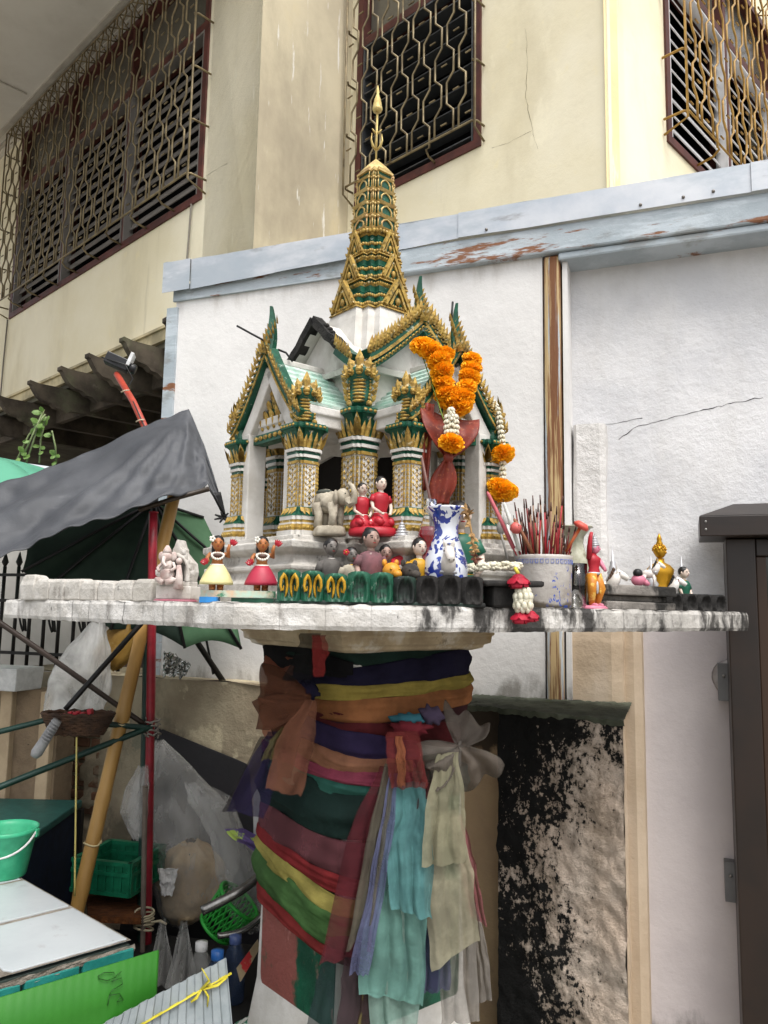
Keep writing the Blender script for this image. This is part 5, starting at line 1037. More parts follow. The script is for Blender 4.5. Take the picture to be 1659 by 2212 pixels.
# --- terracotta brocade cloth draped on the right gable
TERRA = mat('terracotta_brocade', '#7a2c1c', '#5c2014', sc=20, rough=.55, bump=.25, bsc=180, bd=.003, layers=[('#b0683e', 120, .58, .64, (1, 1, 1), .5)])
o0 = at_y(970, 880, 1.80); root = empty('brocade_cloth', o0, label='terracotta red brocade cloth knotted in front of the right gable', cat='cloth')
tl, trr, kn = at_y(907, 872, 1.785), at_y(1036, 906, 1.80), at_y(968, 990, 1.77)
def cl(a, b):
    tc = tl.lerp(trr, .5).lerp(kn, b); w_ = (1 - b ** 2.4) * .92 + .08; p = tc + (trr - tl) * (a - .5) * w_; p.z -= .016 * math.sin(a * math.pi) * (1 - b); return p - o0 + V((0, -.018 * math.sin(b * math.pi) - .007 * math.sin(a * 13 + b * 3) * (.2 + b) + .006 * MN.noise(V((a * 4, b * 4, 2))), 0))
mb = MB(); mb.grid(cl, 34, 20); mb.build('drape', TERRA, root, solid=.0015)
mb = MB(); mb.grid(lambda a, b: (at_y(906, 872, 1.786).lerp(at_y(914, 1060, 1.785), b) + V((a * .035 * (1 - b * .7), -.004 + .006 * math.sin(a * 9 + b * 5), 0)) - o0), 10, 20); mb.build('side_fall', TERRA, root, solid=.0015)
t0, t1 = kn, at_y(948, 1090, 1.775)
mb = MB(); mb.grid(lambda a, b: t0.lerp(t1, b) + V(((a - .5) * (.012 + .05 * math.sin(min(1, b * 1.2) * 2.4)), -.012 * math.cos((a - .5) * 3) - .005 * math.sin(a * 12), 0)) - o0, 16, 18); mb.build('tail', TERRA, root, solid=.0015)
mb = MB(); mb.ell(kn - o0 + V((0, -.008, .0)), (.012, .012, .014), 0, 10, 7); mb.build('knot', TERRA, root)
# --- incense pot, sticks, vases, statues on the right
root = empty('incense_pot', at_y(1176, 1290, 1.86).xy.to_3d() + V((0, 0, ZT)), label='cylindrical white incense pot with worn blue dragon pattern', cat='pot')
PC = root.location.copy()
mb = MB(); mb.lathe([(.056, 0), (.06, .003), (.062, .01), (.0655, .118), (.0665, .124), (.063, .125), (.061, .116), (.0, .112)], 36, caps=(1, 0))
def pot_mat():
    m = mat('pot_glaze', '#b9b4ae', '#a39d96', sc=9, rough=.4, bump=.3, bsc=60, layers=[('#8c8278', 14, .5, .64, (1, 1, 1), .7), ('#4a4030', 12, .52, .64, (1, 1, 1), .9, 2, .05, -.01)]); N = NT(m); b = N.n['Principled BSDF']; src = b.inputs['Base Color'].links[0].from_socket; co = N.coords()
    f = N.noise(N.coords((1, 1, .9), (.3, 0, 0)), 42, 3, .5, 2.2); wear = N.noise(co, 12, 4); f = N.math('MULTIPLY', N.ramp(f, .57, .6), N.ramp(wear, .48, .56)); N.link(N.mix(f, src, '#3d56a8'), b.inputs['Base Color']); return m
pot = mb.build('bowl', pot_mat(), root)
mb = MB()
for k in range(34):     # key-fret band
    t = 2 * math.pi * k / 34; T = TR((.0657 * math.cos(t), .0657 * math.sin(t), .109), t)
    for yy, zz, a, b in ((0, .0045, .009, .0014), (-.0035, 0, .0014, .0075), (0, -.0045, .006, .0014), (.003, -.001, .0014, .005)): mb.box((0, yy, zz), (.0012, a, b), T)
mb.build('fret_band', P('fret_blue', '#5468b0', '#8a8fa8'), root, kind='stuff')
mb = MB(); mb.lathe([(.0, .1125), (.04, .117), (.0608, .1145)], 20); mb.build('ash', P('ash_grey', '#6f6058', rough=.95), root)
STK = [P('incense_red', '#7a1f1c'), P('incense_brown', '#4a2a22'), P('incense_tan', '#8a6a52'), P('incense_crimson', '#a3242e')]
for k in range(84):
    a = rnd.uniform(0, 6.283); r = .052 * math.sqrt(rnd.random()); b = V((r * math.cos(a), r * math.sin(a) * .9, .1)); h = rnd.uniform(.05, .175) if k % 3 else rnd.uniform(.1, .17)
    if b.x > .03: h *= .62
    tip = b + V((b.x * .35 + rnd.uniform(-.012, .012), b.y * .3 + rnd.uniform(-.01, .01), h)); mid = b.lerp(tip, .5) + V((rnd.uniform(-.002, .002), rnd.uniform(-.002, .002), 0))
    mb = MB(); q = b.lerp(tip, .86); mb.tube([V((0, 0, 0)), mid - b, q - b], [.002, .002, .0018], 6, 0); mb.tube([q - b, tip - b], [.0022, .0014], 6, 1)
    mb.build('incense_stick', [STK[(k * 7 + (2 if b.x > .02 else 0)) % 4], STK[1]], loc=PC + b, label=('dark red', 'dark brown', 'pale tan', 'bright crimson')[(k * 7 + (2 if b.x > .02 else 0)) % 4] + ' burnt incense stick standing in the incense pot', cat='incense stick', group='incense sticks in the pot')
for u0, v0, u1, v1, y, r, c, lab in ((1110, 1185, 1052, 1062, 1.85, .005, '#c0626a', 'long leaning pink candle left of the incense pot'), (1122, 1190, 1088, 1085, 1.84, .0045, '#cfd0c8', 'long leaning white candle left of the incense pot'), (1150, 1195, 1110, 1120, 1.83, .0045, '#8a5a40', 'brown candle with a melted pink end leaning out of the incense pot')):
    mb = MB(); b = at_y(u0, v0, y); t = at_y(u1, v1, y) - b; mb.tube([V((0, 0, 0)), t * .5 + V((.001, 0, 0)), t * .95, t], [r, r, r * .9, r * .4], 10); mb.tube([t, t + V((-.001, 0, .008))], [.001, .0008], 5, 1)
    mb.build('candle', [P('candle' + c, c), P('wick', '#1a1614')], loc=b, label=lab, cat='candle')
mb = MB(); b = at_y(1108, 1152, 1.82); mb.lathe([(.0, 0), (.011, .004), (.014, .014), (.011, .024), (.0, .027)], 10, T=Matrix.Rotation(.5, 4, 'Y')); mb.build('candle_end', P('melted_pink', '#c8605a', layers=[('#1a1413', 60, .58, .64, (1, 1, 1), .9)]), loc=b, label='melted pink candle cap blackened on one side', cat='candle')
mb = MB(); t = at_y(1252, 1142, 1.84) - at_y(1222, 1192, 1.85); b = at_y(1222, 1192, 1.85); mb.tube([V((0, 0, 0)), t], [.003, .0042], 8, 0); mb.lathe([(.005, 0), (.017, .002), (.02, .008), (.012, .016), (.004, .014)], 14, T=Matrix.Translation(t) @ t.to_track_quat('Z', 'Y').to_matrix().to_4x4(), mi=1)
mb.build('lotus_candle', [P('orange_stick', '#c0653a'), P('coral_cup', '#d0584a')], loc=b, label='orange stick candle with coral cup leaning right of the incense pot', cat='candle')
# spoon like white offerings left of the pot
o0 = at_y(1098, 1130, 1.88)
for u, v, lab, c in ((1095, 1120, 'white plastic spoon standing behind the incense pot', '#d9d7d2'), (1082, 1140, 'grey metal spoon leaning behind the incense pot', '#8f8d88')):
    mb = MB(); p = at_y(u, v, 1.90); mb.ell((0, 0, 0), (.011, .005, .017), 0, 10, 7); mb.tube([(0, 0, -.014), (.012, 0, -.06), (.022, 0, -.1)], [.003, .0028, .0028], 6); mb.build('spoon', P('spoon' + c, c, rough=.3), loc=p, label=lab, cat='spoon')
mb = MB(); g = at_y(1244, 1290, 1.90); mb.lathe([(.0, .0), (.024, 0), (.028, .11), (.0265, .11), (.0225, .004), (.0, .003)], 20, caps=(0, 0)); mb.build('glass_tumbler', GLS, loc=(g.x, g.y, ZT), label='clear glass tumbler between the incense pot and the pale vase', cat='glass')
mb = MB(); mb.lathe([(.0, 0), (.026, 0), (.028, .006), (.034, .04), (.043, .07), (.044, .09), (.037, .12), (.025, .15), (.021, .168), (.024, .185), (.04, .205), (.047, .208), (.044, .21), (.024, .19), (.018, .17)], 28, caps=(1, 0), fn=lambda t, z: 1 + .045 * math.cos(t * 2 * math.pi * 8) * (1 if z > .02 else 0))
fig('pale_vase', 'pale green fluted vase with flared rim behind the incense pot', 'vase', 1243, 1.985, mb, P('pale_celadon', '#b9b9a6', '#9c9c86', rough=.2, layers=[('#5a4a34', 14, .58, .68, (1, 1, .4), .7)]))
# dancing figure with raised arm
mb = MB()
mb.lathe([(.036, 0), (.038, .004), (.03, .01)], 16, mi=7, sx=1, sy=.7)
for s_, k in ((-1, .0), (1, .006)): mb.tube([(s_ * .006, 0, .085), (s_ * .013, -.004 - k, .05), (s_ * .009, .0, .012)], [.014, .011, .007], 10, 6); mb.ell((s_ * .01, -.008, .011), (.006, .013, .005), 0, 8, 5)
mb.lathe([(.017, .078), (.016, .09), (.013, .1), (.0165, .115), (.018, .124), (.009, .131), (.005, .137)], 14, mi=4, sx=1.1, sy=.8); mb.lathe([(.0175, .084), (.0175, .09)], 14, mi=5, sx=1.1, sy=.85)
mb.tube([(-.017, 0, .122), (-.022, -.006, .15), (-.02, -.008, .175), (-.016, -.008, .186)], [.007, .0062, .005, .004], 8, 4); mb.tube([(.018, 0, .12), (.026, -.006, .105), (.02, -.018, .095)], [.0065, .0055, .004], 8, 0)
for j in range(10): a = j * .63; mb.ell((.016 * math.cos(a), .013 * math.sin(a) - .001, .05 + .003 * (j % 2)), (.004, .004, .016), 5 if j % 2 else 6, 6, 5)
head(mb, (.003, -.002, .148), .0125, .5, 'crown'); fig('dancer_statue', 'pink dancer statue with raised arm, silver crown and orange trousers', 'statue', 1284, 1.905, mb, [PNK, SIL, EYE_, LIP, REDC, SIL, P('orange_trousers', '#c07a22', layers=[('#e0c060', 60, .56, .6, (1, 1, 1), .7)]), PNK], rz=.6)
mb = MB(); horse(mb, .82); fig('horse_statue', 'white horse statue with brown saddle behind the dancer statue', 'statue', 1322, 2.02, mb, [WHT, P('brown_mane', '#4a3424'), SIL], rz=R_(80)); fgz = ZT + .0635
mb = MB(); mb.ell((0, 0, .016), (.02, .016, .016), 0, 12, 7); mb.ell((-.004, -.004, .034), (.013, .012, .012), 1, 10, 6); mb.tube([(.014, -.006, .012), (.024, -.01, .003)], [.008, .006], 8); fig('lying_figurine', 'pink reclining figurine with black hair on the sooty block', 'figurine', 1380, 2.06, mb, [PNK, HAIR], z=fgz, rz=.2)
mb = MB(); horse(mb, .52); fig('horse_statue', 'small black maned white horse statue on the sooty block', 'statue', 1416, 2.075, mb, [WHT, HAIR, SIL], z=fgz, rz=R_(75))
mb = MB(); horse(mb, .74); fig('horse_statue', 'white horse statue with red ear tips beside the sooty lotus kerb', 'statue', 1452, 2.15, mb, [P('clean_white_paint', '#ddd8d2'), HAIR, REDC], rz=R_(70))
mb = MB(); seated(mb, .125, 0); fig('figurine', 'black haired figurine in green dress behind the sooty lotus kerb', 'figurine', 1478, 2.2, mb, FM(SKIN, EMER, GLD, EMER), rz=.7)
for u, y, lab, s_ in ((1325, 2.09, 'silver spired pagoda crown piece behind the brown saddled horse', .17), (1408, 2.16, 'silver spired pagoda crown piece left of the golden bust', .155), (1474, 2.26, 'silver spired pagoda crown piece right of the golden bust', .16)):
    mb = MB(); mb.lathe([(.017, 0), (.02, .02), (.014, .06), (.02, .075), (.014, .085), (.015, .095), (.01, .1), (.011, .108), (.007, .112), (.008, .12), (.004, .124), (.0005, .16)], 14); mb.v = [(x, y_, z * s_ / .16) for x, y_, z in mb.v]; fig('crown_piece', lab, 'ornament', u, y, mb, SIL)
# golden bust
mb = MB(); mb.lathe([(.036, 0), (.038, .02), (.03, .05), (.024, .075), (.032, .1), (.034, .115), (.024, .127), (.011, .134), (.01, .145)], 18, sx=1.15, sy=.75); q = MB(); head(q, (0, 0, .163), .0175, .75); q.m = [0] * len(q.m); mb.merge(q)
for k in range(40): z = k / 40; t = k * 2.4; r_ = math.sqrt(max(0, 1 - z * z)) * .0175; mb.ell((r_ * math.cos(t), .003 + r_ * math.sin(t), .168 + z * .017), .0035, 0, 6, 4)
mb.lathe([(.009, .182), (.0095, .188), (.006, .194), (.0075, .199), (.005, .206), (.0005, .216)], 10, (0, .002, 0)); fig('golden_bust', 'shiny golden bust with topknot behind the sooty block', 'bust', 1428, 2.17, mb, GLD, rz=.15)
# ================================================================== SASHES on the pedestal
PCX, PCY = -.041, 2.12
def zv(v, y=1.86): return at_y(800, v, y).z
def rcol(phi, h=.21, p=5.):
    l = phi - RZ; c, s_ = abs(math.cos(l)), abs(math.sin(l)); return h / ((c ** p + s_ ** p) ** (1 / p))
def wrap(name, label, col, vL, vR, wpx, off=.006, a=.88, p0=-200, p1=20, nf=5, amp=.006, sag=0, seed=0, taper=(1, 1), h=.21, group=None):
    zL, zR = zv(vL), zv(vR); wd = wpx / 1690 * 1.86; mb = MB(); nu, nv = 70, 22
    def f(s_, t):
        phi = R_(p0 + (p1 - p0) * s_); w_ = wd * (taper[0] + (taper[1] - taper[0]) * s_)
        z = zL + (zR - zL) * s_ - sag * math.sin(s_ * math.pi) + w_ * (.5 - t) + .006 * MN.noise(V((s_ * 5, seed, t)))
        q_ = t * nf * .55 + seed + 1.3 * MN.noise(V((s_ * 2.2, seed, 1))); fo = amp * .8 * (.35 + .65 * abs(MN.noise(V((s_ * 2, seed, 7))) * 1.8)) * (1 - 2 * abs(math.sin(q_ * math.pi))) + .9 * amp * MN.noise(V((s_ * 6, t * 3, seed))) + .25 * amp * MN.noise(V((s_ * 25, t * 14, seed)))
        r = rcol(phi, h) + off + fo + amp * 1.2 * math.sin(t * math.pi); return V((r * math.cos(phi), r * math.sin(phi), z))
    mb.grid(f, nu, nv); return mb.build(name, sheer('sash_' + col, col, a), loc=(PCX, PCY, 0), label=label, cat='sash', group=group, solid=.0012)
def tail(name, label, col, path, wpx, nf=2.5, amp=.012, a=.72, slant=0, seed=0, cat='sash', nv=30, jag=.006, parent=None, m=None):
    pts = [at_y(*p) for p in path]; o0 = pts[0]; n = len(pts) - 1; mb = MB()
    def f(s_, t):
        k = min(n - 1, int(t * n)); q = t * n - k; q2 = q * q * (3 - 2 * q) * .5 + q * .5; c = pts[k].lerp(pts[k + 1], q2); w_ = (wpx[k] + (wpx[k + 1] - wpx[k]) * q2) / 1690 * c.y
        ph = s_ * nf * .95 + seed * .37 + .5 * MN.noise(V((t * 1.8, seed, s_ * 2))); env = .25 + .9 * abs(MN.noise(V((s_ * 2.3, t * .8, seed + 3))))
        d = amp * (.5 + .5 * min(1, t * 2)) * 1.05 * env * (1 - 2 * abs(math.sin(ph * math.pi)) ** .8) + amp * .7 * MN.noise(V((s_ * 2.5, t * 2.5, seed))) + amp * .15 * MN.noise(V((s_ * 12, t * 9, seed)))
        x = (s_ - .5) * w_ * (1 + .1 * MN.noise(V((t * 3, seed, 5)))) + .006 * MN.noise(V((t * 5, s_, seed)))
        dz = (slant * (s_ - .5) + jag * MN.noise(V((s_ * 5, seed, 9)))) * t
        return c - o0 + V((x, d + .25 * x, dz))
    mb.grid(f, 44, nv); k = dict(label=label, cat=cat) if not parent else {}
    o = mb.build(name, m or sheer('sash_' + col, col, a), None, loc=o0, **k)
    if parent: o.parent = parent; o.location = o0 - V(parent.location)
    return o
# close layers first
wrap('sash', 'dark green satin sash just under the capital', '#16362c', 1398, 1425, 60, .004, 1, nf=3)
wrap('sash', 'black sash bound round the top of the pedestal', '#121114', 1400, 1470, 95, .012, .97, -215, -95, nf=4, seed=2, taper=(1.2, .8))
wrap('sash', 'deep indigo sash slanting up under the capital', '#1c1838', 1500, 1425, 70, .012, .96, -150, 25, nf=3, seed=4, amp=.007)
wrap('sash', 'brownish maroon sash behind the knots at mid height', '#4a2226', 1540, 1570, 120, .006, .95, nf=6, seed=1)
wrap('sash', 'bright yellow sash above the orange one', '#b09a20', 1500, 1478, 30, .018, .95, -120, 18, nf=2, seed=5)
wrap('sash', 'orange sash below the yellow one near the top', '#b06a2a', 1535, 1500, 48, .018, .93, -128, 22, nf=3, seed=7, sag=.012)
wrap('sash', 'rust orange sash on the shaded left corner under the capital', '#8a4a2e', 1440, 1462, 60, .012, .92, -215, -140, nf=3, seed=9)
wrap('sash', 'dark red sash slanting down above the violet one', '#6a1a20', 1530, 1610, 55, .014, .93, -150, -20, nf=3, seed=11)
wrap('sash', 'dark violet sash slanting down to the knot', '#3a2c58', 1555, 1640, 58, .018, .92, -165, -55, nf=3, seed=13, amp=.008)
wrap('sash', 'peach orange sash slanting down to the knot', '#b87850', 1610, 1665, 42, .02, .92, -170, -60, nf=2.5, seed=15)
wrap('sash', 'hot pink sash under the peach one', '#b0405e', 1650, 1690, 30, .02, .92, -172, -60, nf=2, seed=17)
wrap('sash', 'teal sash round the middle of the pedestal', '#2c7a6a', 1690, 1725, 60, .012, .9, -165, 10, nf=3, seed=19)
wrap('sash', 'dark bottle green sash round the middle of the pedestal', '#1c3a34', 1735, 1765, 110, .014, .9, -200, -30, nf=2.5, seed=21, amp=.01)
wrap('sash', 'sheer wine pink sash low on the left face', '#8a4a52', 1830, 1880, 90, .008, .75, -200, -60, nf=3, seed=23)
wrap('sash', 'narrow scarlet sash above the lemon yellow one', '#a01e22', 1855, 1935, 34, .012, .95, -200, -60, nf=2, seed=25)
wrap('sash', 'lemon yellow sash low on the left face', '#b8a838', 1885, 1990, 46, .014, .96, -200, -60, nf=2, seed=27)
wrap('sash', 'leaf green sash below the lemon yellow one', '#4a7a34', 1925, 2040, 75, .016, .94, -205, -60, nf=2.5, seed=29, amp=.009)
wrap('sash', 'red sash at the bottom of the left face', '#a02622', 1995, 2085, 42, .01, .93, -200, -60, nf=2, seed=31)
# knots and bows
def knot(label, col, u, v, y, r, a=.93, cat='sash knot'):
    mb = MB(); mb.ell((0, 0, 0), r, 0, 18, 12); mb.v = [tuple(V(p) * (1 + .22 * math.sin(p[0] * 300 + p[2] * 180) + .25 * MN.noise(V(p) * 40))) for p in mb.v]; mb.build('sash_knot', sheer('sash_' + col, col, a), loc=at_y(u, v, y), label=label, cat=cat)
knot('dark indigo knot tying the sashes on the left', '#1c1838', 660, 1492, 1.82, (.034, .02, .02)); knot('turquoise knot of twisted cloth at mid height', '#2c7f90', 885, 1552, 1.84, (.04, .018, .012)); knot('crimson knot below the turquoise one', '#8a1c2c', 890, 1572, 1.83, (.045, .02, .016)); knot('plum grey knot beside the turquoise one', '#5a4a66', 930, 1545, 1.86, (.03, .02, .022))
def bow(label, col, loops, a=.7):
    o0 = at_y(*loops[0][0]); root = empty('sash_bow', o0, label=label, cat='sash bow')
    for k, (c0, c1, wpx) in enumerate(loops):
        A, B = at_y(*c0), at_y(*c1)
        def f(s_, t):
            c = A.lerp(B, t); w_ = wpx / 1690 * 1.82 * (.12 + .88 * math.sin(min(1, t * 1.15) * math.pi * .5)); ax = (B - A).cross(V((0, 1, 0))).normalized()
            return c - o0 + ax * (s_ - .5) * w_ + V((0, -.02 * math.sin(t * 3) + .016 * math.sin(s_ * 15 + k * 2 + t * 2) * t + .01 * MN.noise(V((s_ * 5, t * 4, k))), .01 * math.sin(s_ * 12 + k) * t))
        mb = MB(); mb.grid(f, 26, 16); mb.build('loop', sheer('sash_' + col, col, a), root, solid=.001)
    return root
bow('sheer burnt orange bow spreading on the left of the pedestal', '#7a4628', [((672, 1510, 1.80), (560, 1500, 1.84), 130), ((672, 1510, 1.80), (575, 1570, 1.86), 110)], .72)
bow('sheer grey brown bow spreading on the right of the pedestal', '#8a7d70', [((990, 1612, 1.84), (920, 1655, 1.81), 95), ((990, 1612, 1.84), (1035, 1690, 1.9), 130), ((990, 1612, 1.85), (1010, 1545, 1.92), 110)], .62)
# hanging tails, back to front
T_ = tail
T_('sash_tail', 'dark slate green sash tail at the foot of the pedestal', '#24383a', [(745, 2020, 1.80), (735, 2110, 1.79), (715, 2240, 1.78)], [60, 90, 110], seed=1)
T_('sash_tail', 'plum brown sash tail at the foot of the pedestal', '#4a3038', [(775, 2020, 1.79), (775, 2110, 1.78), (768, 2240, 1.775)], [40, 70, 75], seed=2)
T_('sash_tail', 'mustard yellow sash tail peeping out at the foot', '#8a7a34', [(805, 2060, 1.80), (800, 2130, 1.79), (795, 2240, 1.79)], [30, 35, 50], seed=3)
T_('sash_tail', 'indigo blue sash tail hanging behind the teal ones', '#4a4a72', [(900, 1750, 1.84), (910, 1900, 1.83), (905, 2145, 1.815)], [40, 70, 75], seed=4, nf=3.5)
T_('sash_tail', 'slate lavender sash tail hanging beside the indigo one', '#5e5e7e', [(930, 1800, 1.85), (945, 1960, 1.845), (940, 2140, 1.83)], [30, 50, 60], seed=44, nf=2.5)
T_('sash_tail', 'grey beige sash tail low on the right', '#a39b90', [(975, 1900, 1.88), (990, 2040, 1.87), (995, 2210, 1.86)], [40, 75, 80], seed=5, nf=3)
T_('sash_tail', 'taupe sash tail at the far right edge', '#989086', [(1015, 1950, 1.90), (1030, 2050, 1.89), (1040, 2165, 1.89)], [25, 45, 45], seed=55)
T_('sash_tail', 'mint grey sash tail reaching lowest in the middle', '#8fb5a6', [(880, 1900, 1.82), (860, 2050, 1.80), (850, 2240, 1.785)], [70, 110, 95], seed=6, nf=3, slant=.03)
T_('sash_tail', 'sea green sash tail with ragged hem in the middle', '#74b3a4', [(850, 1840, 1.81), (855, 1980, 1.79), (845, 2160, 1.775)], [70, 130, 130], seed=7, nf=4, slant=-.04, amp=.016)
T_('sash_tail', 'dusty pink sash tail at the right edge', '#b05a62', [(985, 1760, 1.86), (1005, 1860, 1.86), (1030, 1985, 1.86)], [30, 42, 40], seed=8, slant=-.03)
T_('sash_tail', 'dark red sash tail beside the bow on the right', '#6e2028', [(935, 1640, 1.84), (928, 1690, 1.83), (915, 1745, 1.82)], [40, 40, 30], seed=88)
T_('sash_tail', 'upper teal sash tail gathered at the knot', '#5fa8a8', [(885, 1690, 1.82), (880, 1800, 1.79), (890, 1975, 1.775)], [70, 105, 85], seed=9, nf=3, slant=-.03, amp=.016)
T_('sash_tail', 'green teal sash tail left of the upper teal one', '#5a9a8c', [(870, 1700, 1.83), (840, 1820, 1.80), (815, 1960, 1.79)], [50, 70, 70], seed=10, nf=2.5, slant=.02)
T_('sash_tail', 'long khaki sash tail low on the right', '#b8b08c', [(955, 1750, 1.83), (968, 1900, 1.82), (985, 2065, 1.815)], [70, 100, 100], seed=11, nf=2.5, slant=.06, amp=.014)
T_('sash_tail', 'short khaki olive sash tail hanging from the grey bow', '#b0aa84', [(968, 1625, 1.815), (962, 1740, 1.80), (958, 1868, 1.795)], [45, 85, 92], seed=12, nf=2.5, amp=.014)
T_('sash_tail', 'wide maroon sash tail hanging from the middle knot', '#6a1c28', [(838, 1655, 1.80), (790, 1800, 1.775), (745, 2070, 1.76)], [35, 75, 105], seed=13, nf=2.5, amp=.014, slant=.02)
T_('sash_tail', 'narrow olive grey sash tail beside the maroon one', '#6f6a58', [(845, 1648, 1.795), (815, 1800, 1.765), (775, 2025, 1.75)], [26, 42, 50], seed=14, nf=1.5, slant=.05)
T_('sash_tail', 'narrow lavender blue sash tail beside the olive one', '#6c729c', [(852, 1670, 1.79), (825, 1850, 1.76), (775, 2105, 1.745)], [20, 34, 38], seed=15, nf=1.2)
T_('sash_tail', 'red orange striped sash loop over the middle knot', '#8a2a26', [(870, 1580, 1.79), (875, 1640, 1.775), (885, 1702, 1.785)], [62, 80, 74], seed=16, nf=4, amp=.008)
T_('sash_tail', 'thin orange stripe of cloth on the red loop', '#b0622e', [(862, 1590, 1.775), (866, 1640, 1.76), (868, 1698, 1.77)], [16, 20, 16], seed=166, nf=1, amp=.004)
T_('sash_tail', 'long violet sash tail on the shaded left side', '#2e2450', [(600, 1580, 1.86), (570, 1660, 1.87), (530, 1760, 1.88)], [40, 70, 75], seed=17, slant=-.02)
T_('sash_tail', 'brown grey sash tail at the far left side', '#3f3638', [(585, 1590, 1.90), (545, 1680, 1.91), (505, 1750, 1.92)], [40, 50, 45], seed=18)
T_('sash_tail', 'olive yellow sash end on the left side', '#7a7034', [(628, 1560, 1.84), (600, 1600, 1.83), (580, 1640, 1.83)], [20, 34, 30], seed=19)
T_('sash_tail', 'dark red sash end on the left side', '#641c22', [(640, 1570, 1.83), (625, 1620, 1.82), (612, 1680, 1.82)], [24, 34, 34], seed=199)
T_('sash_tail', 'brown orange sash tail hanging from the left bow', '#8f5638', [(672, 1512, 1.79), (640, 1600, 1.775), (612, 1712, 1.775)], [22, 80, 72], seed=20, nf=2, slant=-.02, amp=.012)
T_('sash_tail', 'short scarlet ribbon hanging from the capital', '#a01c1c', [(690, 1372, 1.74), (692, 1410, 1.745), (688, 1462, 1.79)], [30, 34, 20], seed=21, nf=1, amp=.006)
T_('sash_tail', 'black cloth end folded over the capital', '#111012', [(672, 1368, 1.745), (668, 1405, 1.75), (640, 1470, 1.80)], [44, 52, 60], seed=211, nf=1.4, amp=.008)
# ================================================================== LEFT: stall, tarps, poles and clutter
def pbox(u, v, y): return at_y(u, v, y)
NW = mat('neighbour_wall', '#b9b6b0', '#a3a09a', sc=2, rough=.9, bump=.3, layers=[('#7d7a74', 3, .55, .75, (1, 1, .4), .5)])
mb = MB(); mb.box((0, 0, .92), (2.2, .15, 1.84)); p = at_y(-120, 1300, 4.3); nwl = mb.build('back_wall', NW, loc=(p.x - .15, p.y, 0), rz=R_(-8), label='pale grey neighbouring wall far behind the iron fence', cat='wall')
# iron fence on the low wall
IRON = P('black_iron', '#161514', '#22201e', rough=.6)
o0 = at_z(180, 1455, 1.205); o0 = V((o0.x, 3.5, 1.205)); root = empty('iron_fence', (o0.x, 3.52, 1.205), R_(-20), label='black wrought iron fence with scrolls on top of the low wall', cat='fence')
for k in range(22):
    mb = MB(); x = -1.0 + k * .085; mb.tube([(x, 0, 0), (x, 0, .46)], .0085, 6); mb.lathe([(.006, .46), (.016, .48), (.001, .53)], 6, (x, 0, 0)); mb.build('bar', IRON, root)
    if k % 2 == 0 and k < 20:
        mb = MB(); mb.tube([(x + .042 + .026 * math.cos(t) * (1 - t / 12), 0, .16 + .07 * math.sin(t * .8) + .012 * t) for t in [j * .6 for j in range(16)]], .005, 5); mb.build('scroll', IRON, root)
for z in (.06, .30, .42): mb = MB(); mb.box((-.1, 0, z), (1.9, .016, .014)); mb.build('rail', IRON, root)
# clad wall, white box
root = empty('clad_wall', at_y(40, 1600, 3.12).xy.to_3d(), R_(-18), label='beige rough rendered wall with lighter vertical battens', cat='wall')
mb = MB(); mb.box((-.35, .06, .58), (1.04, .1, 1.16)); mb.build('render', mat('brown_render', '#86735c', '#6e5e4b', sc=6, rough=.95, bump=.9, bsc=45, layers=[('#3f342a', 40, .66, .7, (1, 1, 1), .8)]), root)
for k in range(6): mb = MB(); mb.box((.13 - k * .19, 0, .58), (.055, .03, 1.155)); mb.build('batten', mat('cream_batten', '#b5a184', '#a08d72', sc=8, rough=.9, bump=.3), root, bevel=.004)
p = at_z(18, 1478, 1.165); p = at_y(10, 1478, 3.05)
mb = MB(); mb.box((0, 0, .04), (.2, .14, .08), None, 0, 1.06); mb.box((0, 0, .082), (.21, .15, .008)); mb.build('white_box', P('white_plastic', '#c9c9c6', rough=.5), loc=(p.x - .02, p.y + .07, 1.161), rz=R_(-18), bevel=.004, label='white plastic box on top of the beige wall', cat='box')
# tarp
TARP = mat('grey_tarp', '#4b4d51', '#3c3e42', sc=3, rough=.6, bump=.35, bsc=14, bd=.01, spec=.4, layers=[('#2f3134', 5, .5, .68, (1, 1, 1), .5), ('#76787b', 7, .62, .75, (.6, .6, 1.5), .4)])
top = [(-260, 1120, 2.75), (0, 1044, 2.85), (120, 1005, 2.9), (300, 925, 2.92), (408, 884, 2.9), (440, 960, 2.88), (470, 1055, 2.86)]
bot = [(-260, 1300, 2.35), (0, 1203, 2.42), (113, 1154, 2.48), (226, 1121, 2.52), (371, 1071, 2.6), (449, 1048, 2.7), (484, 1112, 2.78)]
def lerp_list(L, t): n = len(L) - 1; k = min(n - 1, int(t * n)); q = t * n - k; return at_y(*L[k]).lerp(at_y(*L[k + 1]), q)
o0 = at_y(200, 1050, 2.6); pk = at_y(408, 884, 2.9)
def tf(a, b):
    p = lerp_list(top, a).lerp(lerp_list(bot, a), b); d = p - pk; ang = math.atan2(d.z, d.x); rr_ = d.length
    p = p + V((0, -1, .5)) * (.022 * math.sin(ang * 22 + .8 * math.sin(rr_ * 5)) * min(1, rr_ * 1.5) * math.sin(b * 3.14) + .03 * MN.noise(V((a * 6, b * 3, 1))) + .012 * MN.noise(V((a * 18, b * 9, 2))))
    p.z -= .05 * math.sin(b * math.pi) * (1 - a) - .012 * math.sin(a * 70) * b ** 6 * .4; return p - o0
root = empty('grey_tarp', o0, label='dark grey tarpaulin stretched over the stall poles', cat='tarpaulin')
mb = MB(); mb.grid(tf, 90, 36); mb.build('sheet', TARP, root, solid=.003)
mb = MB(); c = [at_y(*x) - o0 for x in ((446, 1050, 2.7), (470, 1060, 2.74), (484, 1112, 2.76))]
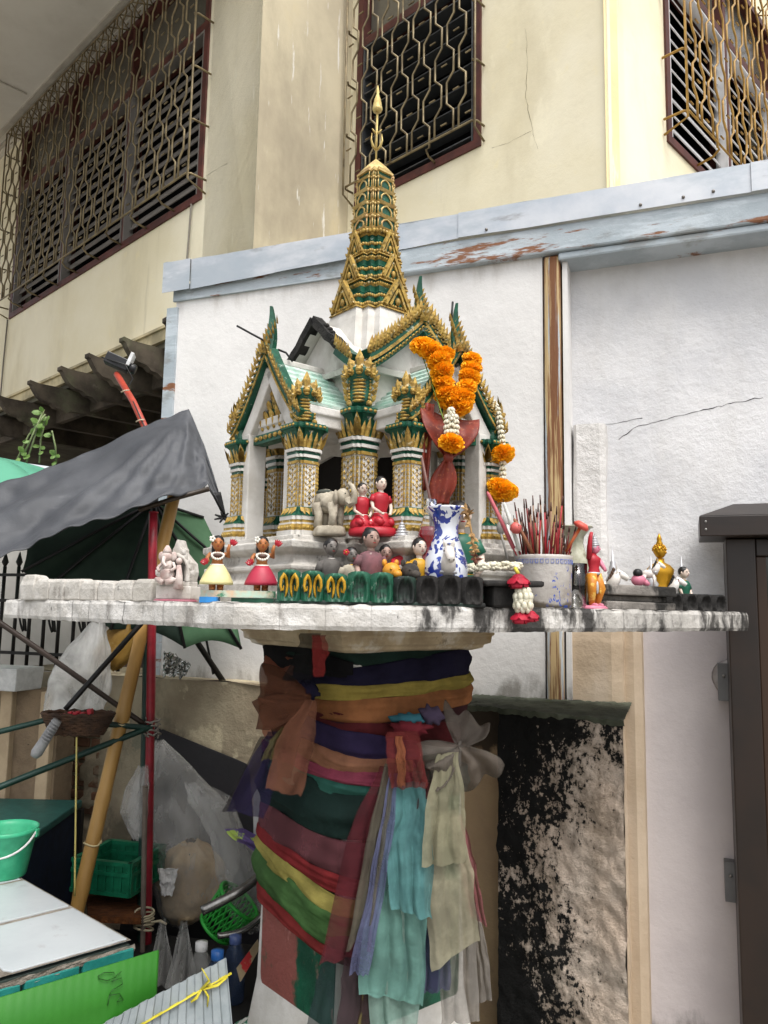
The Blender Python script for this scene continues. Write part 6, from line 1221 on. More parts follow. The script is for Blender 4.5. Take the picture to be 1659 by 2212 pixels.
mb.grid(lambda a, b: (c[0].lerp(c[1], a)).lerp(c[2], b ** .8) + V((.006 * math.sin(a * 8), .02 * a * (1 - b), -.012 * math.sin(a * 3.1) * (1 - b))), 10, 10); mb.build('corner_flap', mat('tarp_black', '#101011', rough=.5), root, solid=.003)
mb = MB(); q = at_y(482, 1118, 2.76) - o0
for k in range(7): t = k * .9; mb.tube([q, q + V((.03 * math.cos(t), -.004 * k, .02 * math.sin(t)))], [.006, .003], 6)
mb.build('tie_knot', mat('tarp_black', '#101011'), root)
mb = MB(); mb.tube([at_y(x, y_, 2.66) - o0 for x, y_ in ((300, 1102), (372, 1078), (452, 1056))], .009, 6); mb.build('hem_rod', P('hem_brown', '#3a3026'), root)
# green umbrella under the tarp
GUMB = mat('dark_green_canvas', '#33463a', '#28382f', sc=5, rough=.8, bump=.2, bsc=20, translucent=.35)
GUM2 = mat('green_canvas_light', '#5a7f5e', '#4b6e50', sc=5, rough=.8, bump=.2, bsc=20, translucent=.4)
ap = at_y(335, 1085, 3.0); root = empty('green_umbrella', ap, label='large dark green market umbrella under the grey tarpaulin', cat='umbrella')
rim = [(20, 1120, 2.95), (48, 1235, 2.85), (66, 1300, 2.8), (240, 1360, 2.78), (400, 1400, 2.82), (522, 1402, 2.92), (498, 1230, 3.06), (440, 1118, 3.12)]
for k in range(7):
    a, b = at_y(*rim[k]) - ap, at_y(*rim[k + 1]) - ap; mb = MB()
    mb.grid(lambda s_, t: (a.lerp(b, s_)) * t * (1 - .05 * math.sin(s_ * math.pi) * t) + V((0, .03 * math.sin(s_ * math.pi) * t, 0)), 10, 12); mb.build('panel', GUM2 if k >= 4 else GUMB, root, solid=.002)
    mb = MB(); mb.tube([V((0, -.01, 0)), b * .5 + V((0, -.02, 0)), b + V((0, -.005, 0))], .006, 6); mb.build('rib', ROD, root)
mb = MB(); mb.tube([(0, 0, .02), V((.02, 0, -.3)), at_y(360, 1462, 3.15) - ap + V((.25, 0, -.05))], .012, 8); mb.build('pole', ROD, root)
# mint umbrella at the left edge
MINT = mat('mint_canvas', '#6fb79a', '#5fa58a', sc=4, rough=.8, bump=.15, translucent=.4)
ap = at_y(-30, 985, 3.35); root = empty('mint_umbrella', ap, label='mint green umbrella behind the grey tarpaulin', cat='umbrella')
for k in range(8):
    t0, t1 = k * math.pi / 4, (k + 1) * math.pi / 4; mb = MB()
    mb.grid(lambda s_, t: V((math.cos(t0 + (t1 - t0) * s_) * .62 * t, math.sin(t0 + (t1 - t0) * s_) * .5 * t, -.05 * t - .17 * t * t - .02 * math.sin(s_ * math.pi) * t)), 6, 8); mb.build('panel', MINT, root, solid=.002); mb = MB(); mb.tube([V((math.cos(t0) * .62 * t, math.sin(t0) * .5 * t, -.05 * t - .17 * t * t - .006)) for t in (0, .5, 1)], .004, 5); mb.build('rib', ROD, root)
mb = MB(); mb.tube([(0, 0, 0), (0, 0, -2.0)], .012, 8); mb.build('pole', ROD, root)
# security camera on a red pole
o0 = at_y(310, 912, 2.98); root = empty('security_camera', o0, label='black and white security camera on a red pole below the rafters', cat='camera')
mb = MB(); mb.tube([at_y(330, 960, 2.9) - o0, at_y(288, 868, 3.1) - o0, at_y(252, 808, 3.2) - o0], .013, 10); mb.build('pole', P('red_pole_paint', '#a8412f', rough=.5), root)
C = at_y(250, 792, 3.2) - o0; T = frame(C, V((.9, .2, -.35)).normalized(), V((.2, -1, 0)).normalized(), V((.33, .08, .94)).normalized()); mb = MB(); mb.box((0, 0, .02), (.1, .05, .05), T); mb.lathe([(.02, 0), (.024, .015), (.02, .03)], 12, T=T @ Matrix.Translation((.05, 0, .02)) @ Matrix.Rotation(R_(90), 4, 'Y')); mb.build('body', P('camera_black', '#1a1a1c', rough=.4), root, bevel=.004)
mb = MB(); mb.box((.045, 0, .05), (.014, .06, .06), T); mb.box((-.02, -.026, .03), (.04, .004, .02), T); mb.build('trim', P('camera_white', '#cfcfcf', rough=.4), root, bevel=.003)
mb = MB(); mb.tube([C + V((-.05, -.03, .03)), C + V((.05, -.03, .0)), C + V((.085, -.03, -.06)), C + V((.05, -.02, -.12)), at_y(288, 868, 3.08) - o0, at_y(318, 935, 2.93) - o0], .003, 6); mb.build('cable', P('cable_black', '#20201f'), root)
for t in (.3, .72): q = at_y(330, 960, 2.9).lerp(at_y(252, 808, 3.2), t) - o0; mb = MB(); mb.tube([q + V((-.016, -.012, -.004)), q + V((0, -.018, .002)), q + V((.016, -.01, .006))], .003, 5); mb.build('cable_tie', P('tie_tan', '#b9a58c'), root)
# hanging vine
o0 = at_y(85, 885, 3.75); root = empty('hanging_vine', o0, label='sparse vine with small green leaves hanging below the rafters', cat='vine')
VL = mat('vine_leaf', '#5a7a34', '#7d9a58', sc=20, rough=.5, bump=.1, translucent=.3); VS = P('vine_stem', '#7d8a5e')
for pts in ([(95, 885), (75, 930), (50, 985)], [(100, 900), (88, 950), (85, 1000)], [(98, 895), (62, 940), (38, 990), (30, 1010)], [(112, 930), (120, 965), (122, 1000)], [(95, 885), (55, 1005)]):
    w_ = [at_y(u, v, 3.75 + rnd.uniform(-.04, .04)) - o0 for u, v in pts]; mb = MB(); mb.tube(w_, .0045, 5); mb.build('stem', VS, root)
    for k in range(7):
        t = rnd.random() * (len(w_) - 1); i = min(len(w_) - 2, int(t)); p = w_[i].lerp(w_[i + 1], t - i); mb = MB(); d = V((rnd.uniform(-1, 1), -.4, rnd.uniform(-.8, .5))).normalized(); s_ = d.cross(V((0, -1, .3))).normalized(); L = rnd.uniform(.03, .05); mb.add([p, p + d * L * .4 + s_ * L * .32, p + d * L * .8 + s_ * L * .25, p + d * L, p + d * L * .8 - s_ * L * .25, p + d * L * .4 - s_ * L * .32, p + d * L * .5 + V((0, -.005, 0))], [(0, 1, 6), (1, 2, 6), (2, 3, 6), (3, 4, 6), (4, 5, 6), (5, 0, 6)], 0, True); mb.build('leaf', VL, root)
# poles
BAM = mat('bamboo', '#a9844a', '#93703a', sc=9, rough=.45, bump=.2, bsc=30, st=(1, 1, .3), layers=[('#5e4424', 8, .6, .7, (1, 1, .3), .7)])
a, b = at_y(378, 1062, 2.78), at_y(168, 1958, 2.5); e = b + (b - a) * (b.z / (a.z - b.z)); root = empty('bamboo_pole', e, label='thick bamboo pole leaning up to the tarpaulin', cat='pole')
path, rad = [], []
for k in range(61):
    t = k / 60; path.append(a.lerp(e, t) - e); q = (t * 7.5) % 1; rad.append(.0225 + (.0022 if q < .07 else 0) + .001 * MN.noise(V((t * 9, 0, 0))))
mb = MB(); mb.tube(path, rad, 12); mb.build('culm', BAM, root)
for t in (.415, .6): q = a.lerp(e, t) - e; mb = MB(); mb.tube([q + V((.0255 * math.cos(s_), .0255 * math.sin(s_), .004 * math.sin(s_ * 2) + (.0 if s_ < 6.2 else .004))) for s_ in [j * .52 for j in range(14)]], .003, 5); mb.build('string', P('string_cream', '#c9b98c'), root)
def pole(label, u0, v0, y0, u1, v1, y1, r, m, ground=True, cat='pole', n=10, name='pole', sq=(1, 1)):
    a, b = at_y(u0, v0, y0), at_y(u1, v1, y1)
    if ground: b = V((b.x, b.y, 0))
    mb = MB(); pts = [a.lerp(b, k / 12) - b + V((0, 0, 0)) for k in range(13)]; mb.tube([p + MN.noise_vector(p * 2) * .003 for p in pts], [r * (1 + .03 * math.sin(k * 2)) for k in range(13)], n, sq=sq); mb.tube([pts[0], pts[0] + (pts[0] - pts[1]).normalized() * .004], [r * 1.15, r * 1.1], n, sq=sq)
    return mb.build(name, m, loc=b, label=label, cat=cat)
REDP2 = mat('red_pipe_paint', '#8d1f2c', '#741823', sc=14, rough=.4, bump=.1, layers=[('#3a1216', 12, .6, .7, (1, 1, .3), .6)]); DGRN = mat('dark_green_iron', '#16302a', '#1f3d34', sc=10, rough=.5, bump=.15, layers=[('#4a3a2c', 14, .62, .7, (1, 1, 1), .6)])
pole('dark red painted steel pole holding up the tarpaulin', 332, 1108, 2.66, 328, 2040, 2.66, .0145, REDP2)
pole('dark green angle iron post beside the red pole', 318, 1345, 2.68, 310, 2080, 2.68, .0125, DGRN, n=4)
pole('grey wooden stake beside the red pole', 314, 1700, 2.6, 318, 2080, 2.6, .008, P('grey_stake', '#6a5f55', rough=.9))
pole('dark brown bar slanting down to the red pole', -40, 1318, 2.5, 325, 1572, 2.66, .0095, P('bar_brown', '#332821'), False, n=6, name='bar', cat='bar')
pole('dark green bar slanting up to the red pole', -40, 1716, 2.4, 330, 1568, 2.64, .010, DGRN, False, n=4, name='bar', cat='bar')
pole('dark green bar running level behind the basket', -40, 1590, 2.45, 110, 1552, 2.5, .0085, DGRN, False, n=4, name='bar', cat='bar')
pole('dark green bar from the basket to the red pole', 112, 1554, 2.5, 330, 1572, 2.64, .009, DGRN, False, n=4, name='bar', cat='bar')
pole('black steep bar above the basket', 316, 1335, 2.62, 142, 1532, 2.5, .009, ROD, False, n=6, name='bar', cat='bar')
pole('thin black rod standing on the low wall under the umbrella', 440, 1350, 3.14, 462, 1456, 3.14, .005, ROD, False, n=6, name='rod', cat='rod')
pole('yellow string hanging down from the basket bar', 166, 1560, 2.47, 163, 1935, 2.42, .0028, P('string_yellow', '#b5a862'), False, n=6, name='string', cat='string')
# wire clamp where the bars meet
mb = MB()
for k in range(22): t = k * 1.3; mb.tube([(.022 * math.cos(t), .022 * math.sin(t), -.03 + .0028 * k), (.024 * math.cos(t + .7), .024 * math.sin(t + .7), -.02 + .0026 * k), (.022 * math.cos(t + 1.4) + rnd.uniform(0, .012), .022 * math.sin(t + 1.4), -.03 + .003 * k)], .003, 5)
mb.build('wire_binding', P('grey_wire', '#8a857c', rough=.5, metal=.3), loc=at_y(328, 1574, 2.655), label='tangle of grey wire binding the bars to the red pole', cat='wire')
# plastic bags
def bag(name, label, pts, y, m, dy=.09, inner=None, parts=True, neck=.25, seed=0):
    # outline of levels (v, uL, uR)
    o0 = at_y((pts[0][1] + pts[0][2]) / 2, pts[0][0], y); root = empty(name, o0, label=label, cat='bag'); n = len(pts) - 1; mb = MB()
    def f(a, b, sh=1.):
        t = b * n; k = min(n - 1, int(t)); q = t - k; v, l, r = [pts[k][i] + (pts[k + 1][i] - pts[k][i]) * q for i in range(3)]; c = at_y((l + r) / 2, v, y) - o0; w_ = (r - l) / 2 / 1690 * y * sh; ph = a * 2 * math.pi
        cr = 1 + .16 * MN.noise(V((math.cos(ph) * 2.5, math.sin(ph) * 2.5, b * 5 + seed))) + .07 * MN.noise(V((math.cos(ph) * 7, math.sin(ph) * 7, b * 9 + seed))) + .06 * math.sin(ph * 9 + 4 * MN.noise(V((b * 3, seed, 0)))) * (1 - b * .6)
        return c + V((math.cos(ph) * w_ * cr, math.sin(ph) * min(dy, w_ * .8) * cr, .012 * MN.noise(V((math.cos(ph) * 3, math.sin(ph) * 3, b * 4 + seed)))))
    mb.grid(f, 48, 36); mb.build('film', m, root)
    return root, o0
CLEAR = film('clear_film', '#c4c3bf', .3); MILK = film('milky_film', '#c9c9c6', .5, .3)
bag('plastic_bag', 'crumpled translucent white plastic bag hanging in front of the fence', [(1345, 195, 225), (1400, 150, 235), (1450, 120, 235), (1500, 105, 225), (1540, 95, 215), (1555, 110, 200)], 2.72, MILK, seed=3)
bag('paper_bag', 'yellow brown printed bag tucked behind the bamboo pole', [(1335, 255, 300), (1375, 225, 305), (1410, 205, 290), (1438, 205, 265), (1448, 215, 250)], 2.85, mat('yellow_bag', '#a8843f', '#8d6b30', sc=10, rough=.5, bump=.4, layers=[('#d0c08a', 6, .55, .62, (1, 1, 1), .6)]), .05, seed=8)
mb = MB(); o0 = at_y(384, 1462, 3.16); mb.grid(lambda a, b: V((-.055 + .11 * a * (.8 + .2 * b), .03 * math.sin(a * 3.1) * b - .02 + .014 * MN.noise(V((a * 8, b * 8, 1))), .012 + .1 * b * (1 - .55 * a) + .02 * MN.noise(V((a * 7, b * 6, 4))))), 16, 16, sm=False); mb.build('foil_bag', P('silver_foil', '#b9b9b5', metal=.9, rough=.25), loc=(o0.x, o0.y - .0, 1.207), solid=.002, label='crumpled silver foil bag lying on the low wall', cat='bag')
# big hanging clear bag with beige contents
root, o0 = bag('hanging_bag', 'large clear plastic bag of beige bundles hanging from the red pole', [(1600, 338, 352), (1660, 310, 410), (1740, 285, 470), (1800, 300, 500), (1860, 330, 505), (1920, 340, 490), (1970, 350, 450), (1998, 375, 405)], 2.84, CLEAR, .12, seed=5)
BG = mat('beige_bundle', '#a88f6c', '#c0aa88', sc=9, rough=.85, bump=.5, bsc=25, layers=[('#7d6248', 10, .58, .68, (1, 1, 1), .6)])
for lv, yy, sd in (([(1815, 400, 425), (1835, 375, 455), (1865, 352, 478), (1900, 345, 490), (1935, 348, 488), (1965, 358, 462), (1988, 372, 420), (1994, 385, 405)], 2.85, 21),):
    n_ = len(lv) - 1; mb = MB()
    def bf(a, b, lv=lv, yy=yy, sd=sd, n_=n_):
        t = b * n_; k = min(n_ - 1, int(t)); q = t - k; v, l, r = [lv[k][i] + (lv[k + 1][i] - lv[k][i]) * q for i in range(3)]; w_ = (r - l) / 2 / 1690 * yy; ph = a * 6.2832; x_, y_ = math.cos(ph), math.sin(ph)
        cr = 1 + .22 * MN.noise(V((x_ * 2, y_ * 2, b * 4 + sd))) + .14 * MN.noise(V((x_ * 5, y_ * 5, b * 8 + sd))) - .1 * abs(MN.noise(V((x_ * 9, y_ * 9, b * 7 + sd)))); return at_y((l + r) / 2, v, yy) - o0 + V((x_ * w_ * cr, y_ * min(.085, w_) * cr, .012 * MN.noise(V((x_ * 4, y_ * 4, b * 5)))))
    mb.grid(bf, 48, 32); mb.build('bundle', BG, root)
mb = MB(); mb.grid(lambda a, b: V(((a - .5) * .06 * (.6 + .5 * b) + .006 * MN.noise(V((b * 6, 2, 0))), .012 * MN.noise(V((a * 5, b * 5, 1))), (b - .5) * .085 + .01 * MN.noise(V((a * 5, 4, 0))))), 10, 10, sm=False); mb.build('paper_wad', P('paper_white', '#d6d4d0', rough=.9), root, loc=at_y(362, 1905, 2.72) - o0, solid=.002)
bag('plastic_bag', 'limp clear plastic bag draped over the chrome rail', [(1690, 400, 430), (1730, 410, 500), (1800, 455, 525), (1880, 470, 560), (1960, 490, 565), (2010, 520, 560)], 2.5, CLEAR, .06, seed=11)
bag('plastic_bag', 'small clear bag tied to the left of the red pole', [(1655, 300, 318), (1700, 275, 320), (1750, 262, 318), (1790, 275, 312), (1810, 290, 308)], 2.62, CLEAR, .05, seed=13)
for u, yy in ((352, 2.3), (398, 2.25)):
    mb = MB(); q = at_y(u, 1990, yy); mb.grid(lambda a, b: V(((a - .5) * (.02 + .07 * b), .012 * math.sin(a * 11 + b * 3), -.17 * b + .01 * MN.noise(V((a * 4, b * 4, u))))), 14, 14); mb.build('bag_tail', CLEAR, loc=q, label='twisted clear plastic bag tail beside the red pole' if u < 380 else 'flared clear plastic bag tail below the beige bundles', cat='bag')
# wicker basket and umbrella grip
o0 = at_y(168, 1560, 2.5); root = empty('wicker_basket', o0, label='small wicker basket holding red packets on the bar', cat='basket'); WICK = mat('wicker', '#4a3322', '#33241a', sc=30, rough=.8, bump=.8, bsc=90)
mb = MB()
for k in range(9): z = -.05 + k * .0115; R0 = .068 + .003 * k; z = z * .62; mb.tube([(R0 * math.cos(t) * 1.2, R0 * .6 * math.sin(t), z + .003 * math.sin(t * 14 + k * 3.14)) for t in [j * .2094 for j in range(31)]], .0062, 5)
mb.build('weave', WICK, root)
mb = MB()
for k in range(24): t = k * .2618; mb.tube([(.068 * 1.2 * math.cos(t), .068 * .6 * math.sin(t), -.034), (.094 * 1.2 * math.cos(t), .094 * .6 * math.sin(t), .032)], .003, 5)
mb.build('stakes', WICK, root, kind='stuff')
for k in range(7): mb = MB(); mb.box((-.03 + k * .014, -.03 + .01 * (k % 2), .026), (.014, .024, .018), Matrix.Rotation(.2 * (k % 3 - 1), 4, 'Y')); mb.build('red_packet', REDC, root, bevel=.003)
mb = MB(); mb.tube([at_y(u, v, 2.42) - at_y(100, 1590, 2.42) for u, v in ((124, 1556), (112, 1575), (96, 1600), (80, 1625), (74, 1634))], [.014, .016, .016, .018, .012], 12)
for k in range(7): q = at_y(120 - k * 4, 1562 + k * 6.2, 2.405) - at_y(100, 1590, 2.42); mb.tube([q + V((-.012, 0, .008)), q + V((0, -.006, 0)), q + V((.012, 0, -.008))], .003, 5)
mb.build('umbrella_grip', P('grey_grip', '#8c8c8c', rough=.45), loc=at_y(100, 1590, 2.42), label='grey ribbed plastic umbrella grip hanging below the bar', cat='umbrella grip')
# dark leaning board, purple sheet
BOARD = mat('black_board', '#1d1b1e', '#141316', sc=4, rough=.7, bump=.15)
def quad(name, label, cat, pts, m, th=.012, **k):
    w_ = [at_y(*p) for p in pts]; o0 = w_[-1]; mb = MB(); n = (w_[1] - w_[0]).cross(w_[2] - w_[0]).normalized() * th
    k2 = len(w_); mb.loft([[p - o0 - n / 2 for p in w_], [p - o0 + n / 2 for p in w_]]); return mb.build(name, m, loc=o0, label=label, cat=cat, **k)
quad('black_board', 'dark charcoal board leaning against the low wall', 'board', [(318, 1562, 3.12), (540, 1652, 3.06), (565, 2060, 3.0), (255, 2040, 3.05)], BOARD, bevel=.002)
quad('white_board', 'white board standing behind the pedestal on the left', 'board', [(548, 1700, 2.5), (612, 1690, 2.5), (612, 1880, 2.5), (548, 1880, 2.5)], P('white_sheet', '#c4c4c2', rough=.6), bevel=.002)
# teal covered table at the back with a navy filler box below
q = [at_z(u, v, .77) for u, v in ((-90, 1722), (178, 1728), (60, 1812), (-160, 1830))]; o0 = V((q[0].x, q[0].y, 0)); root = empty('teal_table', o0, label='table with dark teal cover and navy blue box added to fill the dark below', cat='table')
mb = MB(); mb.loft([[p - o0 + V((0, 0, dz)) for p in q] for dz in (-.025, 0)]); mb.build('top', P('teal_cover', '#24524c', '#1b4540', rough=.5), root, bevel=.004)
c = (q[0] + q[1] + q[2] + q[3]) / 4; mb = MB(); mb.loft([[V((c.x + (p.x - c.x) * .93, c.y + (p.y - c.y) * .93, z)) - o0 for p in q] for z in (.02, .744)]); mb.build('cabinet', P('navy_dark_fill', '#142338', '#0d1828', rough=.6), root)  # navy box added to fill the dark space under the top
for p in q[:2]: mb = MB(); r = c.lerp(p, .96); mb.box((r.x - o0.x, r.y - o0.y, .37), (.03, .03, .74)); mb.build('leg', ROD, root)
# green plastic crate, brown mat, added dark box
def crate(name, label, u, v, y, sx, sy, sz, m, rz, rx=0):
    root = empty(name, at_y(u, v, y), rz, label=label, cat='crate'); t = .006
    for (cx, cy, lx, ly) in ((0, -sy / 2, sx, t), (0, sy / 2, sx, t), (-sx / 2, 0, t, sy), (sx / 2, 0, t, sy)):
        mb = MB(); mb.box((cx, cy, sz * .5), (lx, ly, sz * .94))
        for z in (.06, .66, .97): mb.box((cx * 1.015, cy * 1.02, sz * z), (lx + .012, ly + .012, .012))
        n = 7
        for k in range(n + 1): f_ = -.5 + k / n; mb.box((cx * 1.01 + (lx * f_ if lx > ly else 0), cy * 1.015 + (ly * f_ if ly > lx else 0), sz * .5), (.008 if lx > ly else t + .008, t + .008 if lx > ly else .008, sz * .9))
        mb.build('side', m, root)
    mb = MB(); mb.box((0, 0, .004), (sx, sy, .008)); mb.build('bottom', m, root); return root
crate('green_crate', 'emerald green plastic crate behind the bamboo pole', 256, 1908, 2.72, .2, .2, .1, P('crate_green', '#17694a', '#12573c', rough=.4), R_(-14))
quad('brown_mat', 'rust brown woven mat lying behind the tiled counter', 'mat', [(u, v, at_z(u, v, .52).y) for u, v in ((185, 1915), (308, 1930), (305, 1990), (190, 1985))], mat('rust_mat', '#6e3f1a', '#4e2c12', sc=40, rough=.95, bump=.9, bsc=70, st=(1, 3, 1)), .02)
mb = MB(); g = at_y(330, 2000, 2.45); mb.box((0, 0, .2), (.95, .42, .40)); mb.box((0, 0, .41), (.99, .46, .02)); mb.build('cart_dark_fill', P('fill_black', '#191715', '#100f0e', rough=.9), loc=(g.x + .1, g.y + .02, 0), rz=R_(-12), bevel=.006, label='dark box added as cart body to give black below the hanging bags', cat='cart')  # added box; its black stands in for the dark space here
# chrome rails
CHR = P('dull_chrome', '#8c8a86', '#6e6c68', metal=.85, rough=.25)
for pts, r, lab in (([(436, 1968, 2.28), (500, 1935, 2.3), (545, 1905, 2.33), (578, 1870, 2.36), (590, 1830, 2.38)], .0135, 'thick curved chrome rail of the cart passing the pedestal'), ([(470, 2022, 2.3), (520, 2012, 2.32), (560, 1985, 2.35), (590, 1950, 2.37)], .0085, 'thin curved chrome rail of the cart below the thick one')):
    w_ = [at_y(*p) for p in pts]; mb = MB(); fine = []
    for k in range(len(w_) - 1):
        for j in range(6): t = j / 6; p0, p1, p2, p3 = w_[max(k - 1, 0)], w_[k], w_[k + 1], w_[min(k + 2, len(w_) - 1)]; fine.append(.5 * (2 * p1 + (p2 - p0) * t + (2 * p0 - 5 * p1 + 4 * p2 - p3) * t * t + (3 * p1 - p0 - 3 * p2 + p3) * t ** 3) - w_[0])
    fine.append(w_[-1] - w_[0]); mb.tube(fine, r, 12); mb.build('chrome_rail', CHR, loc=w_[0], label=lab, cat='rail')
# bright green mesh basket, bottles, cloth, leaflet
o0 = at_y(492, 1975, 2.42); root = empty('mesh_basket', o0, label='bright green plastic mesh basket behind the chrome rail', cat='basket'); BGR = P('bright_green_plastic', '#2f9a38', '#278530', rough=.4); T = Matrix.Rotation(.7, 4, 'Y')
mb = MB()
for k in range(26):
    t = k * .2417
    for sg in (-1, 1): mb.tube([T @ V((.055 * math.cos(t + sg * .5 * j / 4) * (1 + .06 * j), .055 * math.sin(t + sg * .5 * j / 4) * (1 + .06 * j), -.05 + .025 * j)) for j in range(5)], .0026, 4)
mb.build('mesh', BGR, root)
for z, r in ((-.05, .055), (.05, .069)): mb = MB(); mb.tube([T @ V((r * math.cos(t), r * math.sin(t), z)) for t in [j * .2618 for j in range(25)]], .006, 6); mb.build('rim', BGR, root)
for u, v, y, c, lab in ((468, 2105, 2.2, '#2c62a8', 'plastic bottle with blue screw cap on the cart'), (507, 2075, 2.3, '#4a5a86', 'dark blue bottle with pale cap on the cart'), (434, 2075, 2.25, '#d0cfcc', 'clear bottle with white screw cap on the cart')):
    q = at_y(u, v, y); root = empty('bottle', (q.x, q.y, .4205), label=lab, cat='bottle'); mb = MB(); mb.lathe([(.0, 0), (.028, 0), (.03, .005), (.03, .09), (.027, .095), (.03, .1), (.029, .12), (.015, .15), (.013, .158), (.0, .158)], 18); mb.build('body', film('bottle_film', '#3a4a66', .8) if c != '#d0cfcc' else CLEAR, root); mb = MB(); mb.lathe([(.0155, .15), (.0165, .152), (.0165, .172), (.0, .175)], 18, fn=lambda t, z: 1 + .03 * math.cos(t * 2 * math.pi * 20)); mb.build('cap', P('cap' + c, c, rough=.35), root)
tail('checked_cloth', 'violet and lime patterned cloth draped behind the chrome rail', '#5a4a78', [(505, 1790, 2.45), (540, 1815, 2.42), (588, 1842, 2.4)], [40, 60, 50], cat='cloth', seed=3, m=mat('patterned_cloth', '#5a4a78', '#a9c05a', sc=9, lo=.55, hi=.58, rough=.85, bump=.2, layers=[('#c8c4d0', 11, .6, .63, (1, 1, 1), .9)]))
quad('cardboard_sign', 'creased brown printed cardboard piece in the cart', 'cardboard', [(512, 2090, 2.18), (556, 2030, 2.3), (560, 2050, 2.28), (520, 2120, 2.16)], mat('printed_card', '#8a7a5e', '#a02a2a', sc=20, lo=.56, hi=.6, rough=.8), .006)
# tiled counter
ZC = .72; O = at_z(289, 2028, ZC); E1 = at_z(0, 2111, ZC) - O; E2 = at_z(41, 1889, ZC) - O; e1, e2 = E1.normalized(), E2.normalized()
root = empty('tiled_counter', (O.x, O.y, 0), label='vendor counter topped with cracked white tiles and teal edge tiles', cat='counter')
def ct(a, b, z): return e1 * a + e2 * b + V((0, 0, z))
L2 = E2.length; ts = L2 * .46; TW = mat('white_glazed_tile', '#b2b7b9', '#a6acae', sc=2, rough=.22, bump=.05, spec=.5, layers=[('#8c877c', 9, .58, .7, (1, 1, 1), .4), ('#6e665a', 26, .66, .72, (1, 1, 1), .6)])
GRT = mat('broken_mortar', '#8f877c', '#6f675c', sc=20, rough=.95, bump=1, bsc=60)
mb = MB(); mb.loft([[ct(.006, .006, z), ct(1.5, .006, z), ct(1.5, L2 * 1.35, z), ct(.006, L2 * 1.35, z)] for z in (0, ZC - .012)]); mb.build('core', mat('counter_core', '#3f4a44', '#2e3632', sc=6, rough=.9, bump=.5), root)
mb = MB(); mb.grid(lambda a, b: ct(.004 + 1.49 * a, .004 + L2 * 1.34 * b, ZC - .0025 + .0015 * MN.noise(V((a * 40, b * 40, 0)))), 60, 40, sm=False); mb.build('mortar', GRT, root)
i = 0
for a in range(5):
    for b in range(3):
        mb = MB(); g = .011; pts = []; x0, x1, y0, y1 = a * ts + g, (a + 1) * ts - g, b * ts + g, min((b + 1) * ts - g, L2 * 1.34)
        if y1 - y0 < .05: continue
        poly = [(x0, y0), (x1, y0), (x1, y1), (x0, y1)]
        if (a, b) == (0, 0): poly = [(x0, y0), (x1 - .012, y0), (x1, y0 + .02), (x1 - .004, y0 + .1), (x1, y1), (x0, y1)]
        if (a, b) == (1, 0): poly = [(x0 + .014, y0), (x1, y0), (x1, y1), (x0 + .01, y1), (x0, y1 - .03), (x0 + .008, y0 + .08)]
        dz = rnd.uniform(-.0015, .0015); mb.loft([[ct(x, y, z + dz) for x, y in poly] for z in (ZC - .008, ZC)]); mb.build('tile', TW, root, bevel=.0015)
TEAL = mat('teal_glazed_tile', '#1f6a64', '#2c8078', sc=12, rough=.25, bump=.3, layers=[('#0d3a38', 9, .55, .65, (1, 1, 1), .6)])
for k in range(9):
    mb = MB(); x0, x1 = .004 + k * .125, .004 + (k + 1) * .125 - .006; dz = rnd.uniform(-.006, .004); mb.loft([[ct(x, y, z) for x, y in ((x0, -.008 - .004 * rnd.random()), (x1, -.008 - .004 * rnd.random()), (x1, .005), (x0, .005))] for z in (ZC - .16, ZC - .018 + dz)]); rough_edges(mb, .003, 40, k); mb.build('edge_tile', TEAL, root, bevel=.003)
mb = MB(); mb.grid(lambda a, b: ct(1.2 * a, -.006 - .006 * abs(MN.noise(V((a * 30, b * 5, 1)))), ZC - .009 - .016 * b + .004 * MN.noise(V((a * 40, b, 2)))), 80, 4, sm=False); mb.build('edge_mortar', GRT, root)
# bucket
q = at_z(8, 1890, ZC); root = empty('bucket', (q.x, q.y, ZC), label='mint green plastic bucket with white handle on the tiled counter', cat='bucket'); BK = P('bucket_mint', '#43b083', '#38a076', rough=.35); s_ = q.y / 1690
mb = MB(); mb.lathe([(.0, 0), (42 * s_, 0), (43 * s_, .004), (58 * s_, .118), (60 * s_, .12), (62 * s_, .122), (62 * s_, .132), (59 * s_, .133), (56 * s_, .118), (41 * s_, .006), (.0, .005)], 32, caps=(0, 0)); mb.build('shell', BK, root)
mb = MB(); mb.tube([V((62 * s_ * math.cos(t), -62 * s_ * abs(math.sin(t)) * .75 - .004, .126 - .062 * abs(math.sin(t)))) for t in [j * math.pi / 16 for j in range(17)]], .0032, 8); mb.build('handle', P('handle_white', '#d6d6d4', rough=.4), root)
for sg in (-1, 1): mb = MB(); mb.box((sg * 62 * s_, 0, .118), (.01, .02, .022)); mb.build('handle_lug', BK, root, bevel=.003)
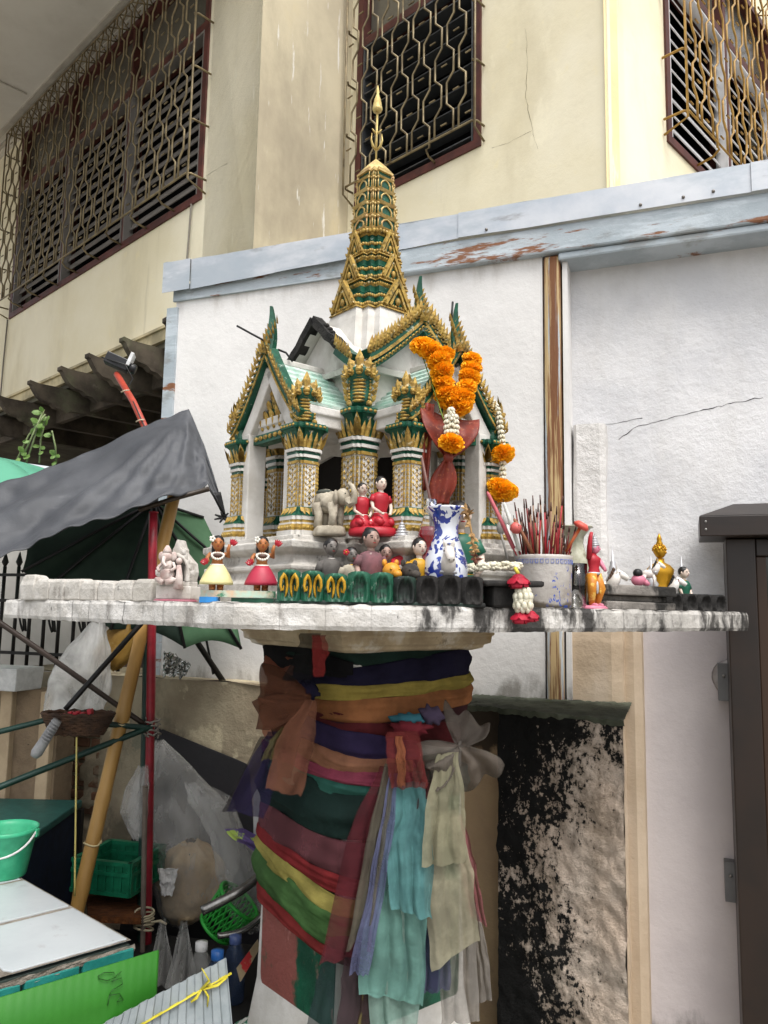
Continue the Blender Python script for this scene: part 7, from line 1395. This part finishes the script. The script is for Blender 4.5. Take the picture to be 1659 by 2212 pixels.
# green corrugated plastic board in front of the counter
GB = mat('green_corrugated', '#2f7420', '#28681b', sc=3, rough=.5, bump=.1, bsc=8, layers=[('#357a24', 8, .62, .72, (1, 1, 1), .4)])
w_ = [at_z(343, 2042, .735) , at_y(0, 2147, 1)]; A = at_y(343, 2042, O.y - .05); dirn = e1; root = empty('green_board', (A.x, A.y, 0), label='bright green corrugated plastic board hanging in front of the counter', cat='board')
nrm = V((e1.y, -e1.x, 0)); nrm = nrm if nrm.y < 0 else -nrm; LB2 = 1.3
mb = MB(); n = 130
mb.grid(lambda a, b: e1 * (LB2 * a) + nrm * (.00025 * math.cos(a * n * 2 * math.pi / 2) + .004 * math.sin(a * 7)) + V((0, 0, A.z - .01 + (.012 * a) - .5 * (1 - b) + (.0) - .0)), 260, 6); mb.build('sheet', GB, root, solid=.004)
def gpt(u, v): r = ray(u, v); p0 = A + nrm * .0068; return EYE + r * ((p0 - EYE).dot(nrm) / r.dot(nrm)) - V(root.location)
for st in ([(212, 2108), (225, 2100), (245, 2100), (250, 2110), (232, 2118), (214, 2114), (212, 2106)], [(250, 2108), (262, 2098)], [(240, 2120), (262, 2112), (265, 2125), (240, 2140), (236, 2150)], [(236, 2150), (258, 2146), (266, 2160), (252, 2164), (262, 2150)], [(236, 2150), (232, 2172)]):
    mb = MB(); mb.tube([gpt(u, v) + nrm * .001 for u, v in st], .0009, 4); mb.build('pen_scribble', P('pen_green', '#1d4a18'), root)
# grey corrugated metal panel with yellow ribbon
y0 = O.y - .02; c = [at_y(489, 2068, y0 - .02), at_y(215, 2214, y0 - .12), at_y(100, 2500, y0 - .16), at_y(530, 2500, y0 - .1)]; o0 = V((c[3].x, c[3].y, 0)); root = empty('metal_panel', o0, label='grey ribbed metal panel leaning with a yellow ribbon tied round it', cat='panel')
CM = P('grey_ribbed_metal', '#8f9698', '#828a8c', rough=.45, metal=.2)
def cp(a, b): q = c[1].lerp(c[0], a).lerp(c[2].lerp(c[3], a), b); return q - o0 + V((0, -.006 * (1 if (a * 8) % 1 < .45 else 0) * 1.0, 0))
mb = MB(); mb.grid(cp, 160, 6, sm=False); mb.build('sheet', CM, root, solid=.002)
YR = P('yellow_ribbon', '#cdbf3a', rough=.4)
pn = (c[0] - c[1]).cross(c[2] - c[1]).normalized(); pn = pn if pn.y < 0 else -pn
def pp(u, v, e=.012): r = ray(u, v); p0 = c[1] + pn * e; return EYE + r * ((p0 - EYE).dot(pn) / r.dot(pn)) - o0
mb = MB(); mb.tube([pp(u, v) for u, v in ((290, 2222), (380, 2170), (435, 2137), (500, 2102))], .006, 6, sq=(1, .3)); rb = mb.build('ribbon', YR, root)
for pts in ([(435, 2137), (452, 2118), (436, 2092)], [(435, 2137), (425, 2155), (412, 2165)], [(440, 2135), (450, 2152), (448, 2174)], [(437, 2137), (470, 2128), (492, 2110)]):
    mb = MB(); mb.tube([pp(u, v, .02) for u, v in pts], [.006, .007, .004], 6, sq=(1, .35)); mb.build('bow_end', YR, rb)
# twine round the poles
mb = MB()
for k in range(5): z = -.012 * k + .02; mb.tube([(.03 * math.cos(t) - .01, .024 * math.sin(t), z + .006 * math.sin(t + k)) for t in [j * .5 for j in range(14)]], .0035, 5)
mb.tube([(.02, -.025, 0), (.05, -.03, .006), (.07, -.03, -.004)], [.004, .005, .004], 5); mb.build('twine', P('cream_twine', '#b5a98c', rough=.9), loc=at_y(318, 1985, 2.62), label='cream twine binding the poles together above the counter', cat='twine')
